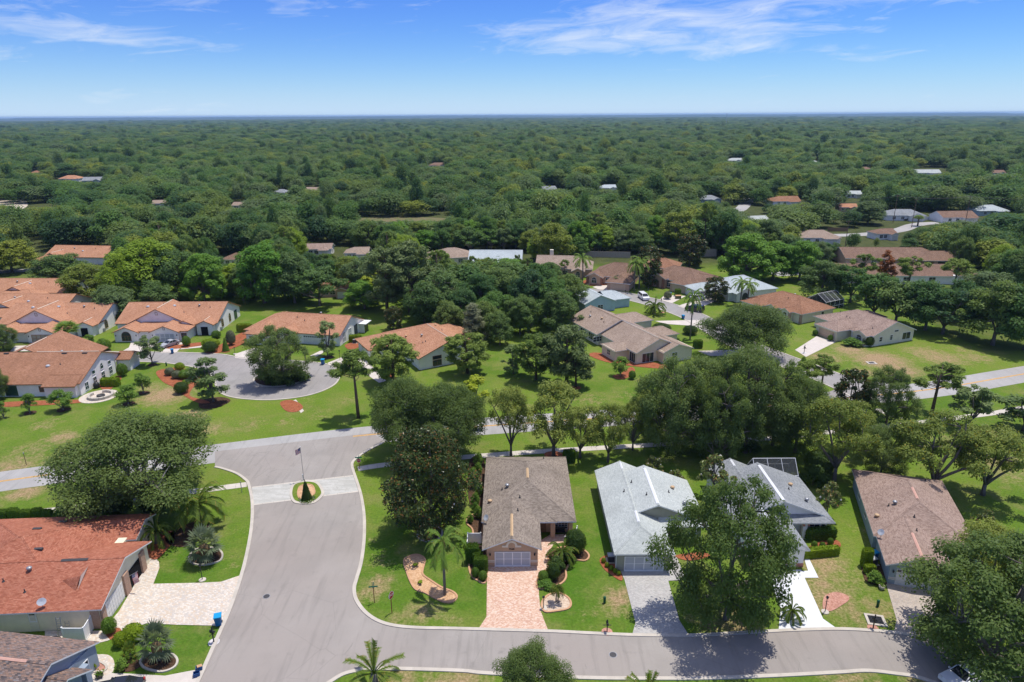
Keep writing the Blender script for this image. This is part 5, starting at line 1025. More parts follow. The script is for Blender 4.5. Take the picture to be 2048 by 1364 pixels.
sh('brown_brick_house', 'large peach house with dark brown hip roof, arched entry and brick corners', 1286, 566, -46, 'peach', 'brown', [
    ('W', 0, 19, 0, 13, 3.0), ('W', 12.2, 18.6, -2.8, 2, 2.9), ('R', 0, 20, 0, 14, 3.0, .42, 'x', 'hh', .42), ('R', 12.2, 18.6, -2.8, 6, 2.9, .42, 'y', 'hn', .42), ('R', 4.0, 9.4, -1.6, 6, 3.3, .46, 'y', 'gn', .35), ('W', 4.2, 9.2, -1.4, 1, 3.2), ('R', 16, 27, 3, 12, 2.9, .4, 'x', 'nh', .4), ('W', 18, 26.5, 3.2, 11.8, 2.85),
    ('D', 13, 17.8, -2.8, 2.2, 'panel', 's', GDOOR_P), ('N', (2.2, 0, .7), 's', 1.6, 1.2, (2, 2), True), ('N', (9.9, -.05, .6), 's', 1.5, 1.3, (2, 2), True), ('B', 'door', 6.2, 7.2, -1.5, -1.402, 0, 2.2, WOODM), ('B', 'column', 4.1, 4.9, -1.9, -1.42, 0, 3.0, BRICK_R), ('B', 'column', 8.4, 9.2, -1.9, -1.42, 0, 3.0, BRICK_R), ('B', 'corner_brick', 18.0, 18.66, -2.86, -2.2, 0, 2.75, BRICK_R), ('N', (19, 6, 1.0), 'e', 1.0, 1.3), ('P', 6, 9, 0)])
sh('brown_gable_house', 'peach house with brown gable roof behind palms, its garage to the street', 1180, 566, -22, 'peach', 'brown', [
    ('W', 0, 14, 0, 11, 3.0), ('R', 0, 14, 0, 13, 3.0, .5, 'x', 'hg', .4), ('W', 7.5, 14.5, -7, 2, 2.8), ('R', 7.3, 14.7, -7.2, 5, 2.8, .42, 'y', 'hn', .4), ('R', -.8, 4.6, -2.2, 5, 2.8, .5, 'y', 'gn', .35), ('W', -.6, 4.4, -2, 1, 2.75), ('N', (1.9, -2, .7), 's', 1.6, 1.0, (2, 1), True), ('D', 8.6, 13.4, -7, 2.1, 'panel', 's', GDOOR_P), ('B', 'corner_brick', -.75, 0, -2.1, -1.5, 0, 2.7, BRICK_R), ('B', 'corner_brick', 4.0, 4.5, -2.1, -1.5, 0, 2.7, BRICK_R), ('N', (6, 0, .6), 's', 1.4, 1.5)])
sh('brown_long_house', 'taupe roofed peach house with chimney, half behind trees', 1072, 552, -8, 'peach', 'beige', [
    ('W', 0, 19, 0, 12, 3.0), ('R', 0, 19, 0, 13, 3.0, .48, 'x', 'gh', .4), ('R', 3, 8, -2.5, 5, 2.9, .45, 'y', 'gn', .35), ('W', 3.2, 7.8, -2.3, 1, 2.8), ('R', 12.5, 16.5, -3, 5, 2.8, .5, 'y', 'gn', .35), ('W', 12.7, 16.3, -2.8, 1, 2.7), ('N', (14.5, -2.8, .7), 's', 1.4, 1.1, (2, 2), True), ('N', (10, 0, .7), 's', 1.6, 1.4), ('B', 'chimney', 4, 5.2, 8.5, 9.6, 4, 7.6, WL['beige']), ('D', 3.4, 7.4, -2.3, 2.1, 'panel', 's', GDOOR_P)])
sh('tin_roofed_house', 'low white house with pale blue metal roof beyond the tree mass', 938, 536, -3, 'white', 'blue', [('W', 0, 19, 0, 11, 2.9), ('R', 0, 19, 0, 12, 2.9, .45, 'x', 'gg', .4), ('R', 2, 7, -3, 5, 2.8, .45, 'y', 'hn', .35), ('R', 9, 15, -4, 5, 2.8, .4, 'y', 'hn', .35), ('W', 9.2, 14.8, -3.8, 1, 2.75), ('W', 2.2, 6.8, -2.8, 1, 2.75), ('N', (17, 0, .8), 's', 1.3, 1.3), ('N', (19, 5, .8), 'e', 1.2, 1.3), ('D', 10, 14, -3.8, 2.1, 'panel')])
sh('tan_hip_house', 'beige house with tan hip roof and pool cage beyond the tree mass', 868, 532, 14, 'beige', 'beige', [('W', 0, 15, 0, 12, 2.9), ('R', 0, 15, 0, 12, 2.9, .42, 'x', 'hh', .4), ('R', -5, 4, 1, 9, 2.8, .40, 'x', 'hn', .4), ('W', -4.6, 1, 1.2, 8.8, 2.75), ('N', (10, 0, .8), 's', 1.6, 1.3), ('N', (5, 0, .8), 's', 1.6, 1.3), ('N', (15, 5, .8), 'e', 1.2, 1.2)])
sh('light_blue_house', 'light blue stucco house with pale roof tucked behind the beige gables', 1170, 628, 22, 'blue', 'blue', [('W', 0, 9.5, 0, 12, 3.0), ('R', 0, 9.5, 0, 12, 3.0, .42, 'y', 'gg', .35), ('W', 9.5, 15.5, 2, 10, 2.8), ('R', 8, 15.5, 2, 10, 2.8, .4, 'x', 'nh', .4), ('N', (4.8, 0, .9), 's', 1.6, 1.2), ('N', (15.5, 6, .9), 'e', 1.2, 1.2)])
sh('long_brown_house', 'long low house with brown grey roof and screened porch in the right distance', 1690, 531, -3, 'pink', 'brown', [('W', 0, 38, 0, 12, 2.9), ('R', 0, 36, 0, 13, 2.9, .42, 'x', 'gh', .4), ('R', 14, 24, -1, 8, 2.8, .35, 'x', 'hh', .4), ('R', 24, 39, -3, 8, 2.8, .42, 'x', 'hg', .4), ('W', 30, 38.5, -2.8, 4, 2.75), ('N', (34.5, -2.8, .3), 's', 6.5, 2.0, (5, 1), False, DARKGREY), ('N', (20, 0, .8), 's', 1.6, 1.3), ('N', (10, 0, .8), 's', 1.6, 1.3)])
sh('screened_brown_house', 'brown roofed house mostly hidden behind slender oaks on the right', 1660, 566, -4, 'villa', 'brown', [('W', 0, 40, 0, 12, 2.9), ('R', 0, 38, 0, 12, 2.9, .42, 'x', 'gg', .4), ('R', 34, 48, 1, 10, 2.8, .42, 'x', 'nh', .4), ('W', 38, 47, 1.2, 9.8, 2.75), ('N', (6, 0, .6), 's', 2, 1.6), ('N', (14, 0, .6), 's', 2, 1.6), ('N', (24, 0, .6), 's', 2, 1.6), ('N', (32, 0, .6), 's', 2, 1.6)])
sh('peach_roof_house', 'small house with rusty hip roof behind the large brown roofed house', 1284, 548, -20, 'peach', 'rust', [('W', 0, 12, 0, 10, 2.9), ('R', 0, 12, 0, 10, 2.9, .46, 'x', 'hh', .4), ('N', (4, 0, .8), 's', 1.4, 1.2), ('N', (9, 0, .8), 's', 1.4, 1.2)])
# far houses glimpsed in the wood: pixel of the near left corner, width in pixels, roof, wall, label
FARH = [(1772, 441, 74, 'grey', 'white', 'white house with grey hip roof beside the far right street'), (1885, 446, 72, 'brown', 'villa', 'maroon roofed house beside the far right street'), (1754, 480, 38, 'brown', 'villa', 'brown red hip roof rising above trees on the right'), (1600, 488, 78, 'beige', 'villa', 'flat pale roofed house along the far curving street'), (1678, 424, 34, 'orange', 'peach', 'small orange roofed house beyond the big oak on the right'), (1546, 412, 56, 'rust', 'white', 'terracotta roofed house beside the distant straight street'), (1402, 408, 42, 'grey', 'slate', 'grey two storey house left of the distant straight street'), (1828, 352, 52, 'pale', 'white', 'long pale metal roofed building far right'), (1978, 352, 30, 'brown', 'villa', 'dark roofed house far right by itself'),
        (118, 364, 38, 'orange', 'white', 'little orange roofed house far left in the wood'), (165, 368, 40, 'grey', 'slate', 'grey hip roofed house far left in the wood'), (857, 336, 30, 'brown', 'white', 'brown roofed white house alone in the middle of the wood'), (445, 533, 60, 'brown', 'villa', 'grey brown roof above the trees left of centre'), (612, 512, 50, 'rose', 'villa', 'rose brown roof peeking between trees left of centre'), (1200, 384, 34, 'blue', 'white', 'bluish white house in the wood right of centre'), (548, 392, 24, 'grey', 'white', 'small grey roof in the wood left of centre'), (465, 420, 24, 'beige', 'villa', 'small beige roof in the wood left of centre'), (690, 520, 44, 'beige', 'villa', 'beige roof hidden behind tall pines'), (640, 595, 60, 'rust', 'pink', 'rusty roof behind the trees above the long orange villa'), (1692, 396, 30, 'pale', 'white', 'pale flat roof in the wood right of the big oak'), (1455, 326, 28, 'pale', 'white', 'tiny white roofs far off right of centre'), (1958, 432, 60, 'blue', 'blue', 'light blue house at the far right edge'), (305, 416, 26, 'beige', 'villa', 'pale roof scrap in the wood on the left'), (1300, 300, 24, 'pale', 'white', 'white roof speck far off in the wood')]
for k, (px, py, w, rf, wl, lb) in enumerate(FARH):
    p = G(px, py); m = mpp(p); W = max(9, w * m); D = min(11, max(7, W * .7)); h = House('far_house', lb, (p.x, p.y), (-6, 4, 9, -3)[k % 4], wl, rf)
    h.walls(0, W, 0, D, 2.9); h.roof(0, W, 0, D, 2.9, .42, 'x', ('hh', 'gg', 'hg')[k % 3], .4)
    h.walls(W * .55, W * .9, -2.5, 1, 2.8); h.roof(W * .55, W * .9, -2.6, 4, 2.8, .42, 'y', 'hn' if k % 2 else 'gn', .35); h.win((W * .2, 0, .8), 's', 1.5, 1.3); h.win((W * .42, 0, .8), 's', 1.5, 1.3); h.garage(W * .6, W * .85, -2.5, 2.1, 'panel', 's', GDOOR); h.win((W, D * .5, .8), 'e', 1.2, 1.2); h.done()

rngf = np.random.default_rng(12); tiny = []
for px, py in ((1075, 284), (1380, 297), (1468, 302), (1502, 316), (1790, 300), (1820, 322), (1620, 330), (1075, 388), (60, 352), (610, 388), (1720, 345), (1500, 452)):
    p = G(px, py); W = rngf.uniform(9, 15); D = rngf.uniform(7, 9); h = House('far_house', 'x', (p.x, p.y), rngf.uniform(-25, 25), ('white', 'villa', 'beige')[len(tiny) % 3], ('pale', 'grey', 'rust', 'beige', 'brown', 'pale')[len(tiny) % 6], group='tiny roofs scattered in the wood')
    h.walls(0, W, 0, D, 2.9); h.roof(0, W, 0, D, 2.9, .42, 'x', ('hh', 'gg')[len(tiny) % 2], .4); h.win((W * .3, 0, .8), 's', 1.5, 1.3); h.win((W * .7, 0, .8), 's', 1.5, 1.3); h.done(); tiny.append((px, py, W / mpp(p), h.o))
NW = ['first', 'second', 'third', 'fourth', 'fifth', 'sixth', 'seventh', 'eighth', 'ninth', 'tenth', 'eleventh', 'twelfth', 'thirteenth', 'fourteenth', 'fifteenth', 'sixteenth', 'seventeenth', 'eighteenth', 'nineteenth', 'twentieth', 'twenty first', 'twenty second', 'twenty third', 'twenty fourth', 'twenty fifth', 'twenty sixth', 'twenty seventh', 'twenty eighth']
for k, q in enumerate(sorted(tiny, key=lambda q: q[0])): q[3]['label'] = NW[k] + ' from the left of the tiny roofs scattered in the wood'
FARH += [(px + w * .2, py - 1.6 / mpp(G(px, py)), w * .6) for px, py, w, _ in tiny]

# ------------------------------------------------------------------ trees placed by hand
HAND = []
def T(kind, bx, by, top, w, label, cat='tree', group=None, var=None, name=None, rz=None):
    p = G(bx, by); h = top_h(p, top); r = w * mpp(p, h * .6) / 2 * (.9 if kind in ('oak', 'laurel', 'sparse', 'mid', 'bright', 'ragged') else 1); HAND.append((p.x, p.y, r)); return plant(kind, p, r, h, label, cat, group, var, rz, name)
T('oak', 296, 1022, 828, 350, 'broad dark oak with pale forked trunk behind the red roof', var=0, rz=2.2)
T('mag', 859, 1062, 858, 196, 'big dark magnolia with rusty leaves beside the tan house')
T('oak', 815, 912, 752, 180, 'dark oak at the road corner behind the big magnolia', var=1); T('oak', 905, 912, 758, 185, 'dense oak between the magnolia and the tan house', var=2); T('laurel', 872, 960, 850, 120, 'dark shaded tree squeezed behind the big magnolia', var=0)
T('yellow', 945, 862, 748, 75, 'lime yellow tree top glowing above the dark oaks')
T('sparse', 1022, 912, 768, 110, 'twin stemmed open oak just left behind the tan house', var=0); T('sparse', 1107, 912, 770, 165, 'open yellow green oak with bare grey limbs behind the tan house', var=1); T('sparse', 1160, 915, 808, 120, 'oak with a long limb leaning right behind the tan house', var=2)
T('sparse', 1216, 924, 812, 110, 'two trunked loose oak behind the pale roofed house', var=1); T('sparse', 1265, 900, 800, 90, 'thin twiggy oak by the sidewalk behind the pale roof', var=0); T('sparse', 1300, 870, 770, 80, 'slim oak on the verge left of the dark grove', var=2)
for k, (bx, by, tp, w) in enumerate(((1350, 905, 712, 190), (1405, 880, 706, 175), (1440, 925, 745, 150), (1490, 905, 690, 190), (1545, 890, 712, 170), (1590, 905, 748, 140), (1310, 850, 742, 120))):
    T(('ragged', 'laurel')[k % 2], bx, by, tp, w, 'dense oak in the dark grove behind the two grey roofs', group='oaks of the dark grove along the sidewalk', name='grove_oak')
T('mag2', 1425, 1002, 902, 76, 'small flowering magnolia above the grey tree between the two grey roofs'); T('mag2', 1305, 948, 910, 42, 'little magnolia behind the ridge of the pale roof'); T('mag2', 1652, 1036, 958, 56, 'young magnolia with white blooms right of the white house'); T('mag2', 1962, 1076, 1016, 46, 'slim magnolia right of the blue grey house'); T('mag2', 1350, 985, 935, 40, 'small magnolia half behind the pale roof')
T('ragged', 1452, 1238, 945, 300, 'large loose oak shading the street between two driveways', var=0)
T('ragged', 1975, 1345, 1078, 410, 'big oak filling the bottom right corner', var=1); T('sparse', 1962, 1230, 1050, 180, 'greyish oak in front of the blue grey house', var=0); T('ragged', 2080, 1260, 1090, 180, 'oak at the right edge above the corner oak', var=0)
T('oak', 1065, 1432, 1294, 180, 'rounded tree top rising at the bottom edge', var=1)
T('pine', 717, 836, 702, 100, 'tall lone pine on the lawn right of the cul-de-sac', var=0); T('pinelow', 787, 768, 672, 108, 'bushy pine hiding the corner of the hip roofed villa', var=0); T('pinelow', 935, 746, 666, 100, 'spreading pine before the white gable of the villa', var=1)
T('pinelow', 1072, 760, 668, 88, 'pine with flat layered boughs on the centre lawn', var=0); T('young', 1027, 748, 690, 56, 'small round pine like tree left of the layered pine', var=0); T('pinegrey', 1133, 770, 648, 104, 'tall greyish pine left of the beige house', var=0); T('pinegrey', 1152, 774, 700, 70, 'shorter pine close to the tall greyish pine', var=1)
T('pine', 1862, 832, 722, 104, 'leaning pine beside the main road on the right', var=1); T('young', 1936, 858, 768, 86, 'small oak by the sidewalk at the right', var=1); T('young', 2046, 862, 778, 110, 'oak cut by the right edge above the sidewalk', var=2)
T('sparse', 1668, 962, 796, 175, 'oak with slanting pale trunk behind the white house', var=1); T('sparse', 1862, 985, 826, 215, 'wide open oak with bare limbs behind the blue grey house', var=2); T('sparse', 1965, 990, 850, 190, 'spreading oak reaching right over the lawn behind the blue grey house', var=0); T('laurel', 1760, 955, 850, 110, 'leafy oak between the two rear open oaks', var=0)
T('magmid', 1700, 838, 738, 84, 'magnolia at the mouth of the side street'); T('ragged', 1772, 850, 726, 120, 'dark tree on the main road corner beside the side street', var=1); T('pine', 1640, 790, 710, 66, 'pine left of the side street mouth', var=2); T('pine', 1605, 800, 722, 62, 'second pine left of the side street mouth', var=0); T('sparse', 1690, 905, 800, 120, 'thin oak by the sidewalk opposite the side street', var=2)
T('oak', 1490, 716, 602, 190, 'broad oak arching over the side street', var=2); T('ragged', 566, 762, 648, 152, 'oak with twin trunks on the roundabout island', var=0, name='roundabout_oak', rz=1.0)
T('young', 656, 713, 641, 48, 'young tree by the blue bin at the cul-de-sac', var=0); T('young', 305, 729, 668, 50, 'young tree in front of the screened garage villa', var=1); T('young', 427, 804, 714, 80, 'airy silvery tree in the mulch left of the roundabout', var=2)
for bx, by, tp, w, lb in ((60, 826, 786, 34, 'second crepe myrtle from the left edge'), (127, 820, 779, 50, 'larger crepe myrtle below the worn orange roof'), (287, 786, 744, 38, 'crepe myrtle nearest the worn villa hedge'), (257, 808, 769, 44, 'crepe myrtle right of the fire pit terrace'), (8, 836, 803, 30, 'crepe myrtle cut by the left edge')): T('myrtle', bx, by, tp, w, lb)
T('laurel', 8, 702, 650, 62, 'small oak at the left edge before the garages', var=0); T('laurel', -4, 800, 722, 62, 'dark tree at the left edge beside the worn roof', var=1)
# palms
T('queen', 890, 1190, 1062, 80, 'tall queen palm in the curved tan rock bed', 'palm', var=0, rz=.4); T('cane', 402, 1052, 962, 100, 'bushy feather palm under the broad oak', 'palm'); T('silver', 412, 1120, 1056, 74, 'silver fan palm on the lawn above the cream driveway', 'palm'); T('sago', 315, 1086, 1040, 58, 'arching palm by the red mulch at the entry', 'palm'); T('silver', 318, 1320, 1246, 70, 'silver fan palm in the round bed by the cream driveway', 'palm'); plant('date', tuple(G(750, 1374)), 2.6, 4.3, 'young date palm rising from the bottom edge', 'palm', rz=1.0); plant('date', tuple(G(1292, 1415)), 2.0, 3.6, 'palm tips poking up at the bottom edge right of centre', 'palm'); T('robellini', 1112, 1205, 1165, 26, 'small palm in the teardrop rock bed, left stem', 'palm'); T('robellini', 1116, 1206, 1168, 26, 'small palm in the teardrop rock bed, right stem', 'palm'); T('sago', 1126, 1120, 1086, 56, 'yellow green sago palm beside the entry path', 'palm'); T('sago', 1580, 1238, 1205, 46, 'low palm under the big street oak', 'palm'); T('fanlow', 268, 1152, 1120, 26, 'little palm at the red roofed garage', 'palm'); T('fanlow', 262, 1318, 1284, 34, 'low yellow green palm in the bed near the bottom left', 'palm')
T('sabal', 142, 700, 643, 50, 'fan palm before the stacked orange villas', 'palm'); T('queen', 877, 645, 596, 46, 'queen palm beyond the hip roofed villa', 'palm', var=1); T('sabal', 1057, 668, 602, 46, 'shaggy cabbage palm on the centre lawn edge', 'palm'); T('sabal', 1020, 660, 612, 40, 'second cabbage palm in the shade left of the shaggy one', 'palm')
T('queen', 1380, 678, 578, 40, 'tall thin palm beside the side street', 'palm', var=0); T('sago', 1308, 628, 600, 40, 'stubby palm at the side street kerb', 'palm'); T('queen', 1480, 612, 556, 40, 'left queen palm before the blue grey roof', 'palm', var=0); T('queen', 1494, 614, 560, 40, 'right queen palm before the blue grey roof', 'palm', var=1); T('queen', 1278, 578, 512, 44, 'queen palm before the large brown house', 'palm', var=0); T('queen', 1268, 582, 518, 34, 'shorter queen palm before the large brown house', 'palm', var=1); T('queen', 1165, 568, 508, 40, 'queen palm by the brown gable house', 'palm', var=0); T('silver', 1233, 577, 550, 28, 'grey fan palm by the pink driveway', 'palm'); T('sabal', 1835, 452, 430, 22, 'far palm beside the right hand street', 'palm'); T('fanlow', 488, 605, 560, 40, 'palm on the lawn behind the long orange villa', 'palm')
# middle distance
T('camphor', 290, 604, 478, 170, 'huge bright green rounded tree behind the orange villas', var=0); T('camphor', 255, 618, 508, 90, 'yellow green tree below the huge rounded tree', var=1); T('mid', 120, 568, 508, 130, 'dark oak leaning over the stacked orange roofs', var=0); T('mid', 185, 600, 525, 120, 'oak between the stacked villas and the camphor', var=1); T('mid', 230, 640, 570, 110, 'low dark oak beside the screened garage villa', var=2); T('mid', 355, 605, 498, 120, 'oak right of the huge rounded tree', var=3); T('mid', 320, 622, 560, 100, 'pale oak behind the double gable roof', var=4); T('bright', 410, 606, 505, 110, 'green oak behind the double gable villa', var=0)
T('bright', 530, 606, 486, 140, 'tall leafy tree behind the long orange villa', var=1); T('midsparse', 640, 612, 535, 120, 'pale slender oak behind the long orange villa', var=0); T('mid', 590, 606, 500, 110, 'oak right of the tall leafy tree', var=0); T('bright', 730, 618, 560, 90, 'low bright tree left of the dark pines', var=2); T('pinegrey', 775, 628, 492, 110, 'tall dark pine left of the pair behind the villas', var=0); T('pinegrey', 820, 625, 480, 120, 'tallest dark pine behind the hip roofed villa', var=1); T('yellow', 755, 610, 535, 60, 'yellowish tree beside the dark pines'); T('mid', 880, 640, 540, 120, 'oak right of the dark pines', var=1); T('casu', 945, 692, 604, 64, 'grey feathery tree beside the orange hip roof')
for k, (bx, by, tp, w) in enumerate(((960, 640, 545, 110), (1010, 628, 535, 110), (1060, 640, 540, 120), (1105, 640, 555, 110), (1135, 620, 545, 90), (905, 630, 556, 90), (990, 660, 585, 100), (1085, 615, 525, 100), (930, 655, 575, 90), (850, 648, 560, 100), (895, 672, 600, 80), (1040, 668, 590, 90), (1120, 662, 580, 100), (1000, 690, 622, 70), (965, 676, 600, 80))): T('mid', bx, by, tp, w, 'oak in the thick stand left of the beige house', group='thick oak stand at the centre', name='stand_oak')
T('magmid', 788, 660, 612, 44, 'magnolia behind the hip roofed villa'); T('magmid', 1380, 532, 468, 70, 'magnolia behind the large brown house'); T('magmid', 1295, 572, 490, 66, 'dark magnolia beside the large brown house'); T('magmid', 1430, 604, 553, 58, 'round yellow green magnolia before the pale blue roof')
T('bright', 1490, 568, 466, 130, 'very dense bright green tree above the pale blue roof', var=0); T('bright', 1545, 560, 480, 100, 'second dense green tree above the pale blue roof', var=1); T('bright', 1598, 560, 480, 90, 'dense green tree on the street bend', var=2)
for k, (bx, by, tp, w, kd) in enumerate(((1640, 600, 520, 110, 'mid'), (1700, 605, 530, 90, 'midsparse'), (1745, 640, 545, 110, 'midsparse'), (1790, 650, 560, 120, 'midsparse'), (1850, 660, 560, 120, 'mid'), (1885, 668, 580, 130, 'midsparse'), (1925, 640, 560, 110, 'mid'), (1960, 625, 540, 130, 'mid'))): T(kd, bx, by, tp, w, 'slender oak in the grove behind the cream corner house', group='oak grove behind the corner lawn', name='lawn_oak')
T('mid', 1985, 690, 560, 150, 'large dark oak at the right lawn edge', var=2); T('mid', 2050, 700, 570, 160, 'dark oak cut by the right edge', var=3)
T('rust', 1766, 585, 500, 50, 'rust coloured cypress among the right hand pines'); T('pine', 1720, 590, 505, 60, 'pine left of the rusty cypress', var=1); T('pine', 1812, 592, 512, 62, 'pine right of the rusty cypress', var=2); T('pine', 1902, 600, 518, 72, 'pine farther right of the rusty cypress', var=0); T('mid', 1735, 448, 400, 80, 'big oak beside the far right street', var=0)
T('mid', 25, 545, 480, 110, 'oak by the parking lane at the far left', var=4); T('mid', 1560, 480, 436, 60, 'oak left of the far curving street', var=1)

# ------------------------------------------------------------------ bushes, hedges and beds
def U(kind, bx, by, top, w, label, cat='bush', group=None, depth=None, rz=0.0, name=None):
    p = G(bx, by); h = top_h(p, top); r = w * mpp(p) / 2; o = plant(kind, (p.x, p.y, 0), r, h, label, cat, group, None, rz, name)
    if depth: o.scale[1] = o.scale[0] * depth
    return o
U('cone', 614, 1001, 960, 21, 'dark cone topiary on the entry island'); U('ball_d', 1150, 1106, 1062, 42, 'large clipped ball bush at the entry of the tan house'); U('ball_d', 240, 1030, 980, 54, 'dark domed bush left of the oak trunk'); U('ball_d', 312, 1026, 974, 52, 'dark domed bush right of the oak trunk'); U('ball', 132, 1040, 1012, 42, 'rounded bush behind the red roof'); U('ball_d', 184, 1036, 1010, 46, 'dark rounded bush behind the red roof')
for k, x in enumerate((8, 32, 55, 80, 98)): U('box', x, 1046, 1020 - (k % 2) * 3, 22, 'hedge bush in the row at the left edge by the sidewalk', group='hedge row by the left sidewalk', depth=1.0)
U('ball', 221, 1266, 1237, 27, 'round bright bush at the cream house corner'); U('ball_y', 268, 1280, 1252, 40, 'broad low lime bush by the paver path'); U('ball_y', 245, 1290, 1266, 30, 'smaller lime bush by the paver path'); U('loose', 245, 1338, 1316, 30, 'loose shrub in the bed near the bottom left', 'shrub'); U('tuft', 188, 1342, 1322, 14, 'yellow potted plant by the grey house', 'shrub')
U('box', 945, 1124, 1090, 26, 'tall clipped hedge beside the white fence', depth=1.4); U('box', 956, 1130, 1104, 20, 'clipped hedge block left of the tan garage', depth=1.5); U('box', 962, 1144, 1114, 27, 'front clipped hedge block left of the tan garage', depth=1.0); U('ball', 951, 1154, 1136, 15, 'left small ball bush by the pink driveway'); U('ball', 966, 1160, 1143, 17, 'right small ball bush by the pink driveway'); U('ball', 968, 1146, 1137, 9, 'tiny ball bush behind the pair by the pink driveway')
U('ball', 1087, 1162, 1143, 22, 'squat clipped bush right of the pink driveway'); U('ball_d', 1107, 1158, 1128, 26, 'dark rounded bush beside the entry path'); U('loose_d', 1112, 1140, 1112, 34, 'dark shrub under the sago palm', 'shrub'); U('loose', 1090, 1172, 1160, 40, 'low leafy shrub at the driveway edge', 'shrub'); U('loose_d', 1135, 1126, 1106, 26, 'dark shrub below the clipped ball bush', 'shrub')
for k, (x, y) in enumerate(((1207, 1125), (1214, 1134), (1222, 1140), (1230, 1146), (1237, 1150))): U('ball_y', x, y, y - 9, 9, 'small lime bush in the red mulch by the pale roofed garage', group='lime bushes beside the pale roofed garage')
U('box', 1640, 1078, 1056, 60, 'curving hedge under the white house bay window', depth=.5, rz=.1); U('box_y', 1640, 1112, 1095, 76, 'low front hedge of the white house bed', depth=.35, rz=.15)
for x, y, lb in ((1628, 1096, 'left ball bush in the white house bed'), (1644, 1098, 'middle ball bush in the white house bed'), (1660, 1090, 'right ball bush in the white house bed')): U('ball', x, y, y - 13, 12, lb)
U('box_y', 1731, 1132, 1098, 20, 'tall square hedge at the blue grey house side', depth=1.2); U('box_y', 1738, 1146, 1130, 21, 'low square hedge at the blue grey house side', depth=1.0); U('loose', 1745, 1164, 1142, 36, 'rangy shrub left of the white panel garage', 'shrub'); U('loose', 1756, 1168, 1150, 24, 'second rangy shrub left of the white panel garage', 'shrub'); U('ball_d', 1640, 945, 905, 60, 'shadowed thicket behind the pool cage'); U('loose_d', 1625, 970, 930, 60, 'shady shrub mass right of the pool cage', 'shrub'); U('loose_d', 1500, 905, 880, 40, 'dark hedge bush by the sidewalk in the grove', 'shrub'); U('box', 1138, 924, 900, 24, 'square clipped bush behind the right corner of the tan house', depth=1.0)
for k, (x, y, t, w) in enumerate(((950, 1010, 985, 24), (955, 1035, 1012, 22), (948, 975, 945, 26), (955, 950, 925, 24), (940, 1045, 1028, 18), (956, 930, 905, 26), (945, 960, 935, 24), (958, 990, 965, 20), (950, 1022, 1004, 20))): U('loose', x, y, t, w, 'leafy shrub in the bed along the left wall of the tan house', 'shrub', 'shrubs along the tan house wall')
# villa gardens
for x, y, t, w, kd, lb, d in ((246, 752, 728, 20, 'ball', 'big ball bush at the worn villa corner', None), (222, 772, 756, 36, 'box_y', 'curved low hedge by the worn villa', .6), (360, 740, 726, 18, 'ball_y', 'flat topped bush by the villa street', None), (340, 750, 736, 18, 'ball_g', 'silvery bush in the red mulch bed', None), (355, 756, 742, 20, 'ball_g', 'purplish bush in the red mulch bed', None), (372, 756, 740, 26, 'ball', 'largest green bush of the mulch bed', None), (391, 758, 745, 14, 'ball', 'small bush at the right of the mulch bed', None), (373, 768, 760, 16, 'ball_y', 'little lime bush of the mulch bed', None), (364, 786, 765, 27, 'ball_d', 'dark clipped bush at the front of the mulch bed', None),
                            (422, 694, 678, 34, 'ball_y', 'curved lime hedge before the villa', .7), (422, 704, 684, 28, 'ball_d', 'big clipped bush before the lime hedge', None), (433, 676, 662, 18, 'ball', 'ball bush at the arched entry', None), (374, 692, 673, 16, 'ball', 'small lollipop tree by the villa drive', None), (452, 702, 674, 14, 'conetree', 'small cone tree on the villa lawn', None), (463, 690, 662, 18, 'ball_g', 'greyish bush at the corner of the long villa', None), (490, 664, 648, 30, 'box_y', 'lime hedge against the arched window wall', .5), (205, 695, 676, 22, 'myrtle', 'crepe myrtle by the villa path', None), (213, 700, 680, 20, 'ball', 'rounded bush on the villa lawn', None), (180, 694, 668, 26, 'myrtle', 'leafy tree before the stacked villas entry', None), (711, 684, 670, 24, 'box_y', 'lime hedge by the long villa air conditioner', .7), (752, 690, 676, 22, 'ball_d', 'dark mound between the two orange villas', None), (1735, 692, 672, 22, 'ball_d', 'dark bush before the cream corner house', None), (1700, 690, 676, 44, 'loose', 'spreading green shrub before the cream corner house', None), (1660, 682, 670, 10, 'ball', 'ball bush by the cream garage', None), (1630, 671, 660, 10, 'ball', 'ball bush left of the cream garage', None), (1323, 662, 648, 36, 'ball_d', 'dark mounded bush behind the beige gables', None), (1380, 668, 652, 28, 'ball_d', 'big dark bush beside the thin palm', None), (1395, 696, 680, 18, 'box', 'square bush right of the beige house', None), (1335, 598, 583, 15, 'ball_g', 'pale round bush by the brown house drive', None), (1240, 752, 712, 36, 'myrtle', 'yellow green small tree on the beige house lawn', None), (1264, 758, 742, 14, 'ball', 'small bush on the beige house lawn', None), (1355, 592, 578, 12, 'box', 'hedge block at the brown house garage', None), (1605, 738, 712, 24, 'conetree', 'rounded cone tree at the side street corner', None), (1425, 590, 582, 60, 'box', 'dark hedge before the blue grey roofed house', .2), (1248, 602, 590, 16, 'myrtle', 'small tree behind the light blue house', None)):
    U(kd, x, y, t, w, lb, 'tree' if kd in ('myrtle', 'conetree') else 'bush', None, d)
for x, y, t, w in ((535, 765, 735, 28), (585, 762, 738, 34), (600, 764, 740, 30), (560, 768, 745, 30), (610, 760, 742, 24), (545, 772, 752, 26), (575, 772, 750, 30)): U('loose_d', x, y, t, w, 'dark palmetto shrub on the roundabout island', 'shrub', 'shrubs on the roundabout island')

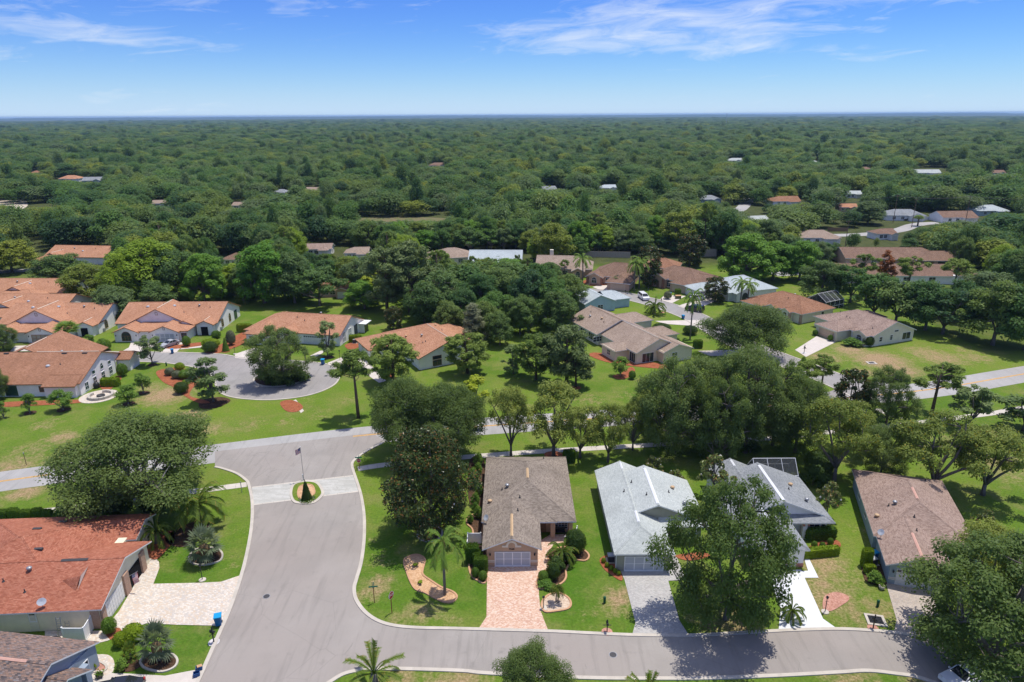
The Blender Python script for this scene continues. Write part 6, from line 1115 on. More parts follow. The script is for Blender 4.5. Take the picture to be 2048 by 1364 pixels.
# ------------------------------------------------------------------ the wood: the nearest trees one by one, the rest as one mass
FRONT = [(-4000, 780), (-140, 690), (-70, 560), (0, 535), (85, 500), (225, 500), (240, 590), (330, 598), (480, 600), (560, 596), (700, 600), (720, 640), (850, 650), (960, 640), (1150, 560), (1165, 512), (1250, 508), (1450, 515), (1560, 545), (1620, 545), (1680, 500), (1780, 497), (1862, 505), (1875, 570), (1990, 585), (2048, 600), (2400, 640)]
KEEP = [(1450, 552, 1562, 600), (1700, 540, 1950, 560), (85, 470, 222, 522), (850, 498, 935, 525), (935, 504, 1048, 528), (1062, 502, 1160, 540), (1175, 516, 1455, 580), (440, 505, 500, 530), (615, 488, 655, 508), (1680, 498, 1860, 528), (1770, 412, 1850, 440), (1885, 415, 1960, 444), (1640, 456, 1800, 472), (1790, 440, 1870, 462), (1470, 390, 1512, 432), (720, 434, 890, 448), (-60, 396, 54, 424), (60, 408, 120, 420), (1830, 336, 1885, 350)] + [(px, py - .62 * 4.4 / mpp(G(px, py)), px + w, py) for px, py, w, *_ in FARH]
def front_y(x):
    for (x0, y0), (x1, y1) in zip(FRONT, FRONT[1:]):
        if x0 <= x <= x1: return y0 + (y1 - y0) * (x - x0) / (x1 - x0)
    return 600
def scatter():
    rng = np.random.default_rng(99); pts = []; d = 165.0
    while d < 9000:
        s = 8.0 if d < 330 else 12.0 if d < 750 else 12.0 * (d / 750) ** .80; n = int(d * 2.0 / s)
        for k in range(n):
            a = -1.0 + 2.0 * (k + rng.random()) / n; dd = d + (rng.random() - .5) * s * .9; x, y = dd * math.sin(a), dd * math.cos(a); px, py = PX(x, y, 0)
            if py > front_y(px): continue
            tall = rng.random() < .07
            big = rng.random(); h = rng.uniform(8.5, 14.5) * (1.25 if big > .85 else 1); r = (s if d < 330 else s * .86) * rng.uniform(.46, .78) * (1.3 if big > .8 else 1); h, r = (h * 1.45, r * .6) if tall else (h, r); hp = h / mpp(Vector((x, y, 0))) * .95; rp = r / mpp(Vector((x, y, 0))); bad = False
            if d < 900:
                for x0, y0, x1, y1 in KEEP:
                    if px + rp * .8 > x0 and px - rp * .8 < x1:
                        if max(y0, y1 - 16) < py < y1 + 3: bad = True; break
                        if py >= y1 and py - hp < y1 - .4 * (y1 - y0):
                            nh = (py - y1 + .4 * (y1 - y0)) * h / max(hp, 1e-3)
                            if nh < 4: bad = True; break
                            h = nh; r *= max(.5, h / 11); hp = h / mpp(Vector((x, y, 0)))
                if not bad and d < 330 and any((x - hx) ** 2 + (y - hy) ** 2 < (hr * .75 + r * .5) ** 2 for hx, hy, hr in HAND): bad = True
            if not bad: pts.append((x, y, r, h, rng.random()))
        d += s * .92
    return pts
PTS = scatter(); PTS.sort(key=lambda q: (not -20 < PX(q[0], q[1], 0)[0] < 2068, q[0] ** 2 + q[1] ** 2)); NEARN = 190   # trees in view first
src = []
SECT = [(60, 'at the far left beyond the parking lane'), (230, 'behind the lone orange villa'), (340, 'behind the huge rounded tree'), (480, 'behind the double gable villa'), (600, 'behind the tall leafy tree'), (720, 'beyond the long orange villa'), (850, 'behind the dark pines'), (940, 'around the tan hip roofed house'), (1060, 'behind the tin roofed house'), (1165, 'behind the chimney house'), (1290, 'behind the brown gable house'), (1440, 'behind the large brown house'), (1560, 'behind the pale blue roof'), (1690, 'by the far curving street'), (1870, 'around the long brown roof'), (1980, 'right of the long brown roof'), (99999, 'at the right edge')]
KINDN = {'mid': 'oaks', 'bright': 'bright green trees', 'midsparse': 'slender oaks', 'pine': 'pines', 'camphor': 'lime green trees', 'far': 'rounded trees'}
ORD = ['leftmost', 'second from left', 'third from left', 'fourth from left', 'fifth from left', 'sixth from left', 'seventh from left', 'eighth from left', 'ninth from left', 'tenth from left', 'eleventh from left', 'twelfth from left', 'thirteenth from left', 'fourteenth from left', 'fifteenth from left', 'sixteenth from left']
def ordinals(objs, what):
    objs = sorted(objs, key=lambda o: PX(o.location.x, o.location.y, 0)[0]); n = len(objs)
    for k, o in enumerate(objs): o['label'] = ('%s of the %s' % (ORD[k] if k < n - 1 or n == 1 else 'rightmost', what)) if n > 1 else 'single one of the ' + what
sets_ = {}
for k, (x, y, r, h, q) in enumerate(PTS[:NEARN]):
    kd = ('mid', 'mid', 'bright', 'midsparse', 'mid', 'pine', 'mid', 'camphor')[int(q * 8)]
    if h > 15.5 and r < 4.2: kd = 'pine'; r *= 1.2
    elif kd == 'pine': r *= .62; h *= 1.15
    if k < 6: kd = 'far'
    o = plant(kd, (x, y, 0), r * 1.15, h, 'tree at the near edge of the wood', 'tree', 'trees at the near edge of the wood', k if kd == 'far' else None, name='wood_tree')
    px = PX(x, y, 0)[0]; sets_.setdefault((kd, next(i for i, s_ in enumerate(SECT) if px < s_[0])), []).append(o)
    if k < 6: src.append([c for c in o.children if c.name.startswith('crown')][0])
for (kd, i), os_ in sets_.items(): ordinals(os_, KINDN[kd] + ' ' + SECT[i][1])
for g_, w_ in (('oaks of the dark grove along the sidewalk', 'dense oaks in the dark grove behind the two grey roofs'), ('thick oak stand at the centre', 'oaks in the thick stand left of the beige house'), ('oak grove behind the corner lawn', 'slender oaks in the grove behind the cream corner house'), ('hedge row by the left sidewalk', 'hedge bushes by the left sidewalk'), ('shrubs on the roundabout island', 'dark shrubs on the roundabout island'), ('shrubs along the tan house wall', 'leafy shrubs along the left wall of the tan house'), ('lime bushes beside the pale roofed garage', 'small lime bushes beside the pale roofed garage')):
    ordinals([o for o in COL.objects if o.get('group') == g_], w_)
def forest(pts, src):
    a = np.array(pts); n = len(a); me = bpy.data.meshes.new('forest'); me.vertices.add(n); co = np.zeros((n, 3)); co[:, :2] = a[:, :2]; me.vertices.foreach_set('co', co.astype('f').ravel())
    vs = TREE['far']; idx = (np.arange(n) * 7 + (a[:, 4] * 97).astype(int)) % 6; sc = np.stack([a[:, 2] * 1.2 / 7, a[:, 2] * 1.2 / 7, a[:, 3] / 11.5], 1)
    for nm, ty, v in (('sc', 'FLOAT_VECTOR', sc), ('rz', 'FLOAT', a[:, 4] * 40 % 6.28), ('ix', 'INT', idx)):
        at = me.attributes.new(nm, ty, 'POINT'); at.data.foreach_set('vector' if ty == 'FLOAT_VECTOR' else 'value', (v.astype('f') if ty != 'INT' else v.astype('i')).ravel())
    o = link('forest', me); tag(o, 'dense green wood stretching to the horizon', 'forest', kind='stuff'); me.materials.append(LEAF['far'])
    ng = bpy.data.node_groups.new('forest_instances', 'GeometryNodeTree'); ng.interface.new_socket('Geometry', in_out='INPUT', socket_type='NodeSocketGeometry'); ng.interface.new_socket('Geometry', in_out='OUTPUT', socket_type='NodeSocketGeometry')
    N, L = ng.nodes.new, ng.links.new; gi, go = N('NodeGroupInput'), N('NodeGroupOutput'); g2i = N('GeometryNodeGeometryToInstance')
    for s in reversed(src):
        oi = N('GeometryNodeObjectInfo'); oi.inputs['Object'].default_value = s; oi.inputs['As Instance'].default_value = True; oi.transform_space = 'ORIGINAL'; L(oi.outputs['Geometry'], g2i.inputs[0])
    mp = N('GeometryNodeMeshToPoints'); ip = N('GeometryNodeInstanceOnPoints'); L(gi.outputs[0], mp.inputs[0]); L(mp.outputs[0], ip.inputs['Points'])
    jn = N('GeometryNodeJoinGeometry')
    for s in src:
        oi = N('GeometryNodeObjectInfo'); oi.inputs['Object'].default_value = s; oi.inputs['As Instance'].default_value = True; oi.transform_space = 'ORIGINAL'; L(oi.outputs['Geometry'], jn.inputs[0])
    L(jn.outputs[0], ip.inputs['Instance']); ip.inputs['Pick Instance'].default_value = True
    def na(nm, ty):
        q = N('GeometryNodeInputNamedAttribute'); q.data_type = ty; q.inputs[0].default_value = nm; return q.outputs[0]
    L(na('sc', 'FLOAT_VECTOR'), ip.inputs['Scale']); L(na('ix', 'INT'), ip.inputs['Instance Index']); cx = N('ShaderNodeCombineXYZ'); L(na('rz', 'FLOAT'), cx.inputs[2]); L(cx.outputs[0], ip.inputs['Rotation']); L(ip.outputs[0], go.inputs[0])
    m = o.modifiers.new('instances', 'NODES'); m.node_group = ng; ng.nodes.remove(g2i)
forest(PTS[NEARN:], src)
print('forest', len(PTS))
def hills():
    b = []; xs = np.linspace(-15000, 15000, 240); rng = np.random.default_rng(5); V = []
    for yy, hh in ((14000, 30), (17500, 40), (21500, 49)):
        ph = rng.uniform(0, 6, 6); z = hh * (.62 + .14 * np.sin(xs / 2600 + ph[0]) + .10 * np.sin(xs / 1100 + ph[1]) + .05 * np.sin(xs / 370 + ph[2]) + .03 * rng.normal(size=len(xs)))
        i0 = len(V)
        for x, h in zip(xs, z): V += [(x, yy, -.5), (x, yy + 250, h), (x, yy + 1500, -.5)]
        for k in range(len(xs) - 1): q = i0 + 3 * k; b += [(q, q + 3, q + 4, q + 1), (q + 1, q + 4, q + 5, q + 2)]
    me = npmesh('hills', np.array(V), np.array(b), plain('far_woodland', (.035, .065, .028), .9, .1, .25, nscale=.02), True); tag(link('hills', me), kind='structure')
hills()
def haze():
    t = NT('haze_air'); v = t.N('ShaderNodeVolumePrincipled'); v.inputs['Color'].default_value = (.46, .70, 1.0, 1); v.inputs['Density'].default_value = 6.0e-5; v.inputs['Anisotropy'].default_value = 0.1; t.L(v.outputs[0], t.out.inputs['Volume'])
    b = MB(); b.box(-16200, 16200, -420, 26800, -1, 62); tag(b.build('haze', t.mat), 'thin bluish summer haze over the wood', 'haze', kind='stuff')
haze()

# ------------------------------------------------------------------ beds and edging
ROCK_S = m_mulch('sand_rock', (.52, .38, .27), (.68, .55, .42), 7)
def bed(pts, mat, edge=None, z=.06, n=4, ew=.22, name='flower_bed'):
    l = spl(P(*pts), n, True); sheet(name, l, mat, z)
    if edge: kerb(l, ew, .14, edge, True, 'bed_edging')
bed(((808, 1122), (822, 1112), (838, 1111), (850, 1120), (846, 1138), (846, 1150), (862, 1162), (884, 1176), (905, 1184), (914, 1194), (906, 1204), (890, 1205), (868, 1196), (850, 1186), (832, 1180), (822, 1166), (814, 1146)), ROCK_T, EDGING)
bed(((1083, 1210), (1090, 1196), (1104, 1188), (1120, 1187), (1136, 1196), (1142, 1208), (1136, 1218), (1112, 1223), (1090, 1224)), ROCK_S, EDGING)
bed(((1075, 1176), (1078, 1150), (1096, 1136), (1098, 1106), (1120, 1096), (1152, 1094), (1172, 1104), (1178, 1114), (1170, 1122), (1150, 1121), (1138, 1130), (1132, 1142), (1132, 1156), (1122, 1168), (1100, 1175)), MULCH_B, EDGING)
bed(((966, 1040), (948, 1030), (936, 1036), (934, 1048), (944, 1058), (946, 1070), (942, 1086), (950, 1090), (962, 1070)), MULCH_B, EDGING); bed(((940, 920), (968, 918), (966, 1010), (944, 1012), (936, 985)), MULCH_B)
bed(((938, 1100), (972, 1098), (972, 1162), (956, 1162), (942, 1150), (938, 1130)), MULCH_B, EDGING); bed(((835, 1072), (842, 1054), (860, 1050), (880, 1056), (884, 1070), (870, 1082), (848, 1082)), MULCH_B, KERB)
bed(((1200, 1118), (1228, 1110), (1244, 1150), (1242, 1162), (1222, 1150), (1206, 1136)), MULCH_R); bed(((1608, 1100), (1650, 1080), (1676, 1082), (1680, 1096), (1650, 1108), (1612, 1112)), MULCH_R); bed(((1350, 1112), (1400, 1105), (1420, 1112), (1380, 1122)), MULCH_R)
bed(((1645, 1210), (1650, 1192), (1670, 1185), (1692, 1190), (1698, 1200), (1682, 1212), (1664, 1222), (1650, 1222)), ROCK_P); bed(((1725, 1128), (1765, 1130), (1775, 1162), (1765, 1172), (1735, 1166), (1726, 1150)), MULCH_B)
bed(((285, 1100), (310, 1070), (345, 1062), (348, 1080), (330, 1104), (312, 1120), (296, 1114)), MULCH_R); bed(((378, 1118), (390, 1100), (425, 1096), (444, 1106), (440, 1122), (412, 1130), (388, 1128)), MULCH_B, KERB); bed(((282, 1320), (300, 1308), (335, 1306), (354, 1318), (350, 1334), (326, 1344), (298, 1340), (284, 1332)), MULCH_B, KERB); bed(((238, 1322), (270, 1318), (284, 1330), (260, 1344), (236, 1340)), MULCH_B)
bed(((174, 1330), (196, 1324), (212, 1332), (210, 1342), (186, 1344)), ROCK_P, KERB); bed(((210, 1262), (236, 1256), (242, 1264), (222, 1280)), MULCH_R); bed(((335, 1070), (400, 1040), (420, 1060), (380, 1092), (340, 1090)), MULCH_B)
bed(((312, 745), (330, 738), (360, 736), (392, 746), (404, 760), (386, 776), (380, 792), (408, 800), (420, 806), (396, 806), (366, 790), (350, 776), (326, 764)), MULCH_R)
for x, y, w, m in ((427, 806, 5.0, MULCH_B), (60, 826, 1.3, MULCH_B), (127, 820, 1.6, MULCH_B), (287, 786, 1.3, MULCH_B), (257, 808, 1.5, MULCH_B), (656, 715, 1.8, MULCH_B), (305, 730, 1.2, MULCH_B), (452, 703, 1.0, MULCH_R), (374, 694, 1.2, MULCH_R), (1107, 911, 2.2, MULCH_R), (1152, 776, 1.3, MULCH_R), (1240, 754, 2.2, MULCH_R), (213, 702, 1.2, MULCH_B), (1490, 716, 1.8, MULCH_B)):
    p = G(x, y); w = w * .5 + .4; sheet('tree_ring', [p + Vector((math.cos(t) * w * (1 + .1 * math.sin(3 * t)), math.sin(t) * w, 0)) for t in [2 * math.pi * k / 18 for k in range(18)]], m, .05)
bed(((560, 806), (578, 800), (598, 806), (606, 816), (592, 824), (572, 822)), MULCH_R); bed(((200, 770), (236, 752), (242, 760), (215, 782)), MULCH_R); bed(((0, 806), (60, 802), (150, 800), (172, 796), (160, 806), (60, 812), (0, 814)), MULCH_R); bed(((1180, 712), (1200, 706), (1320, 728), (1330, 738), (1230, 728)), MULCH_R); bed(((1250, 758), (1270, 744), (1262, 734), (1240, 750)), MULCH_R); bed(((470, 672), (500, 660), (520, 664), (500, 682), (440, 706), (410, 706), (440, 690)), MULCH_R); bed(((330, 694), (410, 684), (412, 690), (350, 698)), MULCH_R); bed(((1180, 572), (1170, 560), (1230, 560), (1250, 566)), MULCH_R); bed(((690, 690), (716, 684), (722, 692), (700, 700)), MULCH_R); bed(((768, 740), (790, 764), (800, 768), (780, 742)), MULCH_R)
# round patio with a fire pit beside the worn orange villa
pp = G(198, 793); tag(MB().lathe([(3.5, 0), (3.5, .07)], 28, (pp.x, pp.y, 0)).build('round_patio', PAV_CREAM), kind='structure')
o = thing('fire_pit', 'round stone fire pit seat wall on the round patio', 'fire pit', (pp.x + .4, pp.y, .07)); b = MB()
for k in range(16):
    if k in (5, 6): continue
    t0, t1 = 2 * math.pi * k / 16, 2 * math.pi * (k + .95) / 16; b = MB(); e = lambda r, t, z: (r * math.cos(t), r * math.sin(t), z)
    b.face([e(1.9, t0, .5), e(2.4, t0, .5), e(2.4, t1, .5), e(1.9, t1, .5)]); b.face([e(2.4, t0, 0), e(2.4, t1, 0), e(2.4, t1, .5), e(2.4, t0, .5)]); b.face([e(1.9, t1, 0), e(1.9, t0, 0), e(1.9, t0, .5), e(1.9, t1, .5)]); b.build('block', KERB, o)
MB().lathe([(.75, 0), (.75, .32), (.6, .34), (.58, .1)], 14).build('fire_bowl', DARKGREY, o, True)
p = G(194, 776); o = thing('covered_grill', 'black covered grill against the worn villa wall', 'grill', (p.x, p.y, 0)); MB().lathe([(.55, 0), (.62, .5), (.6, .9), (.35, 1.25), (.05, 1.35)], 10).build('cover', BLACK, o, True); MB().box(-.5, .5, -.05, .05, .02, .12).build('foot', GREYM, o)

# ------------------------------------------------------------------ entry island with flag
ISL = spl(P((580, 982), (587, 967), (611.6, 961), (635, 964.5), (646.8, 980), (646.8, 992), (630, 1006.5), (610, 1009), (589, 1006.5), (581, 996)), 4, True)
c0 = sum(ISL, Vector()) / len(ISL); b = MB(); b.prism([(p.x, p.y) for p in ISL], 0, .13); tag(b.build('island_kerb', KERB), kind='structure')
tag(MB().prism([tuple((c0 + (p - c0) * .84).xy) for p in ISL], .1, .155).build('island_lawn', GRASS), kind='structure'); tag(MB().prism([((c0 + (p - c0) * .5).x - .0, (c0 + (p - c0) * .62).y) for p in ISL], .1, .175).build('island_bed', ROCK_T), kind='structure')
kerb([Vector(((c0 + (p - c0) * .5).x, (c0 + (p - c0) * .62).y, 0)) for p in ISL], .16, .22, EDGING, True, 'bed_edging')
STRIPE_R = plain('flag_red', (.45, .03, .04), .7, .2, .05); STRIPE_W = plain('flag_white', (.75, .75, .75), .7, .2, .03); CANTON = plain('flag_blue', (.02, .03, .14), .7, .2, .05)
def flag(parent, org, du, dv, w, h, wave=.12):
    """thirteen stripes and a starred canton; du, dv = unit directions along fly and hoist"""
    du, dv = Vector(du), Vector(dv); nn = du.cross(dv)
    for m, nm, rows in ((STRIPE_R, 'red_stripes', range(0, 13, 2)), (STRIPE_W, 'white_stripes', range(1, 13, 2))):
        b = MB()
        for r in rows:
            for k in range(8):
                q = lambda i, j: Vector(org) + du * (w * i / 8) + dv * (h * j / 13) + nn * (wave * math.sin(i * .9 + j * .12) * i / 8)
                b.face([q(k, r), q(k + 1, r), q(k + 1, r + 1), q(k, r + 1)])
        b.build(nm, m, parent)
    b = MB(); q = lambda i, j, e=.012: Vector(org) + du * (w * i / 8) + dv * (h * j / 13) + nn * (wave * math.sin(i * .9 + j * .12) * i / 8 + e)
    for e in (.012, -.012):
        for k in range(3):
            for r in range(6, 13): b.face([q(k, r, e), q(k + 1, r, e), q(k + 1, r + 1, e), q(k, r + 1, e)])
    cn = b.build('canton', CANTON, parent); s = MB()
    for e in (.016, -.016):
        for i in range(5):
            for j in range(4): c = q(.35 + i * .56, 6.9 + j * 1.6, e); s.face([c + du * .03 * w, c + dv * .04 * h, c - du * .03 * w, c - dv * .04 * h])
    s.build('stars', STRIPE_W, cn)
fp = G(608, 962); o = thing('flagpole', 'thin flagpole with small striped flag on the entry island', 'flagpole', (fp.x, fp.y, .15)); H_ = top_h(fp, 896); b = MB(); b.tube([(0, 0, 0), (0, 0, H_)], [.05, .03], 8); b.build('pole', GREYM, o); b = MB(); b.lathe([(.02, 0), (.09, .06), (.02, .14)], 8, (0, 0, H_)); b.build('finial', WHITE, o, True); flag(o, (-.03, 0, H_ - .95), (-.82, -.1, -.45), (0, 0, 1), .95, .85); b = MB(); b.box(-.18, -.02, -.1, .1, .5, 1.0); b.tube([(-.1, 0, -.1), (-.1, 0, .5)], .04, 6); b.build('meter_box', WHITE, o)
rng = np.random.default_rng(77); cp_ = G(614, 1001); d = unit(70, rng); a_ = rng.uniform(0, 6.28, 70); c = np.stack([np.cos(a_) * rng.uniform(.85, 1.15, 70), np.sin(a_) * rng.uniform(.85, 1.15, 70), rng.uniform(.2, .34, 70)], 1)
V, F = leafquads(np.repeat(c, 3, 0), unit(210, rng), .07, .06, rng); o = thing('flower_ring', 'ring of pale bedding flowers round the cone topiary', 'flowers', (cp_.x, cp_.y, 0)); link('blossoms', npmesh('blossoms', V, F, PETAL), o); V, F = leafquads(np.repeat(c, 4, 0) + rng.normal(size=(280, 3)) * .1, unit(280, rng), .09, .06, rng); link('foliage', npmesh('foliage', V, F, LEAF['shrub'], attr={'rnd': rng.random(len(V))}), o)

# ------------------------------------------------------------------ signs
SIGN_R = plain('sign_red', (.38, .02, .025), .5, .4, .05); SIGN_G = plain('sign_green', (.01, .20, .12), .5, .4, .05); POST_R = plain('post_redbrown', (.24, .075, .04), .7, .3, .1)
def text_mesh(name, body, size, mat, parent, place):
    cu = bpy.data.curves.new(name, 'FONT'); cu.body = body; cu.size = size; cu.align_x = 'CENTER'; cu.align_y = 'CENTER'; cu.extrude = .004; to = bpy.data.objects.new(name, cu); COL.objects.link(to); bpy.context.view_layer.update(); me = bpy.data.meshes.new_from_object(to); bpy.data.objects.remove(to); me.materials.clear(); me.materials.append(mat)
    for v in me.vertices: v.co = place(v.co)
    return link(name, me, parent)
def stop_sign(px, py, top, rz, label, blades):
    p = G(px, py); H = top_h(p, top); o = thing('stop_sign', label, 'sign', (p.x, p.y, 0), rz); s = H * .16
    MB().tube([(0, 0, -.1), (0, 0, H * (.86 if blades else .98))], .05, 8).build('post', POST_R, o); zc = H * (.70 if blades else .82); oc = lambda r, y: [(r * math.cos(R(22.5 + 45 * k)), y, zc + r * math.sin(R(22.5 + 45 * k))) for k in range(8)]
    b = MB(); b.face(oc(s, -.07)); b.face(oc(s, -.05)[::-1]); pl = b.build('plate_rim', STRIPE_W, o); b = MB(); b.face(oc(s * .91, -.075)); b.build('plate', SIGN_R, pl); text_mesh('lettering', 'STOP', s * .78, STRIPE_W, pl, lambda v: Vector((v.x, -.080 - v.z, zc + v.y)))
    if blades:
        for a, dz in ((0, 0), (90, .12)):
            b = MB(); z = H * .88 + dz; b.box(-.55, .55, -.012, .012, z, z + .2); k = b.build('street_name_blade', SIGN_G, o); k.rotation_euler = (0, 0, R(a))
        MB().tube([(0, 0, H * .86), (0, 0, H)], .045, 8).build('post_top', POST_R, o)
stop_sign(719, 938.5, 913, R(4), 'red stop sign with green street name blades at the main road', True); stop_sign(784, 1226, 1182, R(62), 'stop sign turned edge on, on the corner lawn', False)
p = G(749, 1205); H = top_h(p, 1163); o = thing('street_name_post', 'thin post with green street name blades on the corner lawn', 'sign', (p.x, p.y, 0), R(8)); MB().tube([(0, 0, -.1), (0, 0, H * .74)], .045, 8).build('post', POST_R, o)
for x in (-.09, .09): MB().box(x - .035, x + .035, -.04, .04, H * .70, H).build('post_fork', TANV, o)
MB().box(-.5, .5, -.05, -.03, H * .74, H * .74 + .17).build('street_name_blade', SIGN_G, o); b = MB(); b.box(-.012, .012, -.5, .5, H * .80, H * .80 + .16); b.build('street_name_blade', SIGN_G, o)
for px, py, top, lb in ((53, 930, 905, 'thin marker post on the verge at the far left'), (484, 985, 964, 'short white utility post by the entry kerb'), (1160, 905, 893, 'short marker post beside the sidewalk')):
    p = G(px, py); H = top_h(p, top); o = thing('marker_post', lb, 'post', (p.x, p.y, 0)); MB().tube([(0, 0, -.1), (0, 0, H)], .05, 6).build('post', WOODM if 'thin' in lb else GREYM, o); MB().box(-.06, .06, -.06, .06, H - .18, H + .02).build('cap', GREYM, o)

# ------------------------------------------------------------------ lamp posts, mailboxes, bins
def lamp_post(px, py, top, label, base=True):
    p = G(px, py); H = top_h(p, top); o = thing('lamp_post', label, 'lamp post', (p.x, p.y, 0), 0, 'garden lamp posts'); MB().tube([(0, 0, -.05), (0, 0, H * .82)], [.05, .04], 8).build('post', BLACK, o); b = MB(); b.tube([(-.22, 0, H * .68), (.22, 0, H * .68)], .022, 5); b.build('cross_bar', BLACK, o)
    b = MB(); b.lathe([(.05, H * .82), (.13, H * .86), (.15, H * .96), (.05, H), (.01, H + .04)], 8); b.build('lantern', BLACK, o, True)
    if base: b = MB(); b.lathe([(.42, 0), (.42, .08), (.1, .12)], 12); b.build('base_ring', KERB, o)
for a in ((405, 1160, 1128, 'lamp post on the lawn above the cream driveway'), (1087, 1217, 1192, 'lamp post at the teardrop rock bed'), (1650, 1224, 1192, 'lamp post beside the pink rock patch'), (470, 708, 694, 'lamp post on the lawn of the double gable villa'), (680, 720, 700, 'lamp post left of the lone pine crown'), (1296, 595, 574, 'lamp post before the large brown house'), (1250, 596, 580, 'lamp post beside the light blue roof'), (1177, 570, 555, 'lamp post on the brown gable house lawn')): lamp_post(*a)
def mailbox(px, py, top, label, rz=0.0, pad=True):
    p = G(px, py); H = top_h(p, top); o = thing('mailbox', label, 'mailbox', (p.x, p.y, 0), rz, 'kerbside mailboxes'); MB().box(-.05, .05, -.05, .05, -.05, H * .95).build('post', BLACK, o); b = MB(); n = 8; z0 = H * .66; w, l, hh = .12, .28, .14
    sec = [(-w, z0), (w, z0), (w, z0 + hh)] + [(w * math.cos(math.pi * k / n), z0 + hh + w * math.sin(math.pi * k / n)) for k in range(1, n)] + [(-w, z0 + hh)]
    b.face([(x, -l, z) for x, z in sec]); b.face([(x, l, z) for x, z in reversed(sec)])
    for k in range(len(sec)): a, c = sec[k], sec[(k + 1) % len(sec)]; b.face([(a[0], -l, a[1]), (c[0], -l, c[1]), (c[0], l, c[1]), (a[0], l, a[1])][::-1])
    b.build('box', BLACK, o); b = MB(); b.tube([(-.45, 0, H * .58), (.45, 0, H * .58)], .04, 5); b.tube([(0, -.35, H * .58), (0, .35, H * .58)], .03, 5); b.build('cross_arm', BLACK, o); MB().lathe([(.03, 0), (.09, .06), (.02, .16)], 8, (0, 0, H * .95)).build('finial', BLACK, o, True)
    if pad: MB().lathe([(.6, 0), (.6, .06)], 12).build('pad', ROCK_W if 'cream' in label else ROCK_P, o)
for a in ((428, 1285, 1254, 'black mailbox on a white pebble pad by the cream driveway', 1.2), (1214, 1264, 1240, 'black mailbox left of the grey paver driveway'), (1746, 1257, 1230, 'black mailbox left of the angled driveway'), (1325, 625, 606, 'mailbox at the kerb of the side street'), (1322, 608, 594, 'mailbox before the brown house drive'), (1608, 706, 690, 'mailbox at the cream corner house'), ): mailbox(*a)
BINB = plain('bin_blue', (.01, .12, .32), .45, .4, .05); BINL = plain('bin_lid_blue', (.01, .28, .55), .4, .4, .05); BINC = plain('crate_blue', (.01, .07, .22), .5, .4, .05); CARD = plain('cardboard', (.50, .30, .16), .8, .2, .1)
def bin_(px, py, label, rz=0.0, s=1.0):
    p = G(px, py); o = thing('wheelie_bin', label, 'bin', (p.x, p.y, .05), rz, None, s); b = MB(); t = lambda w, d, z: [(-w, -d, z), (w, -d, z), (w, d, z), (-w, d, z)]; A, B_ = t(.24, .26, .05), t(.31, .36, 1.0)
    b.face(A[::-1])
    for k in range(4): b.face([A[k], A[(k + 1) % 4], B_[(k + 1) % 4], B_[k]])
    b.build('body', BINB, o); MB().box(-.34, .34, -.40, .38, 1.0, 1.1).build('lid', BINL, o); b = MB(); b.tube([(-.3, .43, .98), (.3, .43, .98)], .03, 6); b.build('handle', BINB, o)
    for x in (-.27, .27): b = MB(); b.tube([(x - .04, .27, .12), (x + .04, .27, .12)], .13, 10); b.build('wheel', BLACK, o)
bin_(438, 1250, 'blue wheelie bin at the end of the cream driveway', .3, 1.15); bin_(646, 729, 'blue bin on the cul-de-sac kerb', 0, 1.15); bin_(1366, 638, 'blue bin on the side street', .4); bin_(1340, 592, 'blue bin by the large brown house garage', 0); bin_(345, 707, 'dark blue bin at the kerb before the screened garage', .5); bin_(1748, 1118, 'bin beside the blue grey house', .3)
for (px, py, z, lb, c) in ((394, 1352, .05, 'lower blue recycling crate at the bottom kerb', False), (399, 1340, .05, 'blue recycling crate holding cardboard at the bottom kerb', True)):
    p = G(px, py); o = thing('recycling_crate', lb, 'crate', (p.x, p.y, z), .4); b = MB(); b.box(-.3, .3, -.22, .22, 0, .04); b.box(-.3, -.27, -.22, .22, .03, .42); b.box(.27, .3, -.22, .22, .03, .42); b.box(-.27, .27, -.22, -.19, .03, .42); b.box(-.27, .27, .19, .22, .03, .42); b.build('box', BINC, o); MB().box(-.33, .33, -.25, -.2, .38, .44).build('rim', BINC, o)
    if c: k = MB().box(-.24, .24, -.17, .17, .3, .52).build('cardboard', CARD, o); k.rotation_euler = (.1, .12, .2)
def cover(px, py, r, label, name='manhole_cover'):
    p = G(px, py); o = thing(name, label, 'manhole', (p.x, p.y, .03)); MB().lathe([(r, 0), (r, .012)], 20).build('rim', GREYM, o); MB().lathe([(r * .86, .0), (r * .86, .02)], 20).build('lid', DARKGREY, o)
cover(533, 1193, .42, 'round manhole cover in the entry road'); cover(1226, 1310, .42, 'round manhole cover in the street before the pale roofed house'); cover(652, 752, .42, 'manhole cover on the cul-de-sac'); cover(262, 708, .42, 'manhole cover on the villa street')
p = G(1751, 1241); o = thing('storm_grate', 'black storm drain grate in a concrete frame by the angled driveway', 'drain', (p.x, p.y, .02), R(-12)); b = MB(); b.box(-1.0, 1.0, -.9, -.62, 0, .1); b.box(-1.0, 1.0, .62, .9, 0, .1); b.box(-1.0, -.72, -.62, .62, 0, .1); b.box(.72, 1.0, -.62, .62, 0, .1); b.build('frame', KERB, o); MB().box(-.72, .72, -.62, .62, 0, .03).build('well', DARK, o)
for k in range(10): MB().box(-.7 + k * .145, -.63 + k * .145, -.62, .62, .03, .08).build('bar', BLACK, o)
p = G(1743, 726); o = thing('storm_grate', 'pale storm drain on the corner lawn', 'drain', (p.x, p.y, .02)); MB().box(-1.0, 1.0, -.8, .8, 0, .06).build('frame', KERB, o); MB().box(-.6, .6, -.5, .5, .05, .08).build('grate', DARKGREY, o)
GREENP = plain('pedestal_green', (.01, .10, .05), .5, .3, .1)
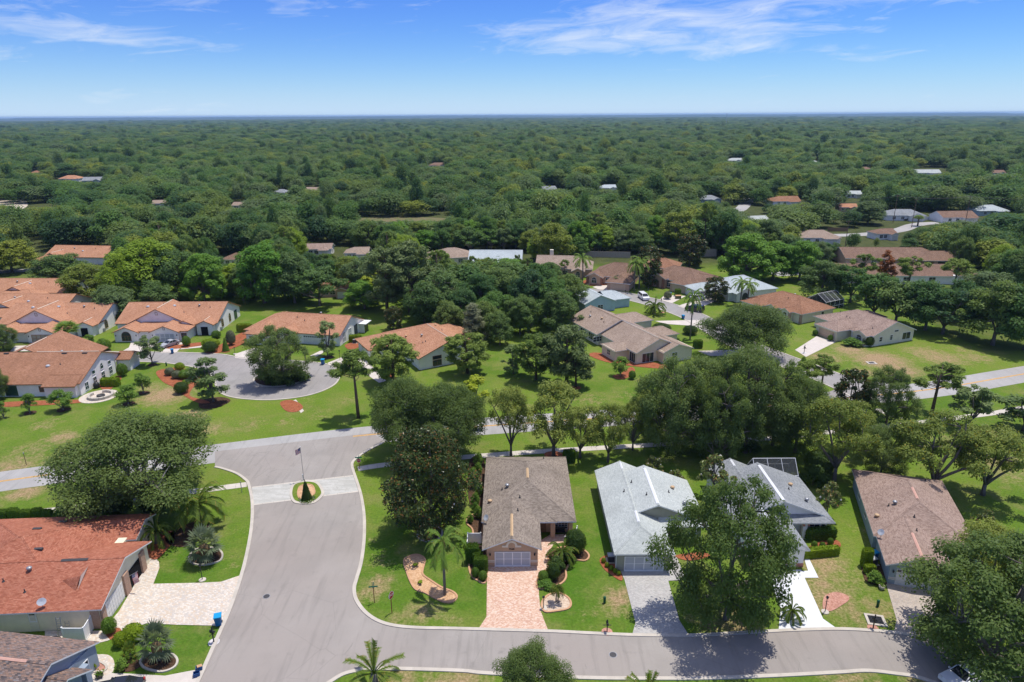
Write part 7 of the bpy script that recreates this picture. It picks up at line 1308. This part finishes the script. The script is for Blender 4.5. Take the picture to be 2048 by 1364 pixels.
for px, py, lb in ((1209, 1206, 'green utility pedestal on the pale roofed house lawn'), (1755, 1213, 'green utility pedestal on the blue grey house lawn'), (333, 732, 'small green pedestal by the villa street')): p = G(px, py); o = thing('utility_pedestal', lb, 'utility box', (p.x, p.y, 0)); MB().lathe([(.15, -.05), (.15, .8), (.13, .86), (.02, .9)], 10).build('body', GREENP, o, True); MB().lathe([(.17, .62), (.17, .68)], 10).build('collar', GREENP, o)
p = G(1356, 597); o = thing('transformer_box', 'tan green transformer box by the brown house drive', 'utility box', (p.x, p.y, 0)); MB().box(-.8, .8, -.6, .6, 0, .9).build('cabinet', plain('cabinet_green', (.10, .11, .05)), o); MB().box(-.85, .85, -.65, .65, .9, .98).build('lid', CARD, o)
def ac(px, py, label, rz=0):
    p = G(px, py); o = thing('air_conditioner', label, 'air conditioner', (p.x, p.y, 0), rz); MB().box(-.6, .6, -.6, .6, 0, .1).build('pad', KERB, o); MB().box(-.42, .42, -.42, .42, .1, .88).build('cabinet', DARKGREY, o); MB().box(-.45, .45, -.45, .45, .88, .95).build('top', GREYM, o); MB().lathe([(.34, .95), (.34, .99), (.1, 1.0)], 16).build('fan_guard', SKYL, o)
ac(1222, 1122, 'grey air conditioner beside the pale roofed garage'); ac(1744, 1128, 'air conditioner between hedges of the blue grey house', .3); ac(710, 686, 'air conditioner by the long villa wall')

# ------------------------------------------------------------------ fences and yard things
def fence(name, label, pts, h, mat, rail=True, boards=True, bw=.15):
    q = P(*pts); o = thing(name, label, 'fence', (q[0].x, q[0].y, 0)); q = [p - q[0] for p in q]
    for p in q: MB().box(p.x - .07, p.x + .07, p.y - .07, p.y + .07, -.05, h + .12).build('post', mat, o)
    for a, c in zip(q, q[1:]):
        d = c - a; L = d.length; d = d.normalized(); n = Vector((-d.y, d.x, 0)) * .03
        def bar(u0, u1, z0, z1, t, nm):
            b = MB(); s, e = a + d * u0, a + d * u1; m = n * t
            for z in (z0, z1): b.face([s + m + Vector((0, 0, z)), e + m + Vector((0, 0, z)), e - m + Vector((0, 0, z)), s - m + Vector((0, 0, z))])
            for sg in (1, -1): b.face([s + m * sg + Vector((0, 0, z0)), e + m * sg + Vector((0, 0, z0)), e + m * sg + Vector((0, 0, z1)), s + m * sg + Vector((0, 0, z1))])
            b.build(nm, mat, o)
        bar(.07, L - .07, h - .1, h, 1.4, 'rail'); bar(.07, L - .07, .08, .18, 1.4, 'rail'); k = max(1, int(L / bw))
        for i in range(k): bar(.07 + (L - .14) * i / k, .07 + (L - .14) * (i + .94) / k, .18, h - .1, .7, 'board')
fence('white_fence', 'white vinyl fence gate beside the tan garage', ((935, 1104), (936, 1086), (962, 1086)), 1.5, WHITE); fence('white_fence', 'white vinyl screen beside the cream house wall', ((130, 1283), (172, 1283), (187, 1258)), 1.75, WHITE); fence('white_fence', 'low white porch railing at the right of the tan house', ((1130, 1087), (1148, 1080), (1154, 1066)), 1.0, WHITE); fence('white_fence', 'white panel fence beside the white garage in the distance', ((1850, 441), (1880, 436)), 1.8, WHITE, bw=.5)
TANF = plain('tan_fence', (.40, .35, .28), .8, .2, .12); fence('privacy_fence', 'long tan privacy fence behind the brown roofed houses', ((1150, 514), (1205, 515), (1260, 516)), 2.4, TANF, bw=.6); fence('privacy_fence', 'tan privacy fence piece right of the magnolia', ((1396, 514), (1432, 513)), 3.0, TANF, bw=.6); fence('wooden_fence', 'dark wooden fence beside the far curving street', ((1655, 463), (1695, 463)), 1.8, WOODM, bw=.5)
p = G(122, 1277); o = thing('ladder', 'aluminium ladder leaning on the cream house wall', 'ladder', (p.x, p.y, .04), R(5)); o.rotation_euler = (R(-8), 0, R(5))
for x in (-.22, .22): MB().box(x - .03, x + .03, -.03, .03, 0, 2.5).build('rail', GREYM, o)
for k in range(8): MB().box(-.22, .22, -.02, .02, .25 + k * .29, .29 + k * .29).build('rung', GREYM, o)
p = G(138, 1268); o = thing('hand_truck', 'grey hand truck behind the white screen', 'hand truck', (p.x, p.y, .04), R(5))
for x in (-.2, .2): MB().tube([(x, 0, .1), (x, .15, 1.5)], .03, 6).build('rail', GREYM, o)
for z in (.4, .8, 1.2): MB().box(-.2, .2, .02 + z * .1, .05 + z * .1, z, z + .05).build('rung', GREYM, o)
MB().box(-.25, .25, -.25, .03, .05, .09).build('toe_plate', GREYM, o)
p = G(108, 1278); o = thing('ground_mat', 'dark oval mat by the side door of the cream house', 'mat', (p.x, p.y, .055)); o.scale = (1, .5, 1); MB().lathe([(.75, 0), (.75, .02)], 18).build('mat', BLACK, o)
o = thing('garage_flag', 'striped flag on a slanted pole at the red roofed garage', 'flag', tuple(ha.o.matrix_world @ Vector((0, 0, 0)))[:2] + (0,)); bpy.context.view_layer.update(); w0 = ha.o.matrix_world; a, c = w0 @ Vector((.08, 6.0, 2.1)), w0 @ Vector((1.25, 6.1, 2.75)); o.location = (a.x, a.y, 0); MB().tube([(0, 0, 2.1), (c.x - a.x, c.y - a.y, 2.75)], .025, 6).build('pole', GREYM, o); flag(o, (c.x - a.x - .1, c.y - a.y, 2.7), (.25, -.35, -.9), (-.78, -.1, -.42), 1.2, .85, .08)
o = thing('porch_bench', 'dark bench under the window of the tan house porch', 'bench', (6.2, 78.0, .05)); MB().box(-.7, .7, -.2, .25, .4, .46).build('seat', BLACK, o); MB().box(-.7, .7, .25, .3, .46, .95).build('backrest', BLACK, o)
for x in (-.65, .6):
    for y in (-.18, .2): MB().box(x, x + .05, y, y + .05, 0, .4).build('leg', BLACK, o)
for px, py, lb in ((938, 1098, 'stone planter beside the tall hedge of the tan house'), (1763, 1178, 'pale boulder heap at the white panel garage'), (200, 1355, 'dark planter by the grey house')):
    p = G(px, py); o = thing('planter', lb, 'planter', (p.x, p.y, 0)); MB().lathe([(.22, 0), (.34, .25), (.36, .45), (.30, .47), (.28, .4)], 10).build('pot', KERB if 'dark' not in lb else DARKGREY, o, True); V, F = leafquads(rng.normal(size=(60, 3)) * (.18, .18, .12) + (0, 0, .58), unit(60, rng), .12, .07, rng); link('foliage', npmesh('foliage', V, F, LEAF['shrub'], attr={'rnd': rng.random(len(V))}), o)
for k, (px, py) in enumerate(((831, 1133), (841, 1168))): U_ = G(px, py); plant('tuft', (U_.x, U_.y, .05), .4, .55, ('small plant in the upper curved rock bed', 'small plant in the lower curved rock bed')[k], 'shrub')

# ------------------------------------------------------------------ vehicles
CARGLASS = m_glass('car_glass', (.012, .014, .016), .05); TYRE = plain('tyre', (.018, .018, .018), .8, .2, .1); LAMPW = plain('headlight', (.7, .7, .68), .2, .6, .05); LAMPR = plain('taillight', (.4, .01, .01), .3, .5, .05)
def paint(name, col):
    t = NT(name); b = t.bsdf(col, .35, .5); b.inputs['Coat Weight'].default_value = .6; b.inputs['Coat Roughness'].default_value = .08; return t.done(b)
PAINTS = {'white': paint('paint_white', (.78, .78, .78)), 'black': paint('paint_black', (.012, .014, .018)), 'silver': paint('paint_silver', (.42, .44, .46)), 'red': paint('paint_red', (.35, .03, .03))}
def car(kind, px, py, rz, col, label):
    p = G(px, py); o = thing('parked_car', label, 'car', (p.x, p.y, .03), rz)
    L, W, prof, cab = {'suv': (4.7, .95, [(-2.35, .45), (-2.3, .95), (-1.2, 1.12), (2.2, 1.12), (2.35, .9), (2.35, .45)], [(-1.15, 1.1), (-.45, 1.66), (1.75, 1.70), (2.15, 1.1)]), 'van': (5.2, 1.0, [(-2.6, .45), (-2.55, .95), (-1.7, 1.15), (2.5, 1.2), (2.6, .9), (2.6, .45)], [(-1.65, 1.12), (-.75, 1.82), (2.35, 1.86), (2.52, 1.18)]), 'sedan': (4.7, .92, [(-2.35, .42), (-2.3, .8), (-1.0, .95), (1.6, .95), (2.3, .88), (2.35, .42)], [(-.95, .93), (-.2, 1.40), (.95, 1.42), (1.75, .93)])}[kind]
    def loft(pr, w0, w1, mat, name, z0):
        b = MB(); zs = [z for _, z in pr]; zm, zM = min(zs), max(zs); wd2 = lambda z: w0 + (w1 - w0) * (z - zm) / max(.01, zM - zm)
        for sg in (-1, 1): q = [(x, sg * wd2(z), z) for x, z in pr]; b.face(q if sg < 0 else q[::-1])
        for k in range(len(pr)): a, c = pr[k], pr[(k + 1) % len(pr)]; b.face([(a[0], -wd2(a[1]), a[1]), (a[0], wd2(a[1]), a[1]), (c[0], wd2(c[1]), c[1]), (c[0], -wd2(c[1]), c[1])])
        return b.build(name, mat, o)
    bo = loft(prof + [(prof[-1][0] - .1, .28), (prof[0][0] + .1, .28)], W * .95, W, PAINTS[col], 'body', 0); bv = bo.modifiers.new('bevel', 'BEVEL'); bv.width = .07; bv.segments = 2; bv.limit_method = 'ANGLE'
    cb = loft(cab, W * .94, W * .76, CARGLASS, 'glasshouse', 0); top = [(cab[1][0] + .04, cab[1][1] - .02), (cab[1][0] + .1, cab[1][1] + .04), (cab[2][0] - .1, cab[2][1] + .04), (cab[2][0] - .02, cab[2][1] - .02)]; loft(top, W * .78, W * .74, PAINTS[col], 'roof_panel', 0)
    for sg in (-1, 1):
        for a, c in ((cab[0], cab[1]), (cab[3], cab[2]), ((cab[0][0] * .3 + cab[3][0] * .7 - .6, cab[0][1]), (cab[0][0] * .3 + cab[3][0] * .7 - .6, cab[2][1]))): MB().tube([(a[0], sg * W * .94, a[1]), (c[0], sg * W * .77, c[1])], .045, 5).build('pillar', PAINTS[col], o)
        MB().box(prof[0][0] - .02, prof[0][0] + .12, sg * W * .72 - .16, sg * W * .72 + .16, .68, .84).build('headlight', LAMPW, o); MB().box(prof[-1][0] - .1, prof[-1][0] + .02, sg * W * .78 - .12, sg * W * .78 + .12, .72, .98).build('taillight', LAMPR, o); MB().box(cab[0][0] + .15, cab[0][0] + .32, sg * (W + .02), sg * (W + .18), cab[0][1], cab[0][1] + .14).build('mirror', PAINTS[col], o)
        for x in (-L * .30, L * .30):
            b = MB(); b.tube([(x, sg * (W - .2), .33), (x, sg * (W + .02), .33)], .34, 14); w = b.build('wheel', TYRE, o); b = MB(); b.tube([(x, sg * (W + .015), .33), (x, sg * (W + .035), .33)], .21, 12); b.build('rim', GREYM, w)
    return o
car('sedan', 236, 1388, R(8), 'black', 'dark car cut by the bottom left edge'); car('van', 1287, 598, R(100), 'white', 'white minivan parked on the side street'); car('van', 1389, 622, R(-37), 'black', 'black minivan parked on the side street'); car('suv', 1396, 600, R(198), 'white', 'white car on the pale driveway'); car('sedan', 1925, 1362, R(20), 'white', 'white car mostly hidden under the corner oak'); car('sedan', 340, 692, R(60), 'silver', 'silver car before the screened garage villa')
car('sedan', 1530, 405, R(30), 'silver', 'silver car beside the distant straight street'); car('suv', 1418, 428, R(80), 'white', 'white car near the distant straight street'); car('suv', 1800, 440, R(10), 'white', 'white car in the driveway of the far white house'); car('sedan', 1815, 441, R(10), 'black', 'dark car in the driveway of the far white house'); car('suv', 1940, 420, R(0), 'white', 'white camper by the maroon roofed house')

# ------------------------------------------------------------------ utility poles and wires, far masts
UP = [(1786, 446, 362), (1823, 455, 395), (1930, 448, 372), (1596, 470, 398), (1690, 494, 440)]; tops = []
for k, (px, py, top) in enumerate(UP):
    p = G(px, py); H = min(14, top_h(p, top)); o = thing('utility_pole', ('tall utility pole beside the far white house', 'utility pole left of the far palm', 'utility pole by the maroon roofed house', 'utility pole along the curving far street', 'utility pole above the long brown roof')[k], 'utility pole', (p.x, p.y, 0)); MB().tube([(0, 0, -.2), (0, 0, H)], [.16, .11], 7).build('pole', WOODM, o); MB().box(-1.1, 1.1, -.06, .06, H - .7, H - .55).build('cross_arm', WOODM, o)
    for x in (-1, 0, 1): MB().lathe([(.05, 0), (.07, .15), (.03, .2)], 6, (x, 0, H - .55)).build('insulator', GREYM, o)
    tops.append(Vector((p.x, p.y, H - .4)))
for nm, a, c in (('left far overhead wires', tops[3], tops[0]), ('right far overhead wires', tops[0], tops[2]), ('overhead wires leaving the frame', tops[2], tops[2] + (tops[2] - tops[0]) * 1.2)):
    o = thing('overhead_wires', 'thin black ' + nm, 'wires', (a.x, a.y, 0))
    for dx in (-1, 0, 1):
        pts = [a.lerp(c, k / 8) + Vector((dx * .2, dx * .9, -1.2 * math.sin(math.pi * k / 8))) - Vector((a.x, a.y, 0)) for k in range(9)]; MB().tube(pts, .03, 4, cap=False).build('wire', BLACK, o)
for px, d, H, lb in ((1414, 3600, 52, 'slender far mast on the horizon right of centre'), (978, 5200, 50, 'thin far tower on the horizon at centre')):
    x = (px - 1024) / FPX * d; o = thing('radio_mast', lb, 'mast', (x, d * .95, 0)); MB().tube([(0, 0, 0), (0, 0, H)], [1.2, .7], 6).build('mast', SKYL, o); MB().lathe([(2.2, H - 4), (2.4, H), (1, H + 2)], 8).build('head', SKYL, o)
